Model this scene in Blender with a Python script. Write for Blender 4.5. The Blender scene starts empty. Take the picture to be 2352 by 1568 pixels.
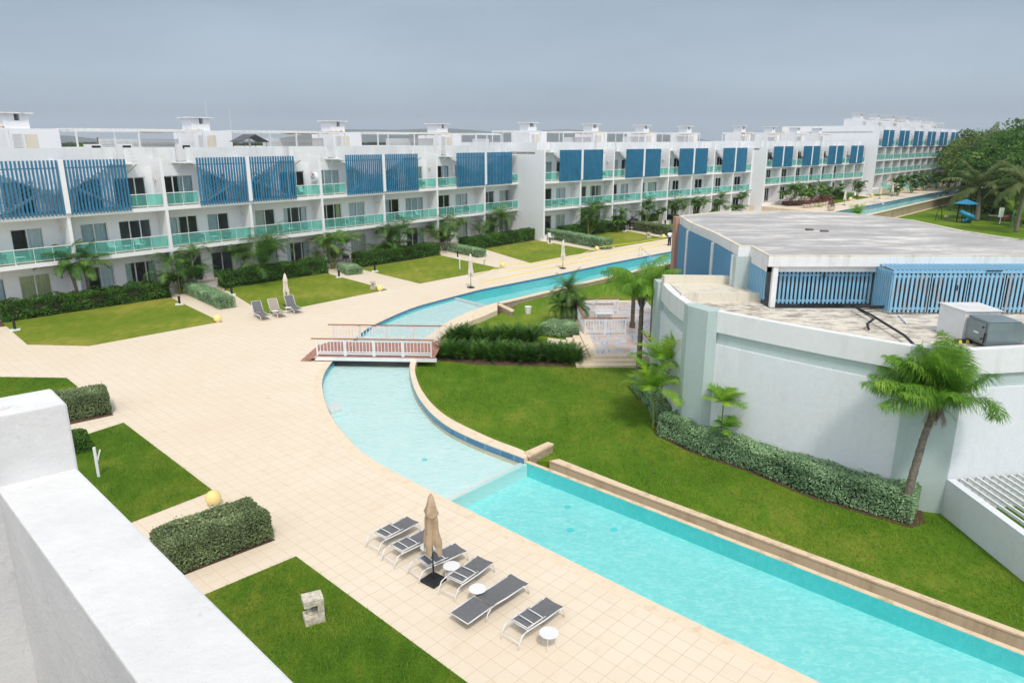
import bpy, math, random
import numpy as np
from mathutils import Matrix, Vector
from mathutils.geometry import tessellate_polygon
rnd = random.Random(7)
EXPO = 0.25
nr = np.random.default_rng(11)
sc = bpy.context.scene
COL = sc.collection
# ------------------------------------------------------------------ camera
F_ = 1650.0; CX = 1176.0; CY = 784.0; PIT = math.atan(460 / F_); H = 11.5
def G(x, y, z=0.0):
    """world point at height z seen at survey coordinate (x, y) of the 2352 x 1568 photograph"""
    u = (x - CX) / F_; v = -(y - CY) / F_
    d = (u, math.cos(PIT) + v * math.sin(PIT), -math.sin(PIT) + v * math.cos(PIT))
    t = (z - H) / d[2]
    return Vector((d[0] * t, d[1] * t, z))
def pr(X, Y, Z):
    Z = Z - H; zc = Y * math.cos(PIT) - Z * math.sin(PIT); yc = Y * math.sin(PIT) + Z * math.cos(PIT)
    return CX + F_ * X / zc, CY - F_ * yc / zc
def hit(a, b, x, z):
    X = 0.0
    for _ in range(60):
        p = pr(X, a + b * X, z)[0]; q = pr(X + .01, a + b * (X + .01), z)[0]; X -= (p - x) / ((q - p) / .01)
    return Vector((X, a + b * X))
cam = bpy.data.cameras.new('camera'); camo = bpy.data.objects.new('camera', cam); COL.objects.link(camo)
cam.sensor_width = 36; cam.sensor_fit = 'HORIZONTAL'; cam.lens = F_ / 2352 * 36; cam.clip_end = 9000; cam.clip_start = .1
camo.location = (0, 0, H); camo.rotation_euler = (math.radians(90) - PIT, 0, 0)
sc.camera = camo
# ------------------------------------------------------------------ tagging
def tag(o, label=None, cat=None, group=None, kind=None):
    if label: o['label'] = label
    if cat: o['category'] = cat
    if group: o['group'] = group
    if kind: o['kind'] = kind
    return o
def empty(name, loc=(0, 0, 0), rz=0.0, s=1.0, label=None, cat=None, group=None):
    o = bpy.data.objects.new(name, None); COL.objects.link(o)
    o.location = loc; o.rotation_euler = (0, 0, rz); o.scale = (s, s, s); o.empty_display_size = .3
    return tag(o, label, cat, group)
def copy_tree(o, parent=None):
    c = o.copy(); COL.objects.link(c); c.parent = parent
    for ch in list(o.children): copy_tree(ch, c)
    return c
ORD = ['first', 'second', 'third', 'fourth', 'fifth', 'sixth', 'seventh', 'eighth', 'ninth', 'tenth', 'eleventh', 'twelfth']
# ------------------------------------------------------------------ mesh builder
class MB:
    def __init__(s): s.v = []; s.f = []; s.m = []; s.mi = 0
    def add(s, vs, fs):
        n = len(s.v); s.v += [tuple(v) for v in vs]
        for f in fs: s.f.append(tuple(i + n for i in f)); s.m.append(s.mi)
        return s
    def box(s, x0, x1, y0, y1, z0, z1):
        return s.add([(x0,y0,z0),(x1,y0,z0),(x1,y1,z0),(x0,y1,z0),(x0,y0,z1),(x1,y0,z1),(x1,y1,z1),(x0,y1,z1)],
              [(0,3,2,1),(4,5,6,7),(0,1,5,4),(1,2,6,5),(2,3,7,6),(3,0,4,7)])
    def prism(s, poly, z0, z1, top=True, bottom=True, sides=True):
        n = len(poly); ar = sum(poly[i][0]*poly[(i+1)%n][1]-poly[(i+1)%n][0]*poly[i][1] for i in range(n))
        if ar < 0: poly = list(poly)[::-1]
        vs = [(p[0],p[1],z0) for p in poly] + [(p[0],p[1],z1) for p in poly]
        tri = tessellate_polygon([[Vector((p[0],p[1],0)) for p in poly]])
        fs = []
        for t in tri:
            a,b,c = t
            ar = (poly[b][0]-poly[a][0])*(poly[c][1]-poly[a][1])-(poly[c][0]-poly[a][0])*(poly[b][1]-poly[a][1])
            if ar < 0: a,b,c = c,b,a
            if top: fs.append((a+n,b+n,c+n))
            if bottom: fs.append((c,b,a))
        if sides:
            for i in range(n): j=(i+1)%n; fs.append((i,j,j+n,i+n))
        return s.add(vs, fs)
    def bar(s, a, b, w, h=None, up=(0,0,1)):
        """rectangular bar from a to b, w across, h in the up direction"""
        h = h or w; a=Vector(a); b=Vector(b); d=(b-a).normalized(); u=Vector(up)
        if abs(d.dot(u))>.98: u=Vector((0,1,0))
        r=d.cross(u).normalized(); u=r.cross(d).normalized(); r*=w/2; u*=h/2
        return s.add([a-r-u,a+r-u,a+r+u,a-r+u,b-r-u,b+r-u,b+r+u,b-r+u],
              [(0,1,2,3),(7,6,5,4),(0,4,5,1),(1,5,6,2),(2,6,7,3),(3,7,4,0)])
    def tube(s, pts, r, n=8, r1=None, cap=True):
        pts=[Vector(p) for p in pts]; k=len(pts); r1 = r if r1 is None else r1; vs=[]; pu=None
        for i,p in enumerate(pts):
            d=(pts[min(i+1,k-1)]-pts[max(i-1,0)]).normalized()
            if pu is None:
                pu=Vector((0,0,1)) if abs(d.z)<.9 else Vector((1,0,0))
            a=d.cross(pu).normalized(); pu=a.cross(d).normalized()
            rr=r+(r1-r)*i/(k-1) if not isinstance(r,(list,tuple)) else r[i]
            for j in range(n):
                t=2*math.pi*j/n; vs.append(p+a*(math.cos(t)*rr)+pu*(math.sin(t)*rr))
        fs=[(i*n+j,i*n+(j+1)%n,(i+1)*n+(j+1)%n,(i+1)*n+j) for i in range(k-1) for j in range(n)]
        if cap: fs += [tuple(range(n))[::-1], tuple((k-1)*n+j for j in range(n))]
        return s.add(vs,fs)
    def lathe(s, prof, n=16, c=(0,0,0)):
        vs=[]
        for r,z in prof:
            for j in range(n): t=2*math.pi*j/n; vs.append((c[0]+r*math.cos(t),c[1]+r*math.sin(t),c[2]+z))
        k=len(prof)
        fs=[(i*n+j,i*n+(j+1)%n,(i+1)*n+(j+1)%n,(i+1)*n+j) for i in range(k-1) for j in range(n)]
        if prof[0][0]>1e-4: fs.append(tuple(range(n))[::-1])
        if prof[-1][0]>1e-4: fs.append(tuple((k-1)*n+j for j in range(n)))
        return s.add(vs,fs)
    def build(s, name, mat, parent=None, loc=None, rz=None, smooth=False, bevel=0, label=None, kind=None, group=None, cat=None):
        me=bpy.data.meshes.new(name); me.from_pydata([tuple(v) for v in s.v],[],s.f)
        mats = mat if isinstance(mat,(list,tuple)) else [mat]
        for m in mats: me.materials.append(m)
        if len(mats)>1: me.polygons.foreach_set('material_index', s.m)
        if smooth: me.polygons.foreach_set('use_smooth',[True]*len(me.polygons))
        me.update()
        o=bpy.data.objects.new(name,me); COL.objects.link(o)
        if parent: o.parent=parent
        if loc is not None: o.location=loc
        if rz is not None: o.rotation_euler=(0,0,rz)
        if bevel:
            b=o.modifiers.new('bevel','BEVEL'); b.width=bevel; b.segments=2; b.limit_method='ANGLE'
        return tag(o,label,cat,group,kind)
def quads(name, V, mat, parent=None, tint=None, loc=None, label=None, cat=None, group=None, kind=None, extra=None):
    """V: (n,4,3) leaf quads; extra: an MB whose faces use material slot 1"""
    V=np.asarray(V,dtype=np.float32); n=len(V); me=bpy.data.meshes.new(name)
    ev=np.array(extra.v,dtype=np.float32).reshape(-1,3) if extra else np.zeros((0,3),np.float32)
    ef=extra.f if extra else []
    me.vertices.add(4*n+len(ev)); me.vertices.foreach_set('co',np.concatenate([V.reshape(-1,3),ev]).ravel())
    li=np.arange(4*n,dtype=np.int32); ls=np.arange(n,dtype=np.int32)*4
    if ef:
        el=np.array([i for f in ef for i in f],dtype=np.int32)+4*n
        es=np.cumsum([0]+[len(f) for f in ef[:-1]]).astype(np.int32)+4*n
        li=np.concatenate([li,el]); ls=np.concatenate([ls,es])
    me.loops.add(len(li)); me.loops.foreach_set('vertex_index',li)
    me.polygons.add(len(ls)); me.polygons.foreach_set('loop_start',ls)
    mats=mat if isinstance(mat,(list,tuple)) else [mat]
    for m in mats: me.materials.append(m)
    if ef: me.polygons.foreach_set('material_index',np.concatenate([np.zeros(n,np.int32),np.ones(len(ef),np.int32)]))
    at=me.attributes.new('tint','FLOAT','FACE')
    t=nr.random(n) if tint is None else np.asarray(tint)
    at.data.foreach_set('value',np.concatenate([t,np.zeros(len(ef))]).astype(np.float32))
    me.update(); me.validate()
    o=bpy.data.objects.new(name,me); COL.objects.link(o)
    if parent: o.parent=parent
    if loc is not None: o.location=loc
    return tag(o,label,cat,group,kind)
# ------------------------------------------------------------------ materials
class NT:
    def __init__(s,name):
        s.m=bpy.data.materials.new(name); s.m.use_nodes=True; s.t=s.m.node_tree; s.t.nodes.clear()
        s.out=s.n('ShaderNodeOutputMaterial')
    def n(s,t,**kw):
        o=s.t.nodes.new(t)
        for k,v in kw.items(): setattr(o,k,v)
        return o
    def l(s,a,b): s.t.links.new(a,b)
    def pos(s,scale=(1,1,1),rot=(0,0,0),obj=False):
        mp=s.n('ShaderNodeMapping'); mp.inputs['Scale'].default_value=scale; mp.inputs['Rotation'].default_value=rot
        if obj: s.l(s.n('ShaderNodeTexCoord').outputs['Object'],mp.inputs['Vector'])
        else: s.l(s.n('ShaderNodeNewGeometry').outputs['Position'],mp.inputs['Vector'])
        return mp.outputs[0]
    def noise(s,vec,scale,detail=4,rough=.55,dist=0):
        o=s.n('ShaderNodeTexNoise'); o.inputs['Scale'].default_value=scale; o.inputs['Detail'].default_value=detail
        o.inputs['Roughness'].default_value=rough; o.inputs['Distortion'].default_value=dist; s.l(vec,o.inputs['Vector']); return o.outputs['Fac']
    def ramp(s,fac,stops):
        r=s.n('ShaderNodeValToRGB'); e=r.color_ramp.elements
        while len(e)<len(stops): e.new(.5)
        for i,(p,c) in enumerate(stops):
            e[i].position=p; e[i].color=(*c,1) if len(c)==3 else c
        s.l(fac,r.inputs[0]); return r.outputs[0]
    def mix(s,fac,a,b,mode='MIX'):
        m=s.n('ShaderNodeMix',data_type='RGBA',blend_type=mode)
        for i,v in ((0,fac),(6,a),(7,b)):
            if hasattr(v,'links') or isinstance(v,bpy.types.NodeSocket): s.l(v,m.inputs[i])
            elif i==0: m.inputs[0].default_value=v
            else: m.inputs[i].default_value=(*v,1)
        return m.outputs[2]
    def math(s,op,a,b=None):
        m=s.n('ShaderNodeMath',operation=op)
        for i,v in ((0,a),(1,b)):
            if v is None: continue
            if isinstance(v,bpy.types.NodeSocket): s.l(v,m.inputs[i])
            else: m.inputs[i].default_value=v
        return m.outputs[0]
    def bsdf(s,col,rough=.6,bump=None,bstr=.2,bdist=.02,metal=0,spec=.5,alpha=None):
        p=s.n('ShaderNodeBsdfPrincipled')
        if isinstance(col,bpy.types.NodeSocket): s.l(col,p.inputs['Base Color'])
        else: p.inputs['Base Color'].default_value=(*col,1)
        if isinstance(rough,bpy.types.NodeSocket): s.l(rough,p.inputs['Roughness'])
        else: p.inputs['Roughness'].default_value=rough
        p.inputs['Metallic'].default_value=metal; p.inputs['Specular IOR Level'].default_value=spec
        if bump is not None:
            b=s.n('ShaderNodeBump'); b.inputs['Strength'].default_value=bstr; b.inputs['Distance'].default_value=bdist
            s.l(bump,b.inputs['Height']); s.l(b.outputs[0],p.inputs['Normal'])
        s.l(p.outputs[0],s.out.inputs[0]); return p
def plain(name,col,rough=.5,var=.12,scale=3,metal=0,spec=.4,bump=0,obj=False):
    t=NT(name); v=t.pos(obj=obj); n=t.noise(v,scale,5)
    d=tuple(c*(1-var) for c in col); l=tuple(min(1,c*(1+var*.6)) for c in col)
    c=t.ramp(n,[(.3,d),(.7,l)])
    t.bsdf(c,rough,bump=t.noise(v,scale*12,3) if bump else None,bstr=bump,metal=metal,spec=spec); return t.m
def plaster(name,col,stain=(.45,.42,.36),amt=.5,streak=.5,bump=.12,thr=.58):
    t=NT(name); v=t.pos(); big=t.noise(v,.35,6,.6); fine=t.noise(v,6,5,.6)
    c=t.ramp(fine,[(.3,tuple(x*.94 for x in col)),(.7,col)])
    sv=t.pos(scale=(1,1,.12)); st=t.noise(sv,1.4,6,.7)
    m=t.math('MULTIPLY',t.ramp(big,[(thr-.1,(0,0,0)),(thr+.15,(1,1,1))]),t.ramp(st,[(.5,(0,0,0)),(.72,(1,1,1))]))
    c=t.mix(t.math('MULTIPLY',m,amt),c,stain)
    t.bsdf(c,.75,bump=t.noise(v,22,4),bstr=bump,bdist=.02,spec=.25); return t.m
M={}
M['white']=plaster('white_plaster',(.86,.87,.90),amt=.18)
M['white_old']=plaster('stained_white_plaster',(.80,.81,.82),stain=(.33,.29,.22),amt=.55,thr=.5)
M['cream_old']=plaster('stained_cream_plaster',(.74,.69,.58),stain=(.20,.16,.10),amt=.8,thr=.47)
M['sage']=plaster('sage_plaster',(.49,.58,.57),stain=(.30,.42,.37),amt=.8,thr=.5)
M['pavwhite']=plaster('rough_white_plaster',(.78,.81,.85),stain=(.52,.50,.47),amt=.5,bump=.45,thr=.52)
M['interior']=plain('interior_wall',(.60,.56,.52),.8)
M['balc_tile']=plain('balcony_tile',(.52,.41,.27),.5)
M['frame']=plain('white_aluminium',(.78,.79,.80),.4,.04)
M['blue']=plain('blue_slat_paint',(.035,.20,.36),.5,.18,1.5)
M['yellowlamp']=plain('yellow_lamp_plastic',(.88,.72,.30),.45,.08,2)
M['black']=plain('black_metal',(.02,.022,.025),.5,.2)
M['whitepaint']=plain('white_paint',(.80,.81,.82),.45,.06)
M['sling']=plain('grey_sling_fabric',(.155,.158,.17),.75,.12,8)
M['slingtan']=plain('tan_sling_fabric',(.38,.32,.27),.75,.1,8)
M['canvas']=plain('tan_canvas',(.50,.37,.25),.85,.22,5)
M['canvaswhite']=plain('cream_canvas',(.74,.66,.56),.85,.12,5)
M['awning']=plain('ochre_awning_fabric',(.66,.40,.16),.85,.2,3)
M['wood']=plain('red_brown_decking',(.44,.215,.165),.55,.3,5)
M['handrail']=plain('varnished_handrail',(.36,.14,.05),.4,.2,6)
M['oldwood']=plain('weathered_timber',(.16,.125,.10),.8,.35,6)
M['trunk']=plain('palm_trunk',(.22,.19,.155),.9,.45,9,bump=.6,obj=True)
M['greenstem']=plain('green_cane',(.22,.26,.08),.7,.35,6)
M['bark']=plain('tree_bark',(.13,.10,.08),.9,.3,6)
M['mulch']=plain('mulch_soil',(.13,.075,.05),.95,.5,14,bump=.6)
M['orange']=plain('terracotta_render',(.52,.30,.22),.8,.15,2)
M['skin']=plain('dark_skin',(.06,.035,.025),.5,.1)
M['jeans']=plain('navy_denim',(.02,.03,.065),.8,.2,12)
M['shirt']=plain('white_cotton',(.80,.80,.82),.8,.05)
M['hair']=plain('black_hair',(.012,.011,.012),.8,.1)
M['wicker']=plain('grey_wicker',(.10,.11,.12),.7,.3,20)
M['chrome']=plain('stainless_tube',(.62,.62,.63),.25,.05,metal=1)
M['galv']=plain('grey_sheet_metal',(.27,.33,.36),.38,.12,2,metal=.55)
M['louvregrey']=plain('condenser_grey',(.20,.19,.20),.6,.2,3)
M['slideblue']=plain('blue_slide_plastic',(.03,.26,.46),.35,.15)
M['pot']=plain('stone_planter',(.60,.52,.42),.8,.2,5)
M['bucket']=plain('white_bucket_plastic',(.82,.82,.80),.4,.04)
M['tape']=plain('yellow_tape',(.80,.68,.06),.4,.1)
M['red']=plain('dark_red_cloth',(.22,.02,.03),.8,.2)
M['signblue']=plain('sign_blue',(.05,.12,.32),.5,.05)
M['lamppost']=plain('teal_post_paint',(.10,.25,.26),.5,.2)
M['dirtywhite']=plain('dirty_white_panel',(.70,.70,.71),.6,.12,2)
def glassmat(name,tint,gl=.12,rough=.02,ior=1.45):
    t=NT(name); tr=t.n('ShaderNodeBsdfTransparent'); tr.inputs[0].default_value=(*tint,1)
    g=t.n('ShaderNodeBsdfGlossy'); g.inputs[0].default_value=(.9,.97,.97,1); g.inputs[1].default_value=rough
    f=t.n('ShaderNodeFresnel'); f.inputs[0].default_value=ior
    m=t.n('ShaderNodeMixShader'); t.l(t.math('MAXIMUM',f.outputs[0],gl),m.inputs[0]); t.l(tr.outputs[0],m.inputs[1]); t.l(g.outputs[0],m.inputs[2])
    t.l(m.outputs[0],t.out.inputs[0]); return t.m
def tealglass():
    t=NT('teal_balustrade_glass'); tr=t.n('ShaderNodeBsdfTransparent'); tr.inputs[0].default_value=(.60,.94,.89,1)
    p=t.n('ShaderNodeBsdfPrincipled'); p.inputs['Base Color'].default_value=(.30,.66,.61,1); p.inputs['Roughness'].default_value=.08
    m=t.n('ShaderNodeMixShader'); m.inputs[0].default_value=.25; t.l(tr.outputs[0],m.inputs[1]); t.l(p.outputs[0],m.inputs[2])
    t.l(m.outputs[0],t.out.inputs[0]); return t.m
M['teal']=tealglass()
M['glass']=glassmat('window_glass',(.90,.94,.95),.02,ior=1.22)
for k,c in dict(cg=(.62,.70,.72),cc=(.80,.78,.66),cy=(.66,.66,.36),cw=(.85,.88,.88),cn=(.60,.72,.62)).items():
    M[k]=plain('curtain_'+dict(cg='grey',cc='cream',cy='lime',cw='white',cn='green')[k],c,.9,.1,4)
def leafmat(name,stops,trans=.3,rough=.5):
    t=NT(name); a=t.n('ShaderNodeAttribute'); a.attribute_name='tint'
    v=t.pos(obj=True); n=t.noise(v,.9,3)
    f=t.math('ADD',t.math('MULTIPLY',a.outputs['Fac'],.7),t.math('MULTIPLY',t.math('SUBTRACT',n,.5),.9))
    f=t.math('ADD',f,.15)
    c=t.ramp(f,stops)
    p=t.n('ShaderNodeBsdfPrincipled'); t.l(c,p.inputs['Base Color']); p.inputs['Roughness'].default_value=rough; p.inputs['Specular IOR Level'].default_value=.35
    tr=t.n('ShaderNodeBsdfTranslucent'); t.l(c,tr.inputs[0]); m=t.n('ShaderNodeMixShader'); m.inputs[0].default_value=trans
    t.l(p.outputs[0],m.inputs[1]); t.l(tr.outputs[0],m.inputs[2]); t.l(m.outputs[0],t.out.inputs[0]); return t.m
M['l_dark']=leafmat('dark_hedge_leaf',[(0,(0.028,0.070,0.016)),(.5,(0.062,0.163,0.028)),(.85,(0.132,0.296,0.039)),(1,(0.342,0.497,0.078))])
M['l_silver']=leafmat('silver_hedge_leaf',[(0,(0.114,0.214,0.114)),(.5,(0.265,0.428,0.228)),(.85,(0.504,0.705,0.402)),(1,(0.856,1.057,0.705))])
M['l_mid']=leafmat('mid_hedge_leaf',[(0,(0.072,0.111,0.052)),(.5,(0.176,0.240,0.111)),(.85,(0.325,0.416,0.195)),(1,(0.546,0.624,0.338))])
M['l_palm']=leafmat('areca_leaf',[(0,(0.036,0.091,0.020)),(.45,(0.083,0.198,0.036)),(.8,(0.215,0.363,0.058)),(1,(0.594,0.544,0.099))])
M['l_queen']=leafmat('queen_palm_leaf',[(0,(0.078,0.186,0.023)),(.45,(0.171,0.373,0.039)),(.8,(0.342,0.559,0.070)),(1,(0.652,0.714,0.124))],.4)
M['l_lime']=leafmat('lime_palm_leaf',[(0,(0.097,0.221,0.021)),(.45,(0.221,0.442,0.041)),(.8,(0.455,0.621,0.069)),(1,(0.828,0.718,0.110))],.4)
M['l_coco']=leafmat('coconut_leaf',[(0,(.05,.085,.025)),(.45,(.12,.17,.05)),(.8,(.22,.27,.09)),(1,(.36,.34,.13))],.35)
M['l_cycad']=leafmat('zamia_leaf',[(0,(0.022,0.068,0.012)),(.45,(0.053,0.150,0.021)),(.8,(0.150,0.315,0.033)),(1,(0.510,0.540,0.075))])
M['l_tree']=leafmat('broadleaf',[(0,(0.038,0.085,0.021)),(.45,(0.094,0.195,0.038)),(.8,(0.203,0.338,0.060)),(1,(0.406,0.507,0.101))])
M['l_tree2']=leafmat('olive_broadleaf',[(0,(0.062,0.088,0.024)),(.45,(0.158,0.220,0.053)),(.8,(0.298,0.333,0.078)),(1,(0.491,0.439,0.123))])
M['l_red']=leafmat('red_shrub_leaf',[(0,(.06,.02,.02)),(.45,(.16,.05,.05)),(.8,(.26,.10,.09)),(1,(.2,.25,.08))])
M['l_far']=leafmat('far_wood_leaf',[(0,(.02,.045,.015)),(.45,(.045,.085,.022)),(.8,(.09,.13,.035)),(1,(.15,.18,.05))])
def lawnmat(name,a,b,c,edge=None):
    t=NT(name); v=t.pos(); big=t.noise(v,.16,5,.6); mid=t.noise(v,1.3,6,.65); fine=t.noise(v,26,5,.75)
    st=t.noise(t.pos(scale=(1,.25,1),rot=(0,0,math.radians(35))),2.2,4,.6)
    c1=t.ramp(t.math('ADD',t.math('MULTIPLY',big,.5),t.math('ADD',t.math('MULTIPLY',mid,.3),t.math('MULTIPLY',st,.2))),[(.40,a),(.50,b),(.60,c)])
    c2=t.mix(.75,c1,t.ramp(fine,[(.25,(.30,.30,.30)),(.5,(.85,.85,.85)),(.78,(1.6,1.55,1.3))]),'MULTIPLY')
    t.bsdf(c2,.85,bump=fine,bstr=.8,bdist=.05,spec=.15); return t.m
M['lawnN']=lawnmat('near_lawn_grass',(.06,.15,.008),(.115,.22,.014),(.24,.28,.035))
M['lawnL']=lawnmat('dry_lawn_grass',(.15,.24,.02),(.215,.285,.028),(.36,.35,.06))
M['lawnR']=lawnmat('garden_lawn_grass',(.085,.20,.010),(.14,.255,.018),(.24,.30,.035))
def deckmat():
    t=NT('cream_stone_paving'); v=t.pos(rot=(0,0,math.radians(43)))
    b=t.n('ShaderNodeTexBrick',offset=0,squash=1); b.inputs['Scale'].default_value=1; b.inputs['Brick Width'].default_value=.45; b.inputs['Row Height'].default_value=.45
    b.inputs['Mortar Size'].default_value=.005; b.inputs['Mortar Smooth'].default_value=.3; b.inputs['Bias'].default_value=0
    b.inputs['Color1'].default_value=(.80,.695,.555,1); b.inputs['Color2'].default_value=(.82,.72,.585,1); b.inputs['Mortar'].default_value=(.48,.34,.20,1)
    t.l(v,b.inputs['Vector'])
    big=t.noise(t.pos(),.13,6,.6); m=t.ramp(big,[(.4,(0,0,0)),(.68,(1,1,1))])
    c=t.mix(t.math('MULTIPLY',m,.45),b.outputs['Color'],(.74,.59,.43))
    mot=t.noise(t.pos(),1.7,7,.7); c=t.mix(t.ramp(mot,[(.55,(0,0,0)),(.78,(.45,.45,.45))]),c,(.62,.45,.28))
    sc_=t.noise(t.pos(scale=(1,1,1)),5,6,.75); c=t.mix(t.ramp(sc_,[(.66,(0,0,0)),(.80,(.35,.35,.35))]),c,(.45,.38,.33))
    t.bsdf(c,.6,bump=b.outputs['Fac'],bstr=-.25,bdist=.01,spec=.35); return t.m
M['deck']=deckmat()
def stonecop(name,col,dirt):
    t=NT(name); v=t.pos(); n=t.noise(v,2.5,7,.7); n2=t.noise(v,9,6,.7)
    c=t.mix(t.ramp(n,[(.5,(0,0,0)),(.72,(.7,.7,.7))]),col,dirt); c=t.mix(t.ramp(n2,[(.60,(0,0,0)),(.75,(.5,.5,.5))]),c,tuple(x*.6 for x in dirt))
    t.bsdf(c,.7,bump=n2,bstr=.2,spec=.3); return t.m
M['coping']=stonecop('cream_coping_stone',(.80,.68,.52),(.66,.46,.30))
M['copingL']=stonecop('weathered_coping_stone',(.76,.60,.42),(.30,.21,.13))
M['trough']=plaster('stained_trough_render',(.62,.53,.39),stain=(.36,.29,.19),amt=.9,thr=.42)
def stackstone():
    t=NT('stacked_ledge_stone'); v=t.pos(obj=False); 
    sx=t.n('ShaderNodeSeparateXYZ'); t.l(v,sx.inputs[0]); cb=t.n('ShaderNodeCombineXYZ')
    t.l(t.math('ADD',sx.outputs[0],sx.outputs[1]),cb.inputs[0]); t.l(sx.outputs[2],cb.inputs[1])
    b=t.n('ShaderNodeTexBrick',offset=.37,squash=1.3,squash_frequency=3); b.inputs['Scale'].default_value=1; b.inputs['Brick Width'].default_value=.30; b.inputs['Row Height'].default_value=.055
    b.inputs['Mortar Size'].default_value=.008; b.inputs['Bias'].default_value=-.1
    b.inputs['Color1'].default_value=(.50,.39,.27,1); b.inputs['Color2'].default_value=(.68,.58,.45,1); b.inputs['Mortar'].default_value=(.10,.07,.05,1)
    t.l(cb.outputs[0],b.inputs['Vector']); n=t.noise(v,5,5,.7)
    c=t.mix(t.ramp(n,[(.45,(0,0,0)),(.75,(.6,.6,.6))]),b.outputs['Color'],(.30,.20,.12))
    t.bsdf(c,.85,bump=b.outputs['Fac'],bstr=-.7,bdist=.03); return t.m
M['stack']=stackstone()
M['retain']=plaster('stained_retaining_render',(.46,.38,.26),stain=(.16,.12,.07),amt=.9,thr=.42)
def tilemat(name,c1,c2,mo,w):
    t=NT(name); v=t.pos(); sx=t.n('ShaderNodeSeparateXYZ'); t.l(v,sx.inputs[0]); cb=t.n('ShaderNodeCombineXYZ')
    t.l(t.math('ADD',sx.outputs[0],sx.outputs[1]),cb.inputs[0]); t.l(sx.outputs[2],cb.inputs[1])
    b=t.n('ShaderNodeTexBrick',offset=0); b.inputs['Scale'].default_value=1; b.inputs['Brick Width'].default_value=w; b.inputs['Row Height'].default_value=w
    b.inputs['Mortar Size'].default_value=.004; b.inputs['Color1'].default_value=(*c1,1); b.inputs['Color2'].default_value=(*c2,1); b.inputs['Mortar'].default_value=(*mo,1)
    t.l(cb.outputs[0],b.inputs['Vector']); t.bsdf(b.outputs['Color'],.25); return t.m
M['bluetile']=tilemat('blue_glass_mosaic',(.04,.15,.31),(.08,.24,.42),(.15,.29,.40),.06)
def poolfloor(name,col,mo):
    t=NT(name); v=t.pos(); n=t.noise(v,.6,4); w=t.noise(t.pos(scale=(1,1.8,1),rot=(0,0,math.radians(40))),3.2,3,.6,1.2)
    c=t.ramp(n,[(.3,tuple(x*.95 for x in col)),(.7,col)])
    c=t.mix(t.ramp(w,[(.42,(0,0,0)),(.70,(.75,.75,.75))]),c,mo); t.bsdf(c,.5); return t.m  # paler bands paint the water's ripple light into the basin colour
M['poolshallow']=poolfloor('pale_pool_plaster',(.66,.95,.95),(.86,.99,.99))
M['poolwall']=poolfloor('shade_teal_pool_wall',(.13,.74,.77),(.2,.82,.84))  # teal deeper than the floor: the wall's underwater shade put into its colour
M['pooldeep']=poolfloor('aqua_pool_plaster',(.36,.80,.81),(.62,.93,.93))
M['poolstep']=poolfloor('white_pool_step',(.84,.90,.90),(.9,.93,.93))
def watermat(name,tint):
    t=NT(name); v=t.pos(scale=(1,1.7,1),rot=(0,0,math.radians(-38)))
    n=t.noise(v,2.6,5,.6,.6); tr=t.n('ShaderNodeBsdfTransparent'); tr.inputs[0].default_value=(*tint,1)
    g=t.n('ShaderNodeBsdfGlossy'); g.inputs[0].default_value=(1,1,1,1); g.inputs[1].default_value=.05
    bp=t.n('ShaderNodeBump'); bp.inputs['Strength'].default_value=.75; bp.inputs['Distance'].default_value=.06; t.l(n,bp.inputs['Height']); t.l(bp.outputs[0],g.inputs['Normal'])
    f=t.n('ShaderNodeFresnel'); f.inputs[0].default_value=1.22; t.l(bp.outputs[0],f.inputs['Normal'])
    m=t.n('ShaderNodeMixShader'); t.l(f.outputs[0],m.inputs[0]); t.l(tr.outputs[0],m.inputs[1]); t.l(g.outputs[0],m.inputs[2]); t.l(m.outputs[0],t.out.inputs[0]); return t.m
M['water_s']=watermat('shallow_water',(.97,1.0,1.0)); M['water_d']=watermat('deep_water',(.80,1.0,.995))
def azulejo():
    t=NT('patchwork_floor_tiles'); v=t.pos(rot=(0,0,math.radians(3)))
    s=t.n('ShaderNodeVectorMath',operation='SCALE'); s.inputs['Scale'].default_value=2.6; t.l(v,s.inputs[0])
    fl=t.n('ShaderNodeVectorMath',operation='FLOOR'); t.l(s.outputs[0],fl.inputs[0])
    wn=t.n('ShaderNodeTexWhiteNoise',noise_dimensions='2D'); t.l(fl.outputs[0],wn.inputs['Vector'])
    fr=t.n('ShaderNodeVectorMath',operation='FRACTION'); t.l(s.outputs[0],fr.inputs[0])
    sub=t.n('ShaderNodeVectorMath',operation='SUBTRACT'); sub.inputs[1].default_value=(.5,.5,0); t.l(fr.outputs[0],sub.inputs[0])
    sx=t.n('ShaderNodeSeparateXYZ'); t.l(sub.outputs[0],sx.inputs[0])
    ax=t.math('ABSOLUTE',sx.outputs[0]); ay=t.math('ABSOLUTE',sx.outputs[1])
    k=t.math('ADD',t.math('MULTIPLY',wn.outputs['Value'],9),5)
    pat=t.math('SINE',t.math('MULTIPLY',t.math('ADD',t.math('MULTIPLY',ax,ax),t.math('MULTIPLY',ay,t.math('ADD',wn.outputs['Value'],.3))),t.math('MULTIPLY',k,4)))
    base=t.ramp(wn.outputs['Value'],[(0,(.10,.22,.40)),(.25,(.55,.50,.45)),(.45,(.48,.20,.12)),(.6,(.25,.38,.55)),(.8,(.60,.44,.26)),(1,(.52,.26,.17))])
    c=t.mix(t.ramp(pat,[(.35,(0,0,0)),(.6,(1,1,1))]),base,(.74,.73,.72)); t.bsdf(c,.35); return t.m
M['azulejo']=azulejo()
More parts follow.
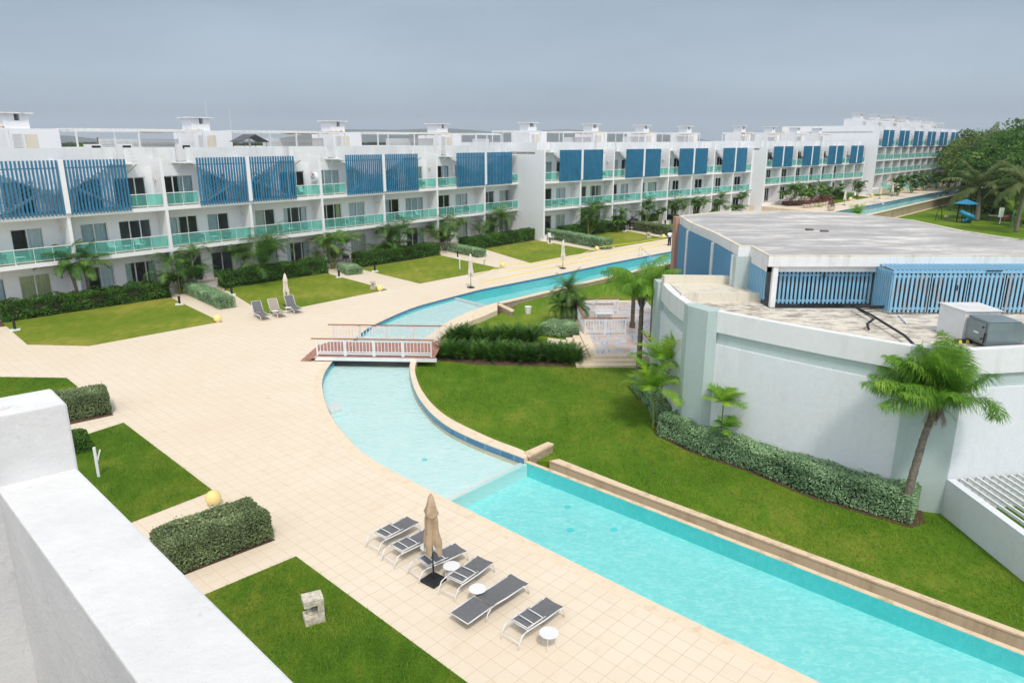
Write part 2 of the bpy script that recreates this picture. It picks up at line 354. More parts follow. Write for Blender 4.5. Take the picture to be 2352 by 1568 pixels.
def roofmat():
    t=NT('weathered_roof_membrane'); v=t.pos(scale=(.45,1,1)); n=t.noise(v,.75,9,.68,.4); n2=t.noise(t.pos(),5,6,.7); st=t.noise(t.pos(scale=(.4,1.5,1),rot=(0,0,.25)),1.1,8,.72,.8)
    f=t.math('ADD',t.math('MULTIPLY',n,.6),t.math('MULTIPLY',st,.4))
    c=t.ramp(f,[(.40,(.36,.355,.36)),(.50,(.46,.45,.45)),(.56,(.58,.565,.55)),(.60,(.74,.72,.68)),(.68,(.80,.78,.74))])
    c=t.mix(t.ramp(n2,[(.62,(0,0,0)),(.78,(.55,.55,.55))]),c,(.30,.29,.28)); t.bsdf(c,.8,spec=.2); return t.m
M['roof']=roofmat()
def terracemat():
    t=NT('stained_roof_terrace'); n=t.noise(t.pos(),1.1,9,.72,.5); n2=t.noise(t.pos(scale=(.4,1,1)),3.5,7,.75)
    c=t.ramp(n,[(.35,(.68,.62,.52)),(.6,(.76,.72,.65))]); c=t.mix(t.ramp(n2,[(.46,(0,0,0)),(.62,(.9,.9,.9))]),c,(.24,.20,.16))
    c=t.mix(t.ramp(n,[(.55,(0,0,0)),(.75,(.7,.7,.7))]),c,(.30,.26,.22)); t.bsdf(c,.85,spec=.15); return t.m
M['terrace']=terracemat()
def scuffblue(name,col,peel,thr):
    t=NT(name); n=t.noise(t.pos(scale=(1,1,.35)),3.2,7,.7); c=t.mix(t.ramp(n,[(thr,(0,0,0)),(thr+.04,(1,1,1))]),col,peel)
    n2=t.noise(t.pos(scale=(1,1,.2)),1.2,5); c=t.mix(t.math('MULTIPLY',n2,.35),c,tuple(min(1,x*1.5) for x in col)); t.bsdf(c,.65); return t.m
M['panelblue']=scuffblue('blue_wall_panel',(.085,.26,.45),(.48,.58,.68),.70)
M['slatblue']=scuffblue('light_blue_slat_paint',(.22,.46,.65),(.42,.56,.66),.62)
M['slatpeel']=scuffblue('peeling_blue_slat_paint',(.23,.46,.63),(.30,.34,.37),.52)
def whitefg():
    t=NT('brushed_white_paint'); v=t.pos(); n=t.noise(v,3,8,.7); f=t.noise(v,38,6,.75); s=t.noise(v,9,8,.8,.6)
    c=t.ramp(n,[(.32,(.74,.75,.77)),(.62,(.85,.855,.865))]); c=t.mix(t.ramp(s,[(.60,(0,0,0)),(.72,(.6,.6,.6))]),c,(.42,.45,.49))
    p=t.noise(t.pos(),1.6,6,.7); c=t.mix(t.ramp(t.math('MULTIPLY',p,s),[(.36,(0,0,0)),(.42,(.6,.6,.6))]),c,(.70,.60,.52))
    t.bsdf(c,.7,bump=t.math('ADD',t.math('MULTIPLY',f,.4),t.noise(v,8,6,.7)),bstr=.6,bdist=.012,spec=.2); return t.m
M['whitefg']=whitefg()

M['l_grass']=leafmat('grass_blade',[(0,(0.062,0.163,0.007)),(.45,(0.138,0.288,0.018)),(.8,(0.250,0.375,0.037)),(1,(0.425,0.450,0.088))],.35,.7)
M['scrub']=lawnmat('dull_scrub_ground',(.10,.13,.05),(.14,.16,.08),(.20,.19,.12))
# ================================================================== site: ground, deck, pools, lawns
def smooth(pts,k=3):
    """Catmull-Rom through pixel points"""
    out=[]; n=len(pts)
    for i in range(n-1):
        p0=pts[max(i-1,0)];p1=pts[i];p2=pts[i+1];p3=pts[min(i+2,n-1)]
        for j in range(k):
            t=j/k
            out.append(tuple(.5*((2*b)+(-a+c)*t+(2*a-5*b+4*c-d)*t*t+(-a+3*b-3*c+d)*t**3) for a,b,c,d in zip(p0,p1,p2,p3)))
    out.append(pts[-1]); return out
def W(pts,z=0): return [G(x,y,z) for x,y in pts]
ZL=-.25; ZF=1.4
PR=G(2192.5,446.3,ZF)
def zat(P,y):
    lo,hi=-6,H+6
    for _ in range(50):
        m=(lo+hi)/2
        if pr(P.x,P.y,m)[1]>y: lo=m
        else: hi=m
    return lo
ZP=zat(PR,463.2)          # playground level
mb=MB(); mb.box(-3000,4000,-60,6000,-4,-1.5); mb.build('ground',M['scrub'],kind='structure')
# deck edge along the pool, near to far
DE_straight=[(1886,1568),(1470,1366),(1026,1145)]
DE_curve=smooth([(1026,1145),(905,1083),(836,1041),(795.7,1001.3),(764.4,960.7),(747,923),(740,887),(742,866),(749,850),(767.5,825),(788,802),(811,781),(827,767),(848.8,751),(873.8,738.8),(911,721.6),(955,704.4),(1005,690.4),(1048.8,678.8),(1102.5,665)],3)
DE_far=[(1267.5,632.5),(1408.8,602.5),(1550,575.5),(1700,548)]
d0=G(1886,1568)-G(1470,1366); d0.normalize()
near_end=G(1886,1568)+d0*16
pool_edge=[near_end]+W(DE_straight[:2])+W(DE_curve)+W(DE_far[:3])
dfar=(G(1550,575.5)-G(1408.8,602.5)).normalized()
far_pt=G(1550,575.5)+dfar*42
deck=[p.xy for p in pool_edge]+[far_pt.xy,(75,190),(-70,190),(-95,40),(-40,-40),(near_end.x,-40)]
mb=MB(); mb.prism(deck,-1.0,0,bottom=False); mb.build('pool_deck',M['deck'],kind='structure')
# rounded border stones at the deck edge
def strip(inner,outer,z0,z1):
    mb=MB()
    for i in range(len(inner)-1):
        a,b=inner[i],inner[i+1]; c,d=outer[i+1],outer[i]
        vs=[(p[0],p[1],z) for z in (z0,z1) for p in (a,b,c,d)]
        mb.add(vs,[(4,5,6,7),(0,1,5,4),(2,3,7,6)]+([(3,0,4,7)] if i==0 else [])+([(1,2,6,5)] if i==len(inner)-2 else []))
    return mb
def offset(pts,d):
    out=[]; n=len(pts)
    for i,p in enumerate(pts):
        t=(pts[min(i+1,n-1)]-pts[max(i-1,0)]); t.z=0; t.normalize(); out.append(Vector((p.x-t.y*d,p.y+t.x*d,p.z)))
    return out
edge=pool_edge+[far_pt]
strip([e-Vector((0,0,0)) for e in edge],offset(edge,.42),-.12,.006).build('pool_coping',M['coping'],kind='structure')
def wallstrip(pts,z0,z1,th,mat,name,kind='structure',**k):
    mb=strip(pts,offset(pts,th),z0,z1); return mb.build(name,mat,kind=kind,**k)
wallstrip(offset(edge,-.012),-.19,-.006,.012,M['bluetile'],'pool_tile_band')
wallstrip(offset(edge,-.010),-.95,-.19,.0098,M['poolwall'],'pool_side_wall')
# right-hand curved coping, near flare to bridge, then bridge to far junction
ZC=.1
CI=smooth([(1204,1052),(1173.8,1040.3),(1127,1023),(1080,1004),(1033,981),(998.8,956),(973.8,929.4),(956.6,903),(946.3,876.3),(941,848),(943,829),(953,803),(966,787),(984,770),(1003,756),(1027,739.5),(1064.4,721),(1105,705.5),(1142.5,694)],3)
CO=smooth([(1213,1046),(1201.9,1034),(1150,1014.5),(1111.3,998.2),(1048.8,968.5),(1014.4,946.6),(986.3,920),(966,890.4),(956.6,867),(952.9,848),(956.6,829.4),(966,806),(980,794),(1005.7,779),(1027,764.4),(1048,753),(1078,738),(1108,727),(1142.5,712)],3)
ci=W(CI,ZC); co=W(CO,ZC)
strip(ci,co,-.6,ZC).build('curved_coping_wall',M['coping'],kind='structure')
cin=offset(ci,.012); strip(cin,offset(ci,.001),-.16,ZC-.03).build('curved_tile_band',M['bluetile'],kind='structure')
# far pool: right-hand wall with coping, stone faced
fw=W([(1142.5,694),(1194.4,682),(1253,668),(1327,650),(1487.4,613),(1549,600)],ZC)
dfw=(fw[-1]-fw[-2]).normalized(); fw.append(fw[-1]+dfw*40)
strip(fw,offset(fw,-.45),ZC-.09,ZC).build('pool_wall_coping',M['coping'],kind='structure')
strip(offset(fw,-.04),offset(fw,-.40),-.9,ZC-.094).build('stacked_stone_pool_wall',M['stack'],kind='structure')
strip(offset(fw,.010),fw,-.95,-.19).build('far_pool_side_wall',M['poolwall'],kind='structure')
fi=offset(fw,.0); strip(offset(fi,.012),fi,-.19,ZC-.03).build('far_tile_band',M['bluetile'],kind='structure')
# near infinity edge and catch trough
IE_in=W([(1204,1060),(1470,1161.8),(2352,1504)],-.09); di=(IE_in[2]-IE_in[1]).normalized(); IE_in.append(IE_in[2]+di*14)
IE_out=offset(IE_in,.17)
strip(IE_in,IE_out,-1.3,-.085).build('infinity_edge',M['copingL'],kind='structure')
LC_in=W([(1262,1057),(1470,1134.8),(2352,1460)],-.15); LC_in.append(LC_in[2]+di*14)
LC_out=W([(1283.7,1054),(1470,1126.5),(2352,1451.6)],-.15); LC_out.append(LC_out[2]+di*14)
strip(LC_in,LC_out,-1.3,-.15).build('trough_wall',M['trough'],kind='structure')
strip([p+Vector((0,0,0)) for p in offset(LC_in,-.02)],offset(LC_out,.02),-.20,-.146).build('trough_coping',M['copingL'],kind='structure')
strip([p-Vector((0,0,0)) for p in IE_out],LC_in if len(LC_in)==len(IE_out) else LC_in,-1.0,-.85).build('catch_trough_floor',M['trough'],kind='structure')
# basins
shal=[p.xy for p in W(DE_curve)]; sR=[p.xy for p in ci]
nsh=DE_curve.index(DE_curve[-1])
jn=W([(1048.8,678.8)],0)[0]
curve_w=W(DE_curve); k_j=min(range(len(curve_w)),key=lambda i:(curve_w[i]-jn).length)
sh_poly=[p.xy for p in curve_w[:k_j+1]]+[p.xy for p in reversed(ci)]
mb=MB(); mb.prism(sh_poly,-.8,-.34,bottom=False); mb.build('shallow_pool_floor',M['poolshallow'],kind='structure')
mb=MB(); mb.prism(sh_poly,-.101,-.10,bottom=False,sides=False); mb.build('shallow_pool_water',M['water_s'],kind='structure')
dp=[near_end.xy,G(1470,1366).xy,G(1026,1145).xy,IE_in[0].xy,IE_in[1].xy,IE_in[2].xy,IE_in[3].xy]
mb=MB(); mb.prism(dp,-.95,-.64,bottom=False); mb.build('deep_pool_floor',M['pooldeep'],kind='structure')
inn=[IE_in[0],IE_in[1],IE_in[2],IE_in[3]]
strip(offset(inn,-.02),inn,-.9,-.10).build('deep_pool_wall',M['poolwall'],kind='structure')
mb=MB(); mb.prism(dp,-.096,-.095,bottom=False,sides=False); mb.build('deep_pool_water',M['water_d'],kind='structure')
fp=[p.xy for p in curve_w[k_j:]]+[p.xy for p in W(DE_far[:3])]+[far_pt.xy]+[p.xy for p in reversed(fw)]
mb=MB(); mb.prism(fp,-.95,-.86,bottom=False); mb.build('far_pool_floor',M['pooldeep'],kind='structure')
mb=MB(); mb.prism(fp,-.101,-.10,bottom=False,sides=False); mb.build('far_pool_water',M['water_d'],kind='structure')
# submerged dividing walls
def seg(a,b,w,z0,z1,name,mat,**k):
    mb=MB(); a=Vector((a[0],a[1])); b=Vector((b[0],b[1])); t=(b-a).normalized(); n=Vector((-t.y,t.x))*w/2
    mb.prism([a-n,b-n,b+n,a+n],z0,z1,bottom=False); return mb.build(name,mat,**k)
seg(G(1024,1141),G(1204,1056),.30,-.9,-.13,'pool_dividing_wall',M['poolstep'],kind='structure')
seg(G(1047,680),G(1133,702),.30,-.9,-.13,'pool_dividing_wall',M['poolstep'],kind='structure')
# entry steps into the shallow pool
def poly(pts,z0,z1,name,mat,zz=0,**k):
    mb=MB(); mb.prism([p.xy for p in W(pts,zz)],z0,z1,bottom=False); return mb.build(name,mat,**k)
poly([(746,926),(779,922),(784,940),(760,948)],-.34,-.15,'pool_entry_step',M['poolstep'],-.15,kind='structure')
poly([(744,926),(792,922),(803,950),(762,958)],-.34,-.25,'pool_entry_step',M['poolshallow'],-.25,kind='structure')
poly([(852,750),(876,746),(884,760),(850,766)],-.34,-.15,'pool_entry_step',M['poolstep'],-.15,kind='structure')
poly([(846,752),(887,748),(893,765),(842,770)],-.34,-.25,'pool_entry_step',M['poolshallow'],-.25,kind='structure')
# stone flare walls at the ends of the curved coping
def flare(top,zt,zb,nm):
    e=empty(nm,(top[0][0],top[0][1],0)); off=Vector((top[0][0],top[0][1]))
    mb=MB(); c=sum((Vector(p.xy) for p in top),Vector((0,0)))/4
    mb.prism([(Vector(p.xy)-c)*.93+c-off for p in top],zb,zt-.08,bottom=False); mb.build('stone_face',M['stack'],e)
    mb=MB(); mb.prism([Vector(p.xy)-off for p in top],zt-.08,zt); mb.build('coping',M['copingL'],e); return e
tag(flare(W([(1204,1037.5),(1258,1014),(1272.4,1018.5),(1214,1048)],.12),.12,-1.0,'stone_flare_wall'),'short stacked-stone wall with cream cap where curved coping meets the infinity pool','stone wall')
tag(flare(W([(1141,698),(1150,697),(1182,711.5),(1176,716)],.12),.12,-.9,'stone_flare_wall'),'short stone end wall with pale cap by the white bucket on the lawn','stone wall')
poly([(1280,1058),(1295,1063),(1298,1075),(1284,1078),(1270,1068)],-.85,-.60,'trough_step',M['copingL'],-.6,kind='structure')
# garden lawn on the right
gl=[p.xy for p in co[2:]]+[p.xy for p in offset(fw,-.35)[1:]]+[(60,70),(60,-30),LC_out[3].xy,LC_out[2].xy,LC_out[1].xy,LC_out[0].xy]
mb=MB(); mb.prism(gl,-2.5,ZL,bottom=False); mb.build('garden_lawn',M['lawnR'],kind='structure')
# lawns
def lawn(pts,mat,z=.03,zz=0,name='lawn'):
    mb=MB(); mb.prism([p.xy for p in W(pts,zz)],zz-.2,zz+z,bottom=False); return mb.build(name,mat,kind='structure')
lawn([(6,742),(62.5,791.3),(204,794.5),(506,739),(392,684),(200,712)],M['lawnL'])
lawn([(517,664),(611,721.5),(889,665.4),(750,628),(673,639)],M['lawnL'])
lawn([(824,617),(964.4,651.3),(1148,616.5),(1010,586.5)],M['lawnL'])
lawn([(1112,572),(1218,604),(1367,576.5),(1232.2,552)],M['lawnL'])
lawn([(1350,540),(1413.4,568.5),(1532,548),(1437,530.5)],M['lawnL'])
lawn([(1512,519),(1546,539.5),(1640,520),(1580,508)],M['lawnL'])
lawn([(-60,866),(0,866.3),(153,868.5),(178,888),(60,960),(-60,960)],M['lawnN'])
lawn([(284,971.5),(489,1127),(140,1262),(100,1030)],M['lawnN'])
lawn([(680,1278.5),(1073,1568),(1200,1661),(700,1760),(350,1417)],M['lawnN'])
# beds
def bed(pts,z=.012,zz=0): lawn(pts,M['mulch'],z,zz,'mulch_bed')
bed([(261,953),(155,976),(120,930),(215,905)])
bed([(632,1240),(423,1320),(330,1290),(575,1195)])
bed([(190,990),(228,1030),(150,1066),(120,1030)])
bed([(396,688),(0,751),(-20,735),(390,672)])
bed([(757,630),(515,668),(520,655),(750,620)])
bed([(1012,589),(822,620),(826,610),(1004,580)])
bed([(1236,553),(1104,575),(1106,568),(1230,545)])
bed([(1448,893),(1500,948),(1508,1000),(1588,1040),(1717,1083),(1863,1144),(1992,1183),(2092,1212),(2125,1200),(2110,1150),(1700,1000),(1560,940),(1500,880)],.02,ZL)
bed([(995,826),(1100,838),(1325,843),(1338,828),(1330,800),(1020,770)],.02,ZL)
# raised far terrace, its steps, its pool and retaining wall
fa=G(1918,486,ZF); fb=G(2177.7,436.5,ZF); ft=(fb-fa).normalized(); fn=Vector((-ft.y,ft.x,0))
f0=fa-ft*6; f1=fb+ft*30
pa=G(1992,492,ZF); pb=G(2192.5,446.3,ZF); pt=(pb-pa).normalized(); p0=pa-pt*16; p1=pb+pt*34
stepx=fa-ft*3
Cq=hit(90.93,.92,1759.3,6.9)*.88; gd=(Cq-(fa-ft*3).xy).normalized(); gd3=Vector((gd.x,gd.y,0))
mb=MB(); mb.prism([fa.xy-ft.xy*3,f1.xy,(f1+fn*60).xy,Cq+fn.xy*20,Cq],-1.6,ZF,bottom=False); mb.build('far_deck',M['deck'],kind='structure')
for i,zz in enumerate((1.2,1.0,.8,.6,.4,.2)):
    s0=stepx-ft*(.5+.5*i)
    mb=MB(); mb.prism([stepx.xy,s0.xy,(s0+gd3*7).xy,(stepx+gd3*7).xy],-.2,zz,bottom=False); mb.build('terrace_step',M['coping'],kind='structure')
mb=MB(); mb.prism([(fa-ft*3).xy,f1.xy,p1.xy,(pa-pt*8).xy],ZP,ZF-.7,bottom=False); mb.build('upper_pool_floor',M['pooldeep'],kind='structure')
mb=MB(); mb.prism([(fa-ft*3).xy,f1.xy,p1.xy,(pa-pt*8).xy],ZF-.101,ZF-.10,bottom=False,sides=False); mb.build('upper_pool_water',M['water_d'],kind='structure')
e2=[fa-ft*3,f1]; strip([v-fn*.012 for v in e2],e2,ZF-.7,ZF-.01).build('upper_tile_band',M['bluetile'],kind='structure')
w2=[pa-pt*8,p1]; strip([v+Vector((0,0,0)) for v in w2],offset(w2,-.5),ZF-.12,ZF).build('retaining_wall_coping',M['coping'],kind='structure')
tag(strip(offset(w2,-.03),offset(w2,-.42),ZP-1,ZF-.124).build('retaining_wall',M['retain']),'long stained retaining wall under the far pool above the playground','retaining wall')
cut0=pa-pt*8
strip([cut0-fn*0-pt*.4,cut0],[fa-ft*3.4,fa-ft*3],-1,ZF).build('pool_end_wall',M['coping'],kind='structure')
w3=offset(w2,-.44); strip(w3,offset(w3,-.35),ZP-.5,ZP+.08).build('path_edging',M['coping'],kind='structure')
for pts in ([(1905,456.6),(1904.6,467.7),(1915.8,467.9),(1953,460.5),(1915,456)],[(1941.6,449.5),(1968.5,458.9),(1999,453.4),(1956.8,448.5)],[(1978,446),(2015.4,450.7),(2043,446),(2006,442)],[(2027,439.6),(2050,442.8),(2066,442.2),(2040,438.5)],[(2056,433.7),(2085,440.6),(2110,436),(2070,432.5)],[(2092,428),(2118,434.6),(2146,429),(2110,424)]):
    lawn(pts,M['lawnN'],.03,ZF)

mb=MB(); mb.prism([w3[0].xy,w3[1].xy,(260,330),(320,120),(120,45),(40,40),(30,52),(25,62),(30,90)],-1.6,ZP,bottom=False); mb.build('playground_lawn',M['lawnR'],kind='structure')

for (x,y,zz,nm) in ((1304,1163,-.63,'floor drain in the near deep pool, left'),(1410,1215,-.63,'floor drain in the near deep pool, right'),(1310,1216,-.63,'x'),(975,1055,-.335,'x')):
    P=G(x,y,zz); mb=MB(); mb.lathe([(0,0),(.12,0),(.11,.012),(0,.014)],14); mb.build('pool_drain',M['poolwall'],loc=P,kind='structure')
# ================================================================== apartment rows
CURT=['cg','cc','cw','cw','cn','cg','cw','cg','cc','cy','cw']
def window(par,x,y,z,w,h,n,rg,fancy=True,force=None):
    """sliding window filling an opening; x = left edge, y = wall plane (outer), z = sill"""
    mb=MB(); t=.07; yy=y+.05
    mb.box(x,x+w,yy,yy+.08,z+h-t,z+h); mb.box(x,x+w,yy,yy+.08,z,z+t)
    mb.box(x,x+t,yy+.002,yy+.078,z+t,z+h-t); mb.box(x+w-t,x+w,yy+.002,yy+.078,z+t,z+h-t)
    for i in range(1,n):
        xx=x+w*i/n; mb.box(xx-.04,xx+.04,yy+.004,yy+.076,z+t,z+h-t)
    f=mb.build('window',M['frame'],par)
    g=MB(); g.box(x+t,x+w-t,yy+.035,yy+.045,z+t,z+h-t); g.build('glass_pane',M['glass'],f)
    if fancy:
        k=force if force is not None else rg.choice(['full','full','full','part','part','open','part','none'])
        if k!='none':
            col=rg.choice(CURT); spans=[(x+t,x+w-t)] if k=='full' else ([(x+t,x+w*rg.uniform(.35,.6))] if k=='part' else [(x+t,x+w*.22),(x+w*.78,x+w-t)])
            if k=='part' and rg.random()<.5: spans=[(x+w-(b-x),x+w-(a-x)) for a,b in spans]
            c=MB()
            for a,b in spans:
                m=max(6,int((b-a)/.07)); pts=[(a+(b-a)*i/m, yy+.125+.03*math.sin(i*1.9)+rg.uniform(-.008,.008)) for i in range(m+1)]
                vs=[(p[0],p[1],zz) for p in pts for zz in (z+.06,z+h-.05)]
                c.add(vs,[(2*i,2*i+2,2*i+3,2*i+1) for i in range(m)])
            c.build('curtain',M[col],f)
    return f
def wall_with(par,u0,u1,y,th,z0,z1,ops,mat,name='facade_wall'):
    """wall in plane y..y+th between u0,u1 with openings [(x,w,h)] from the floor"""
    mb=MB(); cur=u0
    for x,w,h in sorted(ops):
        if x>cur: mb.box(cur,x,y,y+th,z0,z1)
        mb.box(x,x+w,y,y+th,z0+h,z1); cur=x+w
    mb.box(cur,u1,y,y+th,z0,z1)
    return mb.build(name,mat,par)
def railing(par,u0,u1,z,y=.08,feet=True,dy=0):
    mb=MB(); mb.box(u0,u1,y-.025,y+.025,z+.97,z+1.03); mb.box(u0,u1,y-.02,y+.02,z+.12,z+.155)
    n=max(1,round((u1-u0)/1.25))
    for i in range(n+1):
        x=u0+(u1-u0)*i/n; x=min(max(x,u0+.02),u1-.02); mb.box(x-.014,x+.014,y-.012,y+.012,z+.155,z+.97)
        if feet: mb.box(x-.03,x+.03,y-.018,y+.018,z+.0,z+.12)
    r=mb.build('balcony_railing',M['frame'],par)
    g=MB(); g.box(u0+.01,u1-.01,y-.005,y+.005,z+.156,z+.968); g.build('glass_panel',M['teal'],r); return r
def louvre(par,u0,u1,z0,z1,n):
    mb=MB(); sp=(u1-u0-.12)/(n-1)
    for i in range(n):
        x=u0+.06+sp*i; mb.box(x-.052,x+.052,-.16,-.04,z0-.10,z1)
    mb.box(u0,u1,-.035,.01,z0+.15,z0+.22); mb.box(u0,u1,-.035,.01,z1-.55,z1-.48)
    return mb.build('louvre_screen',M['blue'],par)
def stair(par,ug,uc,z,zt,rec):
    """switchback stair behind the screen: from the glass side (ug) up toward the column (uc) and back"""
    s=1 if uc>ug else -1; mb=MB(); L=abs(uc-ug)-1.3; zm=z+(zt-z)*.5; y0,y1=.25,.85
    a=ug+s*.3; b=uc-s*.9; n=9
    for i in range(n):
        t=i/(n-1); x=a+(b-a)*t; zz=z+.2+(zm-z-.2)*t; mb.box(min(x,x+s*.28),max(x,x+s*.28),y0,y1,zz-.05,zz)
        x2=b+(a-b)*t; z2=zm+.17+(zt-zm-.2)*t; mb.box(min(x2,x2-s*.28),max(x2,x2-s*.28),y1+.06,y1+.62,z2-.05,z2)
    mb.box(min(b,uc-s*.15),max(b,uc-s*.15),y0,y1+.62,zm-.06,zm)
    mb.bar((a,y0-.02,z),(b,y0-.02,zm),.05,.18); mb.bar((b,y1+.64,zm),(a,y1+.64,zt),.05,.18)
    st=mb.build('staircase',M['whitepaint'],par)
    r=MB()
    for o in (.35,.65,.95):
        r.bar((a,y0,z+o),(b,y0,zm+o),.03); r.bar((b,y1+.05,zm+o),(a,y1+.05,zt+o),.03)
    for i in range(5):
        t=i/4; r.bar((a+(b-a)*t,y0,z+(zm-z)*t),(a+(b-a)*t,y0,z+(zm-z)*t+.95),.03); r.bar((b+(a-b)*t,y1+.05,zm+(zt-zm)*t),(b+(a-b)*t,y1+.05,zm+(zt-zm)*t+.95),.03)
    r.build('stair_rail',M['whitepaint'],st)
    # landing at roof level, sticking out beside the screen on a bracket
    l=MB(); x0,x1=sorted((ug+s*.5,ug-s*1.15)); l.box(x0,x1,.15,rec,zt-.07,zt); l.bar((ug-s*1.05,.4,zt-.07),(ug-s*.75,rec-.05,zt-.75),.06)
    ld=l.build('stair_landing',M['whitepaint'],par)
    q=MB()
    for o in (.25,.5,.75,1.0): q.bar((x0,.18,zt+o),(x1,.18,zt+o),.025); q.bar(((x0 if s>0 else x1),.18,zt+o),((x0 if s>0 else x1),rec,zt+o),.025)
    for x in (x0,(x0+x1)/2,x1): q.bar((x,.18,zt),(x,.18,zt+1.0),.035)
    q.bar((ug+s*.5,.2,zt+1.0),(ug+s*1.9,.2,zt+.05),.03)
    q.build('landing_rail',M['whitepaint'],ld)
def louvre_panel(mb,u0,u1,y0,z0,z1,st=.1):
    z=z0
    while z<z1-.02: mb.box(u0,u1,y0,y0+.035,z,z+st*.72); z+=st
    mb.box(u0-.02,u0+.03,y0-.01,y0+.05,z0,z1); mb.box(u1-.03,u1+.02,y0-.01,y0+.05,z0,z1)
def roofworks(b,cols,kinds,zr,yb,rg,detail,hb=2.45,depth=12):
    ss=[i for i,k in enumerate(kinds) if k=='S']
    for j,i in enumerate(ss):
        u=cols[i]; wd=(cols[min(i+1,len(cols)-1)]-cols[max(i-1,0)])/2*.27
        mb=MB(); mb.box(u-wd*.5,u+wd*1.35,yb,yb+3.4,zr,zr+hb)
        bk=mb.build('stair_bulkhead',M['white'],b)
        d=MB(); d.box(u-wd*.5-.01,u-wd*.5+.9,yb-.004,yb-.002,zr+.05,zr+2.1) if False else None
        dd=MB(); dd.box(u+wd*.12,u+wd*.55,yb-.03,yb-.005,zr,zr+2.05); dd.build('door_recess',M['cream_old'],bk)
        lp=MB(); louvre_panel(lp,u-wd*.30,u+wd*.02,yb-.06,zr+.05,zr+2.1,.09); lp.build('louvred_door',M['frame'],bk)
        cw=wd*.86
        c=MB(); c.box(u-wd*.45,u-wd*.45+.28,yb+.3,yb+1.9,zr+hb,zr+hb+1.02); c.box(u-wd*.45+cw-.28,u-wd*.45+cw,yb+.3,yb+1.9,zr+hb,zr+hb+1.02)
        c.box(u-wd*.45+.28,u-wd*.45+cw-.28,yb+.32,yb+1.88,zr+hb,zr+hb+.55); c.box(u-wd*.45+.28,u-wd*.45+cw*.5-.1,yb+.3,yb+1.9,zr+hb+.55,zr+hb+1.02) if cw>1.6 else None
        c.box(u-wd*.45+cw*.82-.28,u-wd*.45+cw-.282,yb+.3,yb+1.9,zr+hb+.55,zr+hb+1.02)
        ch=c.build('chimney',M['white'],b)
        k=MB(); k.box(u-wd*.45-.28,u-wd*.45+cw+.28,yb+.05,yb+2.15,zr+hb+1.02,zr+hb+1.11); k.build('chimney_cap',M['white_old'],ch)
    # privacy screens, pergolas and awnings between bulkheads
    for j in range(len(ss)+1):
        a=cols[ss[j-1]]+2.6 if j>0 else cols[0]+.5
        c=cols[ss[j]]-1.4 if j<len(ss) else cols[-1]-.4
        if c-a<3: continue
        mid=a+(c-a)*.42
        mb=MB(); louvre_panel(mb,mid-.2*(c-a),mid+.42*(c-a),yb-1.2,zr+.1,zr+1.75+.15*rg.random(),.11); 
        mb.build('privacy_screen',M['frame'],b)
        if True:
            mb=MB(); y0,y1=yb-2.6,yb+1.6; zt=zr+2.35
            for x in (a+.1,(a+c)/2-.4,c-.1):
                for y in (y0,y1): mb.box(x-.05,x+.05,y-.05,y+.05,zr,zt)
            mb.bar((a,y0,zt),(c,y0,zt),.09,.16); mb.bar((a,y1,zt),(c,y1,zt),.09,.16)
            k=a
            while k<=c: mb.box(k-.03,k+.03,y0,y1,zt+.081,zt+.14); k+=.55 if detail>1 else 1.2
            pg=mb.build('roof_pergola',M['whitepaint'],b)
            if rg.random()<.85:
                aw=MB(); x0=a+(c-a)*rg.uniform(.35,.5); x1=c-.3; m=14
                vs=[]
                for i in range(m+1):
                    t=i/m; x=x0+(x1-x0)*t; zz=zt-.12-.10*abs(math.sin(t*math.pi*5))+.12*t
                    vs+=[(x,y0+.1,zz),(x,y0+1.4,zz+.10),(x,y0+1.4,zz+.18),(x,y0+.1,zz+.22)]
                fs=[]
                for i in range(m):
                    for q in range(4): fs.append((4*i+q,4*i+4+q,4*i+4+(q+1)%4,4*i+(q+1)%4))
                fs+=[(0,1,2,3),(4*m+3,4*m+2,4*m+1,4*m)]
                aw.add(vs,fs); aw.build('folded_awning',M[rg.choice(['awning','awning','canvaswhite'])],pg)
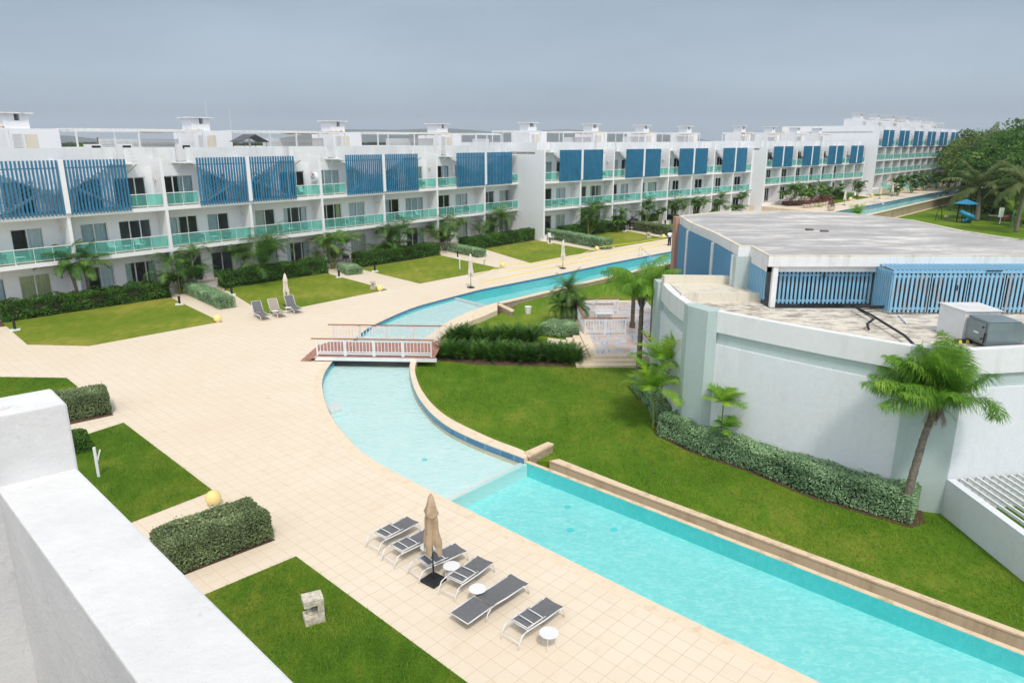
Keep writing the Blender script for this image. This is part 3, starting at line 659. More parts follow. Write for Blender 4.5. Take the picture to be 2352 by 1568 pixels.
def apartments(label,org,ang,cols,kinds,zs,zscr,zpar,depth,rec,rg,detail,yb,nsl,slab_t=.28,endw=True,zroof=None,hb=2.45,stairs=True):
    """cols: offsets along the facade; kinds: 'S' where blue screens flank the column, 'G' where glass does"""
    b=empty('apartment_building',(org[0],org[1],0),ang,1,label,'apartment building')
    u0,u1=cols[0],cols[-1]; n=len(cols)-1; nf=len(zs); zr=zroof or zpar-1.1; th=.22
    P=M['white']
    for k,z in enumerate(zs):
        mb=MB(); zz0=(z-slab_t) if k else ZP-.5; mb.box(u0-th/2,u1+th/2,0 if k else .3,depth,zz0,z); mb.build('floor_slab',P,b)
        mb=MB(); mb.box(u0,u1,.14 if k else .4,rec-.02,z+.002,z+.008); mb.build('balcony_floor',M['balc_tile'],b)
    mb=MB(); mb.box(u0-th/2,u1+th/2,rec+.02,depth,zr-.25,zr); mb.build('roof',M['roof'],b)
    mb=MB(); mb.box(u0-th/2,u1+th/2,depth-.25,depth,ZP,zpar); mb.build('rear_wall',P,b)
    mb=MB(); mb.box(u0+.2,u1-.2,rec+4.2,rec+4.3,zs[0],zr-.26); mb.build('interior_wall',M['interior'],b)
    for i,u in enumerate(cols):
        mb=MB(); end=i in (0,n)
        for k,z in enumerate(zs):
            zt=(zs[k+1]-slab_t) if k<nf-1 else zscr
            mb.box(u-th/2,u+th/2,.015,rec+ (depth-rec-.3 if end else 4.2) if k<nf-1 or end else rec+.02,z,zt)
        if end: mb.box(u-th/2,u+th/2,rec-.3,depth-.26,zscr,zpar)
        mb.build('party_wall',P,b)
        if kinds[i]=='S': mb=MB(); mb.box(u-.16,u+.16,-.19,.012,zs[-1]-slab_t*0+.0,zscr+.02); mb.build('screen_post',P,b)
    # facade walls and windows
    for k,z in enumerate(zs):
        top=k==nf-1; zt=zpar if top else zs[k+1]-slab_t
        ops=[]; wins=[]
        for i in range(n):
            a,c=cols[i]+th/2,cols[i+1]-th/2; w=c-a; gl=kinds[i]=='G'
            def at(fr,ww): x=(a+w*fr-ww/2) if gl else (c-w*fr-ww/2); return max(a+.05,min(x,c-ww-.05))
            wg=min(2.75,w*.36) if detail>1 else min(1.9,w*.33); ws=min(2.05,w*.28)
            hh=2.2
            o1=(at(.26,wg),wg,hh); o2=(at(.70,ws),ws,hh); ops+= [o1,o2]; wins.append((i,o1,3 if wg>2.3 else 2)); wins.append((i,o2,2))
        if top:
            # parapet gaps at the stair landings
            mb=MB(); segs=[]; cur=u0
            gaps=[]
            for i in range(n):
                gl=kinds[i]=='G'; a,c=cols[i],cols[i+1]; w=c-a; sw=w*.60
                x=(c-sw) if gl else (a+sw); gaps.append((min(x-.9,x+.0) if gl else x-.0, .9))
            wall_with(b,u0,u1,rec,.18,z,zr-.26,ops,P)
            mb=MB(); cur=u0
            for x,w in sorted(gaps):
                if x>cur: mb.box(cur,x,rec,rec+.18,zr-.26,zpar)
                mb.box(x,x+w,rec,rec+.18,zr-.26,zr-.001); cur=x+w
            mb.box(cur,u1,rec,rec+.18,zr-.26,zpar); mb.build('parapet',M['white_old'] if detail>2 else P,b)
        else: wall_with(b,u0,u1,rec,.18,z,zt,ops,P)
        for i,o,np_ in wins: window(b,o[0],rec,z,o[1],o[2],np_,rg,fancy=detail>0)
        if k:
            for i in range(n):
                gl=kinds[i]=='G'; a,c=cols[i]+th/2,cols[i+1]-th/2
                if top:
                    sw=(cols[i+1]-cols[i])*.60; xs=(c-sw,c-.10) if gl else (a+.10,a+sw); xr=(a+.02,xs[0]-.04) if gl else (xs[1]+.04,c-.02)
                    louvre(b,xs[0],xs[1],z,zscr-.02,nsl)
                    if stairs: stair(b,xs[0] if gl else xs[1],c if gl else a,z,zr,rec)
                    railing(b,xr[0],xr[1],z)
                else: railing(b,a+.02,c-.02,z)
        # wall lamps
        if detail>0:
            for i in range(n):
                x=cols[i+1]-th/2 if True else 0; mb=MB(); mb.box(x-.16,x-.001,rec*.55,rec*.55+.2,z+1.95,z+2.1); mb.build('wall_lamp',M['canvaswhite'],b)
    roofworks(b,cols,kinds,zr,yb,rg,detail,hb,depth)
    return b
def row(a,bb,z,xs,k=1.0,pre=()):
    ps=[hit(a,bb,x,z)*k for x in xs]; o=ps[0]; t=Vector((1,bb)).normalized(); cols=[(p-o).dot(t) for p in ps]
    cols=list(pre)+cols
    return (o.x,o.y),math.atan2(t.y,t.x),cols,t
def zk(z,k): return H+(z-H)*k
BLD={}
o,ang,cols,t=row(88.24,1.25,6.5,[157,383,575,740,882,1005,1114,1209]); cols=[-21.6,-14.4,-7.2]+cols
BLD['A']=dict(o=o,ang=ang,cols=cols,kinds='GSGSGSGSGSG'[1:1+len(cols)],z=(.4,3.55,6.7),t=t)
BLD['A']['kinds']='S'+'GS'*5+'G'; BLD['A']['kinds']='SGSGSGSGSGG'[:0]+''.join('G' if (i%2==0) else 'S' for i in range(len(cols)))
# column index 3 is the first measured one and carries screens on both sides
BLD['A']['kinds']=''.join('S' if i%2==1 else 'G' for i in range(len(cols)))
apartments('nearest white three-storey apartment row, largest windows, far left to the middle of the photo',o,ang,cols,BLD['A']['kinds'],(.4,3.55,6.7),10.27,11.02,13,1.5,random.Random(3),3,6.2,18)
o,ang,cols,t=row(82.41,.94,6.8,[1251,1334.5,1409.5,1476,1536,1590,1639,1685,1726])
BLD['B']=dict(o=o,ang=ang,cols=cols,kinds='GSGSGSGSG',z=(.55,3.8,6.94),t=t)
apartments('middle white three-storey apartment row standing forward of the nearest one, dense blue screens',o,ang,cols,'GSGSGSGSG',(.55,3.8,6.94),10.5,11.35,15,1.5,random.Random(5),2,8.2,17)
k=.88
o,ang,cols,t=row(90.93,.92,6.9,[1759.3,1795,1829,1861,1889,1916,1941.7,1964.5,1986],k)
BLD['C']=dict(o=o,ang=ang,cols=cols,kinds='GSGSGSGSG',z=(1.9,zk(3.9,k),zk(7.01,k)),t=t)
apartments('third white apartment row, three storeys, just left of the tall four-storey block',o,ang,cols,'GSGSGSGSG',(1.9,zk(3.9,k),zk(7.01,k)),zk(10.58,k),zk(11.3,k)+.15,13,1.3,random.Random(6),1,7.0,14,slab_t=.25)
k=.84
o,ang,cols,t=row(78.53,1.09,10.2,[2017,2036.5,2055.2,2072.7,2089.6,2105,2121.5],k); c2=row(81.1,1.09,10.2,[2122,2135,2149,2163,2175,2187,2198.7],k)[2]
cols=cols+[cols[-1]+x for x in c2[1:]]
zD=[zk(z,k) for z in (1.1,4.15,7.28,10.4)]
BLD['D']=dict(o=o,ang=ang,cols=cols,kinds='GSGSGSGSGSGSG',z=zD,t=t)
apartments('tallest white apartment block, four storeys, farthest away beside the dark trees',o,ang,cols,'GSGSGSGSGSGSG',zD,zk(13.97,k),zk(14.9,k),19,1.3,random.Random(8),1,5.0,12,slab_t=.25)
def bpt(key,u,y,z):
    b=BLD[key]; c,s=math.cos(b['ang']),math.sin(b['ang']); return Vector((b['o'][0]+u*c-y*s,b['o'][1]+u*s+y*c,z))
# ================================================================== pavilion on the right
Z3=lambda x,y:(1347.5+x/2.3276,551.2+y/2.3276)
Z4=lambda x,y:(1567.9+x/7.111,490+y/7.111)
Z5=lambda x,y:(1194.4+x/5.12,563.5+y/5.12)
pv=empty('pavilion',(0,0,0),0,1,'white and sage pavilion with curved wall, blue panels and weathered flat roof','pavilion')
TP=5.3
base=[Vector((6.75,32.18)),Vector((6.95,27.64)),Vector((7.66,26.57)),Vector((12.54,21.69)),Vector((14.03,21.21)),Vector((15.96,21.52)),Vector((40,25.5))]
def wseg(mb,a,b,d0,d1,z0,z1):
    """wall slab along a->b between offsets d0 and d1 outward (to the right-hand side of a->b is outward)"""
    t=(b-a).normalized(); n=Vector((t.y,-t.x)); 
    if n.y>0 and abs(n.y)>abs(n.x)*.2: n=-n
    if n.x>0 and abs(n.x)>abs(n.y): n=-n
    mb.prism([a+n*d0,b+n*d0,b+n*d1,a+n*d1],z0,z1)
def curve(a,b,bul,n=8):
    t=(b-a); nn=Vector((t.y,-t.x)).normalized()
    if nn.y>0: nn=-nn
    return [a+t*(i/n)+nn*bul*math.sin(math.pi*i/n) for i in range(n+1)]
segs=[('w',base[0]+Vector((0.1,.2)),base[1]),('w',base[2],base[3]),('w',base[4],base[6])]
white,frz,fas=MB(),MB(),MB()
for _,a,b in segs:
    cc=curve(a,b,.12 if (b-a).length<9 else .0,8 if (b-a).length<9 else 1)
    for p,q in zip(cc[:-1],cc[1:]):
        wseg(white,p,q,-.3,.0,ZL-.3,TP-1.28); wseg(frz,p,q,-.3,-.09,TP-1.28,TP-.80); wseg(fas,p,q,-.3,.015,TP-.80,TP)
white.build('lower_wall',M['pavwhite'],pv); frz.build('frieze',M['sage'],pv); fas.build('fascia',M['white_old'],pv)
mb=MB(); mb.prism([base[1]+Vector((-.10,.25)),base[1]+Vector((-.06,-.25)),base[2]+Vector((-.25,-.12)),base[2]+Vector((.12,-.16)),base[2]+Vector((.35,.4)),base[1]+Vector((.4,.3))],ZL-.3,TP+.004); mb.build('pilaster',M['sage'],pv)
mb=MB(); mb.prism([base[3]+Vector((-.02,-.02)),base[4]+Vector((.02,-.07)),base[4]+Vector((.06,.3)),base[3]+Vector((.2,.3))],ZL-.3,TP+.004); mb.build('pilaster',M['sage'],pv)
mb=MB(); mb.prism([base[0]+Vector((-.12,.9)),base[0]+Vector((-.1,.0)),base[0]+Vector((.3,.0)),base[0]+Vector((.3,.9))],ZL-.3,TP+.004); mb.build('pilaster',M['sage'],pv)
R7=[Vector(v) for v in [(10.09,43.9),(9.82,40.13),(9.92,35.25),(9.75,30.84),(10.24,30.77),(10.12,28.13),(40,28.2),(40,36),(23.39,32.84),(22.75,36.21),(22.95,41.37),(21.98,43.92),(20.62,46.37),(17.02,46.95),(13.35,46.63)]]
RZ=7.1
out=[base[0]+Vector((.1,.2)),base[1],base[2],base[3],base[4],base[6],Vector((40,28.1)),Vector((10.3,28.1)),Vector((10.3,31.2)),Vector((9.9,31.2)),Vector((9.9,35)),Vector((7.2,35))]
mb=MB(); mb.prism([p*1.0 for p in out],TP-.6,TP-.25); mb.build('terrace_floor',M['terrace'],pv)
# upper storey
mb=MB(); core=[Vector((10.25,43.6)),Vector((10.0,40.1)),Vector((10.1,35.2)),Vector((9.95,31.2)),Vector((10.6,31.0)),Vector((10.6,30.2)),Vector((40,30.2)),Vector((40,35.6)),Vector((23.2,32.9)),Vector((22.4,36.2)),Vector((22.6,41.2)),Vector((21.7,43.6)),Vector((20.4,46.0)),Vector((17,46.6)),Vector((13.5,46.3))]
mb.prism(core,-1.3,RZ-.45); mb.build('upper_wall',M['white_old'],pv)
mb=MB(); mb.prism(R7,RZ-.38,RZ); rf=mb.build('roof',M['white_old'],pv)
c0=Vector((16,37)); 
mb=MB(); mb.prism([p+(c0-p).normalized()*.28 for p in R7],RZ-.05,RZ+.02,bottom=False); mb.build('roof_membrane',M['roof'],rf)
rk=MB()
for i in range(len(R7)):
    a,b=R7[i],R7[(i+1)%len(R7)]
    if i in (6,): continue
    ca=(c0-a).normalized(); cb=(c0-b).normalized(); rk.prism([a+ca*.02,b+cb*.02,b+cb*.24,a+ca*.24],RZ-.1,RZ+.06)
rk.build('roof_kerb',M['cream_old'],rf)
# blue panels and white posts on the pool side
fpts=[Vector((10.02,43.4)),Vector((9.80,40.13)),Vector((9.90,35.25)),Vector((9.72,31.1))]
def face(a,b,d0,d1,z0,z1,mat,nm,ta=0,tb=1):
    t=b-a; n=Vector((-abs(t.y),t.x*(1 if t.y<0 else -1))).normalized(); 
    if n.x>0: n=-n
    p=a+t*ta; q=a+t*tb; mb=MB(); mb.prism([p-n*d0,q-n*d0,q+n*d1,p+n*d1],z0,z1); return mb.build(nm,mat,pv)
face(fpts[0],fpts[1],.2,.02,3.7,RZ-.40,M['panelblue'],'blue_panel',.05,.93)
face(fpts[1],fpts[2],.2,.02,3.6,RZ-.40,M['panelblue'],'blue_panel',.03,.96)
face(fpts[2],fpts[3],.2,.02,3.6,RZ-.40,M['panelblue'],'blue_panel',.04,.90)
for a,b,s,e_ in ((fpts[0],fpts[1],.93,1.0),(fpts[1],fpts[2],-.0,.03),(fpts[1],fpts[2],.96,1.0),(fpts[2],fpts[3],0,.04),(fpts[2],fpts[3],.90,1.0)):
    face(a,b,.2,.07,3.2,RZ-.40,M['whitepaint'],'panel_post',s,e_)
face(fpts[0],fpts[1],.2,.03,0,3.6,M['panelblue'],'side_shutter',.1,.4); face(fpts[0],fpts[1],.2,.01,0,3.6,M['glass'],'side_window',.5,.85)
mb=MB(); mb.prism([(9.85,44.3),(9.85,43.5),(10.5,43.5),(10.5,44.3)],-.9,RZ-.02); mb.build('corner_column',M['orange'],pv)
mb=MB(); mb.prism([(9.65,31.15),(9.65,30.72),(10.32,30.62),(10.32,31.15)],TP-.3,RZ-.385); mb.build('corner_pier',M['sage'],pv)
# terrace upstands
mb=MB(); mb.prism([(6.8,32.15),(10.0,31.95),(10.0,31.65),(6.85,31.85)],TP-.3,TP+.38); mb.build('terrace_upstand',M['cream_old'],pv); mb=MB(); mb.prism([(7.05,29.55),(10.35,29.5),(10.35,29.25),(7.05,29.3)],TP-.26,TP+.12); mb.build('terrace_upstand',M['cream_old'],pv)
mb=MB(); mb.prism([(7.1,31.8),(10.3,31.8),(10.3,29.5),(7.1,29.5)],TP-.25,TP+.05); mb.build('terrace_ledge',M['cream_old'],pv)
# beam and post under the roof front edge
mb=MB(); mb.box(10.14,40,28.32,28.5,RZ-.62,RZ-.385); mb.prism([(10.15,28.32),(10.35,28.32),(10.45,30.6),(10.25,30.6)],RZ-.62,RZ-.386); mb.build('roof_beam',M['white_old'],pv)
mb=MB(); mb.box(10.36,10.56,28.18,28.36,TP-.25,RZ-.39); mb.build('corner_post',M['whitepaint'],pv)
# lattice enclosures of light blue slats
def lattice(mb,a,b,z0,z1,sp=.165,w=.085,d=.03,rails=(.12,.88)):
    a=Vector(a);b=Vector(b); L=(b-a).length; t=(b-a)/L; n=Vector((t.y,-t.x)); k=int(L/sp)
    for i in range(k+1):
        p=a+t*(sp*i+(L-k*sp)/2); mb.prism([p-t*w/2-n*.0,p+t*w/2,p+t*w/2+n*d,p-t*w/2+n*d],z0+.04+.02*rnd.random(),z1+.01*rnd.random())
    for f in rails:
        z=z0+(z1-z0)*f; mb.prism([a-n*.035,b-n*.035,b-n*.001,a-n*.001],z-.045,z+.045)
la=empty('lattice_gates',(10.6,28.45,TP-.25),0,1,'flat row of light blue slatted gates with a padlock under the white roof beam','lattice gate')
def localize(mb,o): mb.v=[(v[0]-o[0],v[1]-o[1],v[2]-o[2]) for v in mb.v]; return mb
O=(10.6,28.45,TP-.25)
for i in range(4):
    x0=10.62+i*.99; mb=MB(); lattice(mb,(x0,28.62),(x0+.95,28.62),TP-.22,RZ-.64); localize(mb,O).build('gate_leaf',M['slatblue'],la)
mb=MB(); mb.box(12.48,12.62,28.50,28.53,6.28,6.31); mb.box(12.53,12.57,28.49,28.54,6.17,6.27); localize(mb,O).build('padlock',M['black'],la)
mb=MB(); lattice(mb,(10.22,30.55),(10.30,28.75),TP-.1,RZ-.63,.17,.09); tag(localize(mb,(10.2,30,TP)).build('side_lattice',M['slatblue'],loc=(10.2,30,TP)),'short angled run of light blue slats between the grey-green pier and the white post','lattice screen')
en=empty('slatted_enclosure',(14.6,27.05,TP-.25),0,1,'long box enclosure of peeling blue slats with slatted top standing out on the roof terrace','slatted enclosure')
O=(14.6,27.05,TP-.25); ZE=6.72
mb=MB(); lattice(mb,(14.52,28.30),(14.55,27.1),TP-.22,ZE,.15,.08); localize(mb,O).build('end_panel',M['slatblue'],en)
x=14.6
for i in range(6):
    mb=MB(); lattice(mb,(x,27.05),(x+1.38,27.05),TP-.22,ZE,.172,.09); localize(mb,O).build('gate_leaf',M['slatpeel'],en); x+=1.42
mb=MB(); xx=14.6
while xx<23: mb.bar((xx,27.02,ZE+.05),(xx-.02,28.42,ZE+.12),.09,.03); xx+=.172
mb.box(14.5,23,27.0,27.06,ZE-.06,ZE+.03); mb.box(14.5,23,28.2,28.26,ZE,ZE+.09); localize(mb,O).build('slatted_top',M['slatblue'],en)
mb=MB(); mb.box(17.0,17.04,26.98,27.0,6.0,6.2); mb.box(18.0,18.6,26.93,26.99,ZE+.03,ZE+.06); localize(mb,O).build('gate_latch',M['black'],en)
def condenser(x,y,w,d,h,lab):
    e=empty('condenser_unit',(x,y,TP-.25),0,1,lab,'condenser unit','grey condenser units behind the blue slats')
    mb=MB(); mb.box(0,w,0,d,.08,h); mb.box(.05,w-.05,.05,d-.05,0,.08); mb.build('casing',M['louvregrey'],e,bevel=.01)
    mb=MB()
    for i in range(int((h-.3)/.06)): mb.box(.08,w-.08,-.018,-.002,.18+i*.06,.20+i*.06)
    mb.build('grille',M['black'],e)
    mb=MB(); mb.lathe([(.0,.02),(.22,.02),(.24,.0)],16,(w/2,d/2,h+.001)); mb.build('fan_guard',M['black'],e)
for i,(x,w) in enumerate(((14.95,1.2),(16.35,1.1),(17.75,1.2),(19.3,1.2),(20.8,1.2))): condenser(x,27.35,w,.75,1.3,['leftmost','second','third','fourth','rightmost'][i]+' grey condenser inside the long peeling slatted enclosure')
for i,x in enumerate((11.0,12.3,13.4)): condenser(x,29.0,.95,.8,1.2,['left','middle','right'][i]+' grey condenser behind the flat blue slatted gates')
# air handler: white plinth box and grey unit with hood
mb=MB(); mb.prism([(14.95,24.5),(16.25,24.5),(16.25,23.25),(15.05,23.2)],TP-.25,6.05); 
wb=empty('roof_duct_box',(15.5,23.8,TP-.25),0,1,'white rendered box with purple-grey stained lid on the roof terrace','roof box')
localize(mb,(15.5,23.8,TP-.25)).build('body',M['whitepaint'],wb,bevel=.01)
mb=MB(); mb.prism([(14.9,24.55),(16.3,24.55),(16.3,23.2),(15.0,23.15)],6.05,6.08); localize(mb,(15.5,23.8,TP-.25)).build('lid',M['dirtywhite'],wb)
ah=empty('air_handler',(15.2,22.1,TP-.25),0,1,'grey sheet-metal air handler with intake hood and access door on yellow-black blocks','air handler')
O=(15.2,22.1,TP-.25)
mb=MB(); mb.box(15.12,16.15,22.05,23.12,5.2,5.98); localize(mb,O).build('casing',M['galv'],ah,bevel=.012)
mb=MB(); mb.add([(15.10,22.03,5.98),(16.17,22.03,5.98),(16.17,23.12,5.98),(15.10,23.12,5.98),(15.65,22.55,6.08)],[(0,1,4),(1,2,4),(2,3,4),(3,0,4),(3,2,1,0)]); localize(mb,O).build('pitched_lid',M['galv'],ah)
mb=MB(); mb.box(15.095,15.118,22.17,22.98,5.28,5.9); localize(mb,O).build('access_door',M['galv'],ah,bevel=.005)
mb=MB(); mb.box(15.08,15.094,22.45,22.7,5.5,5.56); localize(mb,O).build('label_plate',M['whitepaint'],ah)
mb=MB(); mb.box(15.06,15.094,22.24,22.30,5.74,5.78); mb.box(15.06,15.094,22.24,22.30,5.36,5.40); mb.bar((15.09,22.15,5.6),(15.05,22.12,5.15),.03); localize(mb,O).build('door_handle',M['black'],ah)
mb=MB(); mb.add([(16.15,22.1,5.95),(16.15,23.05,5.95),(16.15,22.1,5.3),(16.15,23.05,5.3),(17.1,22.1,5.62),(17.1,23.05,5.62),(17.1,22.1,5.55),(17.1,23.05,5.55)],[(0,4,5,1),(2,3,7,6),(0,2,6,4),(1,5,7,3),(4,6,7,5)]); localize(mb,O).build('intake_hood',M['galv'],ah)
def block(x,y,lab):
    e=empty('support_block',(x,y,TP-.25),0,1,lab,'support block','yellow and black rubber blocks under the roof unit')
    mb=MB(); mb.add([(-.3,-.09,0),(.3,-.09,0),(.3,.09,0),(-.3,.09,0),(-.24,-.05,.13),(.24,-.05,.13),(.24,.05,.13),(-.24,.05,.13)],[(3,2,1,0),(4,5,6,7),(0,1,5,4),(1,2,6,5),(2,3,7,6),(3,0,4,7)]); mb.build('rubber_block',M['black'],e)
    mb=MB()
    for x0 in (-.16,.08): mb.add([(x0-.03,-.092,.01),(x0+.10,-.092,.01),(x0+.075,-.056,.118),(x0+.0,-.056,.118)],[(0,1,2,3)])
    mb.build('reflector',M['tape'],e)
block(14.95,22.95,'yellow and black block at the white box corner'); block(15.35,21.98,'yellow and black block under the near corner of the grey unit'); block(16.5,22.1,'yellow and black block under the intake hood')
# pipes on the terrace
mb=MB(); zt=TP-.02
mb.tube([G(*Z3(1590,355),zt),G(*Z3(1430,355),zt),G(*Z3(1520,400),zt),G(*Z3(1700,510),zt),G(*Z3(1750,560),zt)],.045); mb.tube([G(*Z3(1530,425),zt),G(*Z3(1500,448),zt),G(*Z3(1508,480),TP-.2)],.045)
mb.tube([G(*Z3(1590,362),zt-.06),G(*Z3(1450,372),zt-.08),G(*Z3(1540,425),zt-.08)],.02)
tag(mb.build('black_pipe',M['black']),'bent black insulated pipe run lying on the stained roof terrace','pipe')
mb=MB(); mb.tube([G(*Z3(1668,400),TP-.2),G(*Z3(1712,445),TP-.2)],.03); tag(mb.build('white_pipe',M['whitepaint']),'short white pipe beside the slatted enclosure on the terrace','pipe')
mb=MB(); mb.box(14.98,15.3,36.6,36.9,RZ+.02,RZ+.1); mb.box(15.5,15.85,36.1,36.35,RZ+.02,RZ+.09); tag(mb.build('roof_rubble',M['oldwood']),'two small dark blocks left on the grey pavilion roof','debris')
# walled utility yard with white slats in front of the right wall
ye=empty('utility_yard',(14.1,21.1,ZL),0,1,'low white wall and white slatted cover in the right corner of the lawn','walled yard')
O=(14.1,21.1,ZL); YT=1.0
ya=Vector((14.04,21.15)); yb_=Vector((14.17,17.34)); yt=(yb_-ya).normalized(); yc=ya+yt*16
mb=MB(); mb.prism([ya,yc,yc+Vector((.26,0)),ya+Vector((.26,0))],ZL-.4,YT); localize(mb,O).build('yard_wall',M['pavwhite'],ye)
mb=MB()
for i in range(34):
    x0=14.55+i*.30; mb.bar((x0,21.2+(x0-14.2)*.16,YT-.06),(x0+.9,4,YT-.06),.055,.09)
localize(mb,O).build('slat_cover',M['whitepaint'],ye)
mb=MB(); mb.box(14.3,30,5,24,-1.2,-1.1); localize(mb,O).build('yard_floor',M['louvregrey'],ye)
pm=MB()
for (a,b) in (((15.4,19.6,0),(18.5,19.6,0)),((15.6,18.8,-.2),(19,18.8,-.2)),((16,18,0),(19,18,0)),((16.2,20.2,-.3),(19,20.2,-.3)),((17,20.2,.2),(17,17.5,.2)),((18,20.2,.2),(18,17.5,.2))): pm.tube([a,b],.07)
tag(pm.build('teal_pipework',plain('teal_pipe',(.02,.25,.22),.5)),'teal plant pipework seen under the white slats of the corner yard','pipework')
pm=MB()
for x in (16.4,17.3,18.4): pm.tube([(x,19.2,-1.1),(x,19.2,.35)],.05); pm.lathe([(.0,0),(.12,0),(.12,.05),(0,.05)],10,(x,19.2,.35))
tag(pm.build('valve_stand',M['red']),'row of red valve wheels among the teal pipes under the slats','valve')
# ------------------------------------------------------------------ foreground balcony wall
fw0=Vector((-1.51,2.29)); fd=Vector((.717,-.697)); fnn=Vector((-.697,-.717))
fwall=empty('parapet_wall',(fw0.x,fw0.y,0),0,1,'thick white balcony parapet with raised block, cutting across the lower left corner','parapet wall')
a=fw0-fd*.02; 
def loc2(p): return (p.x-fw0.x,p.y-fw0.y)
mb=MB(); b_=fw0+fd*3.2; L=[a-fd*.05,b_,b_+fnn*.232,a-fd*.05+fnn*.232]
mb.prism([loc2(p) for p in L],8.0,10.4); wl=mb.build('wall',M['whitefg'],fwall,bevel=.006)
q=[G(154,926,10.64),G(119,891.6,10.64),G(0,913,10.64),G(0,956,10.64)]
d=(q[3]-q[0]).normalized(); q[2]=q[2]+d*1.2; q[3]=q[3]+d*1.2
mb=MB(); mb.prism([loc2(p) for p in (q[0],q[1],q[2],q[3])],8.0,10.64); mb.build('raised_block',M['whitefg'],fwall,bevel=.008)
# ================================================================== footbridge
ZB=.32
bA=G(727,817,ZB); bB=G(992,821,ZB); bC=G(1008,783,ZB); bD=G(757,781,ZB)
br=empty('footbridge',(bA.x,bA.y,0),0,1,'small wooden footbridge with white railings over the curved pool','footbridge')
bt=(bB-bA).normalized(); bn=Vector((-bt.y,bt.x,0)); bw=(bD-bA).dot(bn); bl=(bB-bA).length
def bl_(mb): return localize(mb,(bA.x,bA.y,0))
def bq(u,v,z=ZB): p=bA+bt*u+bn*v; return Vector((p.x,p.y,z))
mb=MB(); k=0.0
while k<bl+.15:
    a,b_=bq(k,0),bq(k+.125,0); c,d=bq(k+.125,bw),bq(k,bw); mb.prism([a.xy,b_.xy,c.xy,d.xy],ZB-.05,ZB); k+=.14
k=-.14
for i in range(3):
    zz=ZB-.1*(i+1)+.0; mb.prism([bq(-.30*(i+1),0).xy,bq(-.30*i-.01,0).xy,bq(-.30*i-.01,bw).xy,bq(-.30*(i+1),bw).xy],max(0,zz-.06)+.004*i,zz+.02)
bl_(mb).build('deck_boards',M['wood'],br)
for v in (0,bw-.08):
    mb=MB(); mb.prism([bq(-.1,v).xy,bq(bl+.25,v).xy,bq(bl+.25,v+.08).xy,bq(-.1,v+.08).xy],ZB-.26,ZB-.052); bl_(mb).build('side_beam',M['whitepaint'],br)
def balustrade(par,P,L,v0,panels,lf,hr=.95):
    """P(u,v,z) -> world; posts, rails and spindles for one side"""
    for i in range(panels):
        a=L*i/panels+.04; b_=L*(i+1)/panels-.04; mb=MB()
        for u in (a,b_): mb.bar(P(u,v0,0),P(u,v0,hr-.03),.07,.07,up=(1,0,0))
        mb.bar(P(a,v0,.12),P(b_,v0,.12),.04,.06); mb.bar(P(a,v0,.22),P(b_,v0,.22),.04,.05); mb.bar(P(a,v0,hr-.12),P(b_,v0,hr-.12),.04,.06)
        n=max(3,int((b_-a)/.17))
        for j in range(1,n): u=a+(b_-a)*j/n; mb.bar(P(u,v0,.24),P(u,v0,hr-.12),.032,.032,up=(1,0,0))
        lf(mb).build('railing_panel',M['whitepaint'],par)
    mb=MB(); mb.bar(P(-.25,v0,hr),P(L+.12,v0,hr),.10,.045); lf(mb).build('handrail',M['handrail'],par)
for v in (.06,bw-.06): balustrade(br,lambda u,v,z: bq(u,v,ZB+z),bl,v,4,bl_)
# ================================================================== tiled terrace with railings and pergola
te=[(4.15,42.6),(4.3,37.7),(9.9,37.8),(9.9,52),(4.6,52),(4.2,47.9)]
mb=MB(); mb.prism(te,ZL-.3,.146,bottom=False); mb.build('terrace_platform',M['coping'],kind='structure')
mb=MB(); mb.prism([(4.72,42.4),(4.75,38.2),(9.88,38.2),(9.88,51.5),(4.9,51.5),(4.72,47.9)],.146,.15,bottom=False); mb.build('patterned_tile_floor',M['azulejo'],kind='structure')
for i,(dd,zz) in enumerate(((.42,.015),(.84,-.115))):
    mb=MB(); mb.prism([(4.15-dd,42.6),(4.3-dd,37.7-dd),(6.8,37.7-dd),(6.8,37.75),(4.3,37.7),(4.15,42.6)],ZL-.3,zz,bottom=False); mb.build('terrace_step',M['coping'],kind='structure')
mb=MB(); mb.prism([(2.2,42.9),(3.3,42.4),(3.3,39.0),(2.0,39.3)],ZL-.1,ZL+.03); mb.build('side_path',M['deck'],kind='structure')
def fence(name,a,b,panels,label,z=.15):
    a=Vector(a);b=Vector(b); e=empty(name,(a.x,a.y,z),0,1,label,'fence'); L=(b-a).length; t=(b-a)/L
    def P(u,v,zz): return Vector((a.x+t.x*u,a.y+t.y*u,z+zz))
    balustrade(e,P,L,0,panels,lambda m: localize(m,(a.x,a.y,z)),1.0); return e
fence('white_fence',(4.41,42.33),(6.96,42.43),2,'front run of white terrace fence with brown handrail beside the steps')
fence('white_fence',(4.40,42.6),(4.27,47.84),3,'side run of white terrace fence behind the feathery dwarf palms')
fence('white_fence',(4.3,47.95),(7.3,48.1),2,'back run of white terrace fence nearest the pool')
fence('white_fence',(7.35,39.3),(7.45,36.8),1,'short white fence run by the tall palm trunk and pavilion wall')
e=empty('lattice_bench',(5.5,46.4,.15),0,1,'white lattice bench with brown top rail inside the terrace fence','bench')
mb=MB()
for i in range(7): mb.box(i*.19,i*.19+.05,0,.04,0,.95)
for i in range(5): mb.box(0,1.19,-.005,.045,.2+i*.17,.24+i*.17)
mb.build('backrest',M['whitepaint'],e); mb=MB(); mb.box(-.03,1.22,-.03,.07,.951,.99); mb.build('top_rail',M['handrail'],e)
mb=MB(); mb.box(0,1.19,-.45,-.006,.40,.44); mb.box(0,.05,-.45,-.4,0,.4); mb.box(1.14,1.19,-.45,-.4,0,.4); mb.build('seat',M['whitepaint'],e)
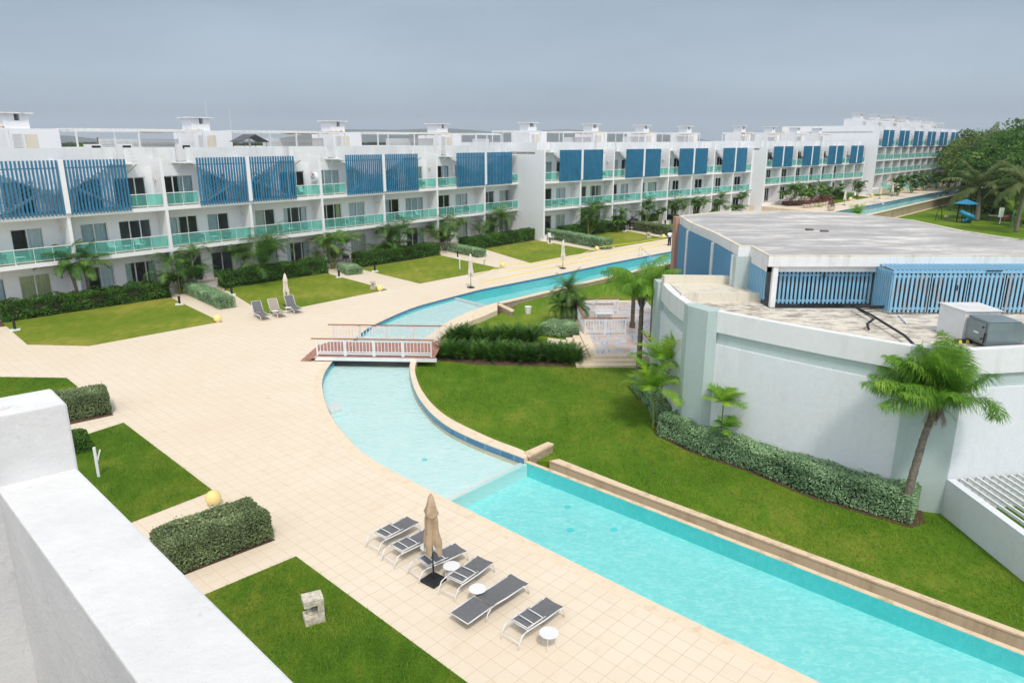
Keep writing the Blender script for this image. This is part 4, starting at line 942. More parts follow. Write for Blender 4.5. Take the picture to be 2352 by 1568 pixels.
pg=empty('pergola',(7.6,44,.15),0,1,'weathered grey timber pergola against the blue-panelled pavilion wall','pergola')
for (x,y) in ((7.6,44.0),(8.2,40.69),(7.9,37.9)):
    mb=MB(); mb.box(x-.11,x+.11,y-.11,y+.11,.15,3.4); mb.box(x-.16,x+.16,y-.16,y+.16,.15,.5); localize(mb,(7.6,44,.15)).build('post',M['oldwood'],pg)
mb=MB()
for y in (38.0,40.7,43.5): mb.box(7.5,9.85,y-.05,y+.05,3.4,3.58)
for i in range(24): y=37.9+i*.25; mb.bar((7.5,y,3.63),(9.9,y-.02,3.63),.05,.10)
for x in (7.8,8.6,9.4): mb.box(x-.04,x+.04,37.8,43.9,3.69,3.76)
localize(mb,(7.6,44,.15)).build('slatted_top',M['oldwood'],pg)
# ================================================================== sun loungers, tables, umbrellas
Z5c=lambda x,y:(x/3.2+735,y/3.2+1041)
def lounger(A,ydir,kind,label,group,mat='sling'):
    """A: near-foot corner on the ground, local x along the bed, local y across"""
    xd=math.atan2(-ydir.x,ydir.y)      # x axis = y axis turned clockwise by 90 degrees
    e=empty('sun_lounger',(A.x,A.y,A.z),xd,1,label,'sun lounger',group)
    W_=.66; r=.019; S=M[mat]; Fm=M['whitepaint']
    def leg(pts): mb=MB(); mb.tube(pts,r,8); mb.build('leg',Fm,e,smooth=True)
    if kind=='folded':
        e.scale=(.815,.93,1)
        f=MB()
        for y in (.02,W_-.02):
            leg([(0,y,0),(.05,y,.16),(.16,y,.31),(.32,y,.345)]); leg([(2.05,y,0),(2.02,y,.16),(1.95,y,.30),(1.82,y,.33)])
            f.tube([(.32,y,.345),(.6,y,.335),(1.2,y,.315),(1.82,y,.33)],r,8)
        f.tube([(.05,.02,.16),(.05,W_-.02,.16)],.014,6); f.tube([(.42,.02,.345),(.42,W_-.02,.345)],.014,6); f.build('frame',Fm,e,smooth=True)
        m=MB(); n=8
        vs=[];
        for i in range(n+1):
            x=1.10+.90*i/n; zc=.335-.035*math.sin(math.pi*i/n)
            for j,y in enumerate((.03,W_/2,W_-.03)): vs.append((x,y,zc-(.02 if j==1 else 0)))
        m.add(vs,[(3*i+j,3*i+3+j,3*i+4+j,3*i+1+j) for i in range(n) for j in (0,1)]); m.build('seat_sling',S,e,smooth=True)
        b=MB(); b.box(.46,1.18,.05,W_-.05,.372,.380); bk=b.build('back_sling',S,e)
        f=MB()
        for y in (.05,W_-.05): f.tube([(.44,y,.385),(.8,y,.39),(1.22,y,.38)],.017,6)
        f.tube([(.44,.05,.385),(.44,W_-.05,.385)],.015,6)
        for x in (.70,1.10): f.tube([(x,.05,.39),(x-.05,W_*.3,.44),(x-.05,W_*.7,.44),(x,W_-.05,.39)],.016,6)
        f.build('back_frame',Fm,e,smooth=True)
        h=MB()
        for y in (.035,W_-.035):
            for i in range(4): h.tube([(.38+i*.06,y,.37),(.38+i*.06,y+.0,.43),(.41+i*.06,y,.44)],.006,5)
        h.build('notch_rack',Fm,e)
    else:
        a=.62; hz=.32; up=kind=='raised'
        f=MB()
        for y in (.02,W_-.02):
            leg([(a-.16,y,0),(a-.10,y,.2),(a+.02,y,.31),(a+.2,y,.33)]); leg([(2.05,y,0),(2.02,y,.16),(1.95,y,.30),(1.82,y,.33)])
            f.tube([(a+.2,y,.33),(1.2,y,.315),(1.82,y,.33)],r,8)
        f.tube([(a-.02,.02,.29),(a-.02,W_-.02,.29)],.014,6); f.build('frame',Fm,e,smooth=True)
        m=MB(); vs=[]; n=8
        for i in range(n+1):
            x=a+.06+(1.95-a)*i/n*1.0; zc=.345-.03*math.sin(math.pi*i/n)
            for j,y in enumerate((.01,W_/2,W_-.01)): vs.append((x,y,zc-(.015 if j==1 else 0)))
        m.add(vs,[(3*i+j,3*i+3+j,3*i+4+j,3*i+1+j) for i in range(n) for j in (0,1)]); m.build('seat_sling',S,e,smooth=True)
        ang=math.radians(58 if up else 4); L=.80; dz=1 if up else -1
        p0=Vector((a+.02,0,.345)); dx=-math.cos(ang)*L; dzv=math.sin(ang)*L*dz
        b=MB(); b.add([(p0.x,.02,p0.z),(p0.x+dx,.02,p0.z+dzv),(p0.x+dx,W_-.02,p0.z+dzv),(p0.x,W_-.02,p0.z),(p0.x,.02,p0.z-.008),(p0.x+dx,.02,p0.z+dzv-.008),(p0.x+dx,W_-.02,p0.z+dzv-.008),(p0.x,W_-.02,p0.z-.008)],[(0,1,2,3),(7,6,5,4),(0,4,5,1),(1,5,6,2),(2,6,7,3)])
        b.build('back_sling',S,e)
        f=MB()
        for y in (.01,W_-.01): f.tube([(p0.x+.04,y,p0.z),(p0.x+dx,y,p0.z+dzv)],.016,6)
        f.tube([(p0.x+dx,.01,p0.z+dzv),(p0.x+dx,W_-.01,p0.z+dzv)],.014,6)
        if up: f.bar((p0.x+dx*.6,.05,p0.z+dzv*.6),(p0.x+dx*.9,.05,.30),.02)
        f.build('back_frame',Fm,e,smooth=True)
    return e
gl_='grey sling loungers in the row beside the infinity pool'
LB=['folded grey lounger farthest from the camera in the poolside row','folded grey lounger partly behind the closed tan parasol','folded grey lounger right behind the parasol base','folded grey lounger between the parasol base and the flat one','folded grey lounger nearest the camera, at the row end beside the last white table']
for (n,f_),lb in zip([((430,745),(330,690)),((548,850),(450,790)),((730,958),(640,885)),((995,1095),(872,1035)),((1462,1447),(1328,1360))],LB):
    a=G(*Z5c(*n)); b_=G(*Z5c(*f_)); lounger(a,(b_-a).normalized(),'folded',lb,gl_)
a=G(*Z5c(1222,1243)); r_=G(*Z5c(1555,1025)); xd=(r_-a).normalized(); yd=Vector((-xd.y,xd.x,0)); lounger(a-xd*.45,yd,'flat','fully flat grey lounger lying open second from the near end of the row',gl_)
Z9=lambda x,y:(x/3.2,551.3+y/3.2)
for (p,q),lb,mt in zip([((1972,585),(2030,572)),((2092,566),(2150,552)),((2212,536),(2268,522))],['grey lounger with raised back, left of the three by the second lawn','tan lounger with raised back, middle of the three by the second lawn','grey lounger with raised back beside the parasol, right of the three by the second lawn'],['sling','slingtan','sling']):
    a=G(*Z9(*p)); b_=G(*Z9(*q)); ft_=(a-Vector((0,0,0))); 
    yd=Vector((.80,.60,0)); lounger(a+Vector((-1.55,1.15,0))*1.0,yd,'raised',lb,'three loungers with raised backs by the lawn',mt)
def side_table(P,lab,grp,s=1):
    e=empty('side_table',P,rnd.random()*3,s,lab,'side table',grp)
    mb=MB(); mb.lathe([(0,.405),(.225,.405),(.232,.413),(.225,.42),(0,.42)],28); mb.build('table_top',M['whitepaint'],e,smooth=False)
    mb=MB()
    for i in range(3):
        t=i*2.094; c,s_=math.cos(t),math.sin(t); mb.tube([(c*.17,s_*.17,.405),(c*.18,s_*.18,.01)],.008,6); mb.tube([(c*.18,s_*.18,.01),(0,0,.012)],.008,6)
    mb.build('wire_legs',M['whitepaint'],e)
for p,lb in zip([(797,685),(966,822),(1158,990),(1683,1313)],['round white table half hidden behind the closed parasol','round white table right of the parasol base','round white table beside the flat lounger','round white table nearest the camera at the end of the lounger row']):
    q=G(*Z5c(*p),.42); side_table((q.x,q.y,0),lb,'round white tables between the poolside loungers')
for p,lb in zip([(2020,520),(2118,495)],['small white table between the left and tan raised loungers','small white table between the tan and right raised loungers']):
    q=G(*Z9(*p),.42); side_table((q.x,q.y,0),lb,'small white tables by the raised loungers')
def umbrella(P,top,lab,grp,mat,detail=True,sq=.46,lean=0,canopy=.62):
    e=empty('closed_parasol',P,rnd.random(),1,lab,'parasol',grp)
    mb=MB(); mb.box(-sq/2,sq/2,-sq/2,sq/2,0,.085); mb.build('base',M['black'],e,bevel=.02)
    mb=MB(); mb.tube([(0,0,.085),(0,0,.5)],.026,8); mb.tube([(0,0,.5),(0,0,top-.05)],.019,8); mb.build('pole',M['black'],e)
    h=top*canopy; n=40; rows=16; vs=[]; 
    for i in range(rows+1):
        t=i/rows; z=top-h*t
        env=(.02+.15*min(1,t*3.2)) if t<.34 else .120+.085*(t-.34)/.66+.012*math.sin(t*17)
        for j in range(n):
            a=2*math.pi*j/n; fold=1+.38*math.sin(a*4+.5)*min(1,t*2.5)+.15*math.sin(a*9+t*6)*t
            dz=-.16*(math.sin(a*4+.5)+.4*math.sin(a*7))*max(0,t-.7)/.3
            vs.append((env*fold*math.cos(a)+lean*t,env*fold*math.sin(a),z+dz))
    fs=[(i*n+j,i*n+(j+1)%n,(i+1)*n+(j+1)%n,(i+1)*n+j) for i in range(rows) for j in range(n)]
    mb=MB(); mb.add(vs,[f[::-1] for f in fs]); mb.build('furled_canopy',M[mat],e,smooth=True)
    mb=MB(); 
    vs=[]; n2=24
    for (r0,z0) in ((.01,top+.03),(.075,top-.08),(.15,top-.42),(.175,top-.60)):
        for j in range(n2): a=2*math.pi*j/n2; k_=1+.18*math.sin(a*4+1)*(r0/.175); vs.append((r0*k_*math.cos(a),r0*k_*math.sin(a),z0+(.05*math.sin(a*4+1) if r0>.17 else 0)))
    mb.add(vs,[(i*n2+j,(i+1)*n2+j,(i+1)*n2+(j+1)%n2,i*n2+(j+1)%n2) for i in range(3) for j in range(n2)]); mb.build('canopy_cap',M[mat],e,smooth=True)
    return e
P=G(*Z5c(835,938)); umbrella(P,zat(P,Z5c(797,300)[1]),'large tan closed parasol standing among the poolside loungers','closed parasols around the pool deck','canvas',sq=.52)
for (b_,ty,lb) in (((660,702),628,'closed cream parasol behind the three raised loungers'),((1081.6,661),583,'closed cream parasol with yellow tape on its pole, left of the two on the promenade'),((1292.6,617),551,'closed cream parasol with yellow tape on its pole, right of the two on the promenade')):
    P=G(*b_); umbrella(P,zat(P,ty),lb,'closed parasols around the pool deck','canvaswhite')
Z2=lambda x,y:(1806.8+x/8.534,367.5+y/8.534)
for (b_,t_,lb) in (((1125,888),597,'closed white parasol nearest on the raised far deck'),((1818,757),515,'closed white parasol second along the raised far deck'),((2060,715),475,'closed white parasol third along the raised far deck beside the tall palm')):
    P=G(*Z2(*b_),ZF); umbrella(P,zat(P,Z2(0,t_)[1])-ZF,lb,'closed white parasols on the raised far deck','canvaswhite')
P=G(2115,428.5,ZF); umbrella(P,2.7,'closed white parasol farthest away on the raised far deck','closed white parasols on the raised far deck','canvaswhite')
dirp=(f1-fa).normalized()
for i,(x,y) in enumerate(((1953,474),(1968,471),(1988,465),(2000,463),(2030,457),(2062,452.5),(2120,443.5))):
    P=G(x,y,ZF); lounger(P,dirp,'flat',['pale lounger right of the nearest far parasol','second pale lounger right of the nearest far parasol','pale lounger left of the far pool ladder','pale lounger just beyond the far pool ladder','pale lounger by the second far parasol','pale lounger beside the third far parasol','pale lounger farthest along the far deck'][i],'pale loungers along the raised far deck','canvaswhite')
# ================================================================== lamps, bollards, posts
def ball(P,r,lab,grp='yellow ball lamps around the lawns'):
    e=empty('ball_lamp',P,0,1,lab,'ball lamp',grp)
    mb=MB(); n=14; mb.lathe([(max(.0,r*math.sin(math.pi*i/n)),r+.03-r*math.cos(math.pi*i/n)) for i in range(n+1)],24); mb.build('globe',M['yellowlamp'],e,smooth=True)
    mb=MB(); mb.lathe([(.0,0),(r*.5,0),(r*.45,.05),(0,.05)],16); mb.build('foot',M['whitepaint'],e); return e
for (x,y,r,z,lb) in ((492,1160,.25,0,'yellow ball lamp half behind the clipped hedge near the camera'),(501,740.5,.26,0,'yellow ball lamp at the corner of the largest left lawn'),(872.8,669,.25,0,'yellow ball lamp beside the stone pedestal at the second lawn corner'),(1154,615.5,.26,0,'yellow ball lamp at the corner of the third lawn'),(1370.5,576.6,.26,0,'yellow ball lamp at the end of the long pale hedge'),(1523.3,548,.26,0,'yellow ball lamp left of the standing person')): ball(G(x,y,z),r,lb)
for i,(x,y) in enumerate(((1952.7,461.5),(2001.5,453),(2045,445),(2121.5,433),(2149.6,429),(1843.5,464))): ball(G(x,y,ZF),.32,['pale ball lamp nearest along the raised far deck lawns','second pale ball lamp along the far deck lawns','third pale ball lamp by the tall stone post','fourth pale ball lamp along the far deck lawns','farthest pale ball lamp along the far deck lawns','ball lamp among the red shrubs and planters'][i],'pale ball lamps on the raised far deck')
P=G(880,665); mb=MB(); mb.lathe([(.0,0),(.09,.01),(.13,.12),(.1,.22),(0,.26)],14); tag(mb.build('white_ball',M['whitepaint'],loc=P,smooth=True),'small white ball behind the yellow lamp by the second lawn','ball')
def bollard(P,lab):
    e=empty('path_bollard',P,rnd.random()*.6,1,lab,'path light','black path bollards on white blocks')
    mb=MB(); mb.box(-.28,.28,-.15,.15,0,.13); mb.build('block',M['whitepaint'],e,bevel=.015)
    mb=MB(); mb.box(-.07,.07,-.07,.07,.131,.66); mb.build('post',M['black'],e,bevel=.008)
    mb=MB(); 
    for i in range(4): mb.box(-.074,.074,-.074,.074,.48+i*.04,.495+i*.04)
    mb.build('louvre',M['black'],e)
BL=[(35.3,760),(413,700.5),(533,678.5),(779,638),(861.3,624.5),(1051.3,593.2),(1114.4,584),(1262.9,560),(1434.5,532.3),(1528,516.5)]
BN=['at the far left corner of the largest left lawn','at the top right corner of the largest left lawn','behind the end of the first pale clipped hedge','at the top right corner of the second lawn','at the left edge of the third lawn','at the top right corner of the third lawn','at the left corner of the fourth lawn','beside the start of the long pale hedge','at the top corner of the fifth lawn','partly behind the last hedge near the person']
for p,nm in zip(BL,BN): bollard(G(*p),'black bollard light '+nm)
def post(P,h,arm,lab):
    e=empty('white_post',P,.4,1,lab,'white post'); mb=MB(); mb.box(-.045,.045,-.045,.045,0,h); mb.build('post',M['whitepaint'],e,bevel=.004)
    if arm: mb=MB(); mb.bar((.045,0,h*.55),(.075,0,h*.66),.03,.05); mb.bar((.075,0,h*.66),(.17,0,h*.9),.03,.05); mb.build('arm',M['whitepaint'],e)
P=G(227.5,1096); post(P,zat(P,1027),True,'leaning white wooden post with side arm on the near left lawn')
P=G(1056,618.5); post(P,zat(P,592.5),False,'plain white post standing on the third lawn')
e=empty('garden_tap',G(1112,607.5),0,1,'small dark standpipe tap at the edge of the third lawn','tap'); mb=MB(); mb.tube([(0,0,0),(0,0,.42),(.12,0,.45),(.14,0,.40)],.03,8); mb.build('pipe',plain('dark_green_pipe',(.03,.06,.03),.5),e)
def pedestal(P,rz,s,lab,cut):
    e=empty('stone_pedestal',P,rz,s,lab,'stone pedestal','stacked stone service pedestals')
    def course(mb,x0,x1,y0,y1,z0,z1):
        z=z0
        while z<z1-.005:
            h=min(.042+.02*rnd.random(),z1-z); x=x0
            while x<x1-.005:
                w_=min(.10+.12*rnd.random(),x1-x); j=.012*rnd.random(); mb.box(x+.001,x+w_-.003,y0-j,y1+.012*rnd.random(),z,z+h-.004); x+=w_
            z+=h
    st=plain('white_ledge_stone_%d'%int(P.x*100),(.66,.60,.50),.85,.35,9)
    mb=MB(); course(mb,-.21,.21,-.16,.16,0,.20); mb.build('base_courses',st,e)
    mb=MB(); course(mb,.07 if cut else -.21,.21,-.16,.16,.20,.47); mb.build('column_courses',st,e)
    mb=MB(); course(mb,-.21,.21,-.17,.17,.47,.62); mb.build('cap_courses',st,e)
    if cut:
        mb=MB(); mb.box(-.12,.065,-.05,.12,.205,.465); mb.build('service_box',M['canvaswhite'],e); mb=MB(); mb.box(-.05,.05,-.12,-.051,.32,.42); mb.build('socket',M['galv'],e)
    return e
pedestal(G(722,1425),.45,1.15,'broken C-shaped stone pedestal with service box on the nearest lawn',True)
pedestal(G(857,664),.2,1.05,'pale stone pedestal beside a yellow ball lamp at the second lawn corner',True)
pedestal(G(1488.7,547),.2,1.15,'pale stone pedestal on the fifth lawn left of the person',True)
mb=MB(); P=G(1502,547); mb.box(-.9,.9,-.35,.35,0,.012); tag(mb.build('green_mat',plain('green_mat',(.01,.10,.04),.8),loc=P+Vector((.9,.3,.035))),'flat dark green mat on the fifth lawn','mat')
e=empty('paint_bucket',G(1212.9,719.5,ZL),.3,1,'white lidded bucket on the lawn below the stone pool wall','bucket')
mb=MB(); mb.lathe([(0,0),(.19,0),(.235,.46),(0,.46)],20); mb.build('tub',M['bucket'],e,smooth=False); mb=MB(); mb.lathe([(0,.461),(.25,.461),(.25,.50),(0,.51)],20); mb.build('lid',M['bucket'],e)
# pool ladders
def ladder(P,dirv,lab,z):
    e=empty('pool_handrail',(P.x,P.y,z),math.atan2(dirv.y,dirv.x),1,lab,'pool handrail')
    for y,s in ((0,1),(.55,.62)):
        mb=MB(); mb.tube([(0,y,0),(0,y,.85*s+.05),(.06,y,.92*s+.05),(.16,y,.93*s+.05),(1.5,y,-.05),(1.6,y,-.12)],.022,8); mb.build('rail',M['chrome'],e,smooth=True)
pdir=Vector((.42,-.90,0)).normalized()
ladder(G(1467.3,588.5),Vector((.75,-.66,0)),'bent steel handrail entering the middle pool by the palm crown',0)
ladder(G(*Z2(1705,848),ZF),Vector((.75,-.66,0)),'bent steel handrail entering the raised far pool',ZF)
# steps under the handrails
poly([(1478,584),(1512,577),(1527,584),(1486,593)],-.6,-.16,'pool_entry_step',M['pooldeep'],-.2,kind='structure')
# barrier tapes
def tape(pts,lab):
    mb=MB()
    for a,b_ in zip(pts[:-1],pts[1:]):
        n=14
        for i in range(n):
            p=a.lerp(b_,i/n); q=a.lerp(b_,(i+1)/n); sg=lambda t:-.25*math.sin(math.pi*t)*(.4 if max(a.z,b_.z)>.3 else 0)
            p.z+=sg(i/n); q.z+=sg((i+1)/n); p.z=max(.03,p.z); q.z=max(.03,q.z); mb.bar(p,q,.012,.06)
    tag(mb.build('barrier_tape',M['tape']),lab,'barrier tape','yellow barrier tapes along the promenade')
U1=G(1081.6,661); U2=G(1292.6,617); Zh=lambda p,z: Vector((p.x,p.y,z))
tape([Zh(U1,.95),Zh(G(1154,615.5),.3),Zh(U2,.9)],'yellow tape running low behind both promenade parasols')
tape([Zh(G(1103,650),.03),Zh(G(1300,609),.03),Zh(G(1420,585),.03),Zh(G(1548,558),.03)],'yellow tape lying on the paving nearest the pool edge')
tape([Zh(U2,.85),Zh(G(1370,576.6),.4),Zh(G(1537,560),.85),Zh(G(1600,548),.8)],'yellow tape stretched from the right parasol past the person')
tape([Zh(G(1160,625),.03),Zh(G(1310,597),.03),Zh(G(1545,551),.03)],'yellow tape lying along the middle of the promenade')
# manhole lids and drains are part of the paving
for (x,y) in ((3,818),(840,1004)):
    pass
# ================================================================== person
def person(P,rz):
    root=empty('person',P,rz,1,'person in white T-shirt, dark jeans and dark cap standing on the promenade','person')
    me=bpy.data.meshes.new('body'); V=[(0,0,.94),(0,0,1.12),(0,0,1.30),(0,0,1.44),(0,.01,1.53),(0,0,1.62),(0,0,1.70),
       (-.10,0,.90),(-.11,.01,.50),(-.115,.03,.08),(-.12,-.10,.04),(.10,0,.90),(.12,.0,.50),(.14,.02,.08),(.15,-.10,.04),
       (-.19,0,1.40),(-.26,.02,1.14),(-.25,-.05,.92),(-.245,-.08,.80),(.19,0,1.40),(.26,.02,1.14),(.25,-.05,.92),(.245,-.08,.80)]
    E_=[(0,1),(1,2),(2,3),(3,4),(4,5),(5,6),(0,7),(7,8),(8,9),(9,10),(0,11),(11,12),(12,13),(13,14),(3,15),(15,16),(16,17),(17,18),(3,19),(19,20),(20,21),(21,22)]
    R=[.14,.13,.15,.11,.055,.085,.06,.095,.065,.045,.04,.095,.065,.045,.04,.065,.05,.035,.03,.065,.05,.035,.03]
    me.from_pydata(V,E_,[]); ob=bpy.data.objects.new('body',me); COL.objects.link(ob); ob.parent=root
    m=ob.modifiers.new('skin','SKIN'); 
    for i,r in enumerate(R): me.skin_vertices[0].data[i].radius=(r,r*.8)
    me.skin_vertices[0].data[0].use_root=True
    s=ob.modifiers.new('sub','SUBSURF'); s.levels=2; s.render_levels=2; me.materials.append(M['skin'])
    mb=MB(); mb.lathe([(.19,.98),(.195,1.1),(.215,1.3),(.21,1.4),(.13,1.47),(.075,1.49)],16); mb.v=[(x,y*.72,z) for x,y,z in mb.v]
    for s_ in (-1,1): mb.tube([(s_*.13,0,1.41),(s_*.21,.005,1.36),(s_*.255,.015,1.18)],.075,10,r1=.068)
    mb.build('t_shirt',M['shirt'],root,smooth=True)
    mb=MB(); mb.lathe([(.10,.86),(.19,.88),(.19,1.0)],16); mb.v=[(x,y*.75,z) for x,y,z in mb.v]
    for s_,fx in ((-1,.115),(1,.13)): mb.tube([(s_*.09,0,.96),(s_*.11,.01,.5),(s_*fx,.03,.07)],.105,12,r1=.075)
    mb.build('jeans',M['jeans'],root,smooth=True)
    mb=MB(); mb.lathe([(.0,1.78),(.06,1.77),(.098,1.71),(.10,1.65),(.085,1.60),(.06,1.57)],14); mb.v=[(x,y+.012,z) for x,y,z in mb.v]; mb.build('cap_and_hair',M['hair'],root,smooth=True)
    for s_ in (-.12,.14): mb=MB(); mb.box(s_-.045,s_+.045,-.16,.08,0,.09); mb.build('shoe',M['black'],root,bevel=.02)
person(G(1537,564),math.radians(200))
# ================================================================== vegetation
def unit(a): return a/np.maximum(np.linalg.norm(a,axis=-1,keepdims=True),1e-9)
def rvec(n): return unit(nr.normal(size=(n,3)))
def leafq(c,d,s,L,W_):
    """diamond leaves: centre c, long direction d, side direction s"""
    L=np.asarray(L).reshape(-1,1); W_=np.asarray(W_).reshape(-1,1)
    return np.stack([c-d*L/2,c+s*W_/2-d*L*.05,c+d*L/2,c-s*W_/2-d*L*.05],1)
def frond(base,az,elev,L,droop,n,ll,lw,hang=.3,vee=.35,fwd=.55,twist=0,two=False,sway=None,jit=.10):
    m=24; s=np.linspace(0,1,m); th=elev-droop*s**1.35
    a=az+twist*s
    d=np.stack([np.cos(th)*np.cos(a),np.cos(th)*np.sin(a),np.sin(th)],1)
    if sway is not None: d=unit(d+np.outer(s**1.2,sway))
    p=np.array(base)+np.concatenate([np.zeros((1,3)),np.cumsum((d[:-1]+d[1:])/2*(L/(m-1)),0)])
    t=np.linspace(.12,.99,n); idx=t*(m-1); i0=np.clip(idx.astype(int),0,m-2); f=(idx-i0)[:,None]
    P=p[i0]*(1-f)+p[i0+1]*f; D=unit(d[i0]*(1-f)+d[i0+1]*f)
    side=unit(np.cross(D,[0,0,1])+1e-6); upv=unit(np.cross(side,D))
    out=[]
    prof=np.sin(np.pi*np.clip(t*.86+.12,0,1))**.55
    for sg in (-1,1):
        j=nr.normal(size=(n,3))*jit
        ld=unit(side*sg+D*fwd+upv*vee-np.array([0,0,hang])+j); LL=(ll*prof*(.85+.3*nr.random(n)))[:,None]
        w=unit(np.cross(ld,upv)+1e-6)*lw/2
        mid=P+ld*LL*.5
        if two:
            ld2=unit(ld-np.array([0,0,hang*1.6+.25])+j); tip=mid+ld2*LL*.5
            out.append(np.stack([P-w*.5,P+w*.5,mid+w,mid-w],1)); out.append(np.stack([mid-w,mid+w,tip+w*.12,tip-w*.12],1))
        else:
            tip=P+ld*LL-np.array([0,0,1])*LL*hang*.35
            out.append(np.stack([P-w*.6,P+w*.6,tip+w*.1,tip-w*.1],1))
    # rachis ribbon
    w=unit(np.cross(d,[0,0,1])+1e-6)*(.022*L/2)*np.linspace(1,.25,m)[:,None]
    out.append(np.stack([p[:-1]-w[:-1],p[:-1]+w[:-1],p[1:]+w[1:],p[1:]-w[1:]],1))
    k=sum(len(o) for o in out)
    return np.concatenate(out),np.clip(nr.normal(.42+.25*nr.normal()*.5,.13,k),0,1)
def palm_parts(par,V,T,trunks,mat,tmat,crown='fronds'):
    quads(crown,np.concatenate(V),M[mat],par,np.concatenate(T))
    for tr in trunks: tr.build('trunk',M[tmat],par,smooth=True)
def ringed(pts,r0,r1,rings=0.0,n=9):
    mb=MB(); P=[Vector(p) for p in pts]; Q=[]; R=[]; k=len(P)-1; N=26
    for i in range(N+1):
        t=i/N*k; j=min(int(t),k-1); f=t-j; Q.append(P[j].lerp(P[j+1],f)); R.append((r0+(r1-r0)*i/N)*(1+rings*(1 if i%2 else -1)*.5))
    mb.tube(Q,R,n); return mb
def areca(name_label,P,h,spread,seed,cat='palm',grp=None,nst=6,mat='l_palm',rz=0,s=1,nl=26,lw=.045,yell=0):
    global nr; keep=nr; nr=np.random.default_rng(seed); rg=random.Random(seed)
    e=empty('areca_palm',P,rz,s,name_label,cat,grp)
    V=[];T=[];tr=[]
    nst=int(nst*1.35)
    for i in range(nst):
        a=2*math.pi*i*.618*2+rg.random(); r=spread*(.10+.30*rg.random()); hh=h*(.12+.50*rg.random()) if i else h*.66
        top=Vector((math.cos(a)*r*1.6,math.sin(a)*r*1.6,hh)); m=Vector((math.cos(a)*r*.7,math.sin(a)*r*.7,hh*.5)); b=Vector((math.cos(a)*.12,math.sin(a)*.12,0))
        tr.append(ringed([b,m,top],.045,.032,.1,7))
        for j in range(rg.randint(6,8)):
            az=a*.3+2*math.pi*(j/7)+rg.random()*.5; el=rg.uniform(.85,1.5)
            v,t=frond(top,az,el,spread*rg.uniform(.75,1.1),rg.uniform(1.5,2.5),nl+6,spread*.21,lw*1.25,hang=.5,vee=.3); V.append(v);T.append(np.clip(t+yell,0,1))
    palm_parts(e,V,T,tr,mat,'greenstem'); nr=keep; return e
def zfac(x,yb,yt,z=0):
    P=G(x,yb,z); return P,zat(P,yt)-z
pal=[ # survey x, base y, top y, half-width px, description, yellowness
 (415,655,556,46,'tall areca palm clump between the first and second dark patio hedges',0),
 (602,640,536,60,'widest dark areca clump behind the second patio hedge',-.08),
 (765,603,528,42,'yellowish areca palm clump at the end of the second patio hedge',.22),
 (900,576,499,45,'dense areca palm clump behind the third patio hedge',-.05),
 (1022,567,486,37,'areca palm with orange lower fronds between the third and fourth patio hedges',.08),
 (1130,546,474,42,'rounded areca palm clump by the end of the nearest apartment row',-.02),
 (1352,518,454,34,'areca palm clump beside the bicycle patio of the middle row',.02),
 (1418,506,474,22,'low areca palm left of the covered grill',0),
 (1483,498,443,19,'slim areca palm in front of the fourth dividing wall of the middle row',0),
 (1516,495,465,12,'small young areca palm before the open ground-floor recess',.05),
 (1551,498,448,22,'areca palm with arching fronds right of the small young one',.05),
 (1599,488,443,20,'dark areca palm clump left of the last palms of the middle row',-.1),
 (1650,481,438,22,'areca palm clump second from the end of the middle row',0),
 (1696,474,427,17,'tall dark areca palm at the end pier of the middle row',-.1)]
for i,(x,yb,yt,hw,lb,ye_) in enumerate(pal):
    key='A' if x<1200 else 'B'; a_,b__=((88.24,1.25) if key=='A' else (82.41,.94)); t_=Vector((1,b__)).normalized(); n_=Vector((t_.y,-t_.x))
    q_=Vector((0,a_))+n_*.5; P=hit(q_.y-b__*q_.x,b__,x,0); P=Vector((P.x,P.y,0)); h=zat(P,yt); d=(P-Vector((0,0,H))).length; sp=hw/1650*d
    areca(lb,P,h*1.05,sp*1.4,40+i,grp='areca palms along the apartment fronts',nst=7 if hw>30 else 5,nl=24 if hw>30 else 18,lw=.05 if hw>30 else .07,yell=ye_)
far=[(1815,465,415,20,1.0,'leftmost palm of the third row garden behind the red shrubs',0),(1843,462,430,18,1.0,'yellow-green palm behind the planters of the third row',.25),(1868,452,414,22,1.0,'broad palm with orange stems in the third row garden',.12),(1897,448,421,12,1.0,'small palm right of the broad orange-stemmed palm',0),(1922,446,416,15,1.0,'palm behind the dark round hedge of the third row',.1),(1968,438,409,16,1.0,'last palm of the third row beside the tall white end wall',0)]
for i,(x,yb,yt,hw,z,lb,ye_) in enumerate(far):
    a_,b__=80.02,.92; t_=Vector((1,b__)).normalized(); n_=Vector((t_.y,-t_.x)); q_=Vector((0,a_))+n_*2.2; P=hit(q_.y-b__*q_.x,b__,x,ZF); P=Vector((P.x,P.y,ZF)); h=zat(P,yt)-ZF; d=(P-Vector((0,0,H))).length; areca(lb,P,h,hw/1650*d*1.3,80+i,grp='palms before the third apartment row',nst=5,nl=14,lw=.11,yell=ye_)
far=[(2062,438,393,15,'first dark palm in front of the four-storey block by the stone post'),(2093,434,391,13,'second dark palm in front of the four-storey block'),(2124,429,389,18,'third dark palm, widest, in front of the four-storey block'),(2150,425,389,12,'fourth palm in front of the four-storey block by the stair rails'),(2176,421,393,12,'last palm of the four-storey block, nearest the dark trees')]
for i,(x,yb,yt,hw,lb) in enumerate(far):
    a_,b__=65.97,1.09; t_=Vector((1,b__)).normalized(); n_=Vector((t_.y,-t_.x)); q_=Vector((0,a_))+n_*4.2; P=hit(q_.y-b__*q_.x,b__,x,ZF); P=Vector((P.x,P.y,ZF)); h=zat(P,yt)-ZF; d=(P-Vector((0,0,H))).length; areca(lb,P,h,hw/1650*d*1.35,90+i,grp='dark palms before the four-storey block',nst=6,nl=14,lw=.14,yell=-.15)
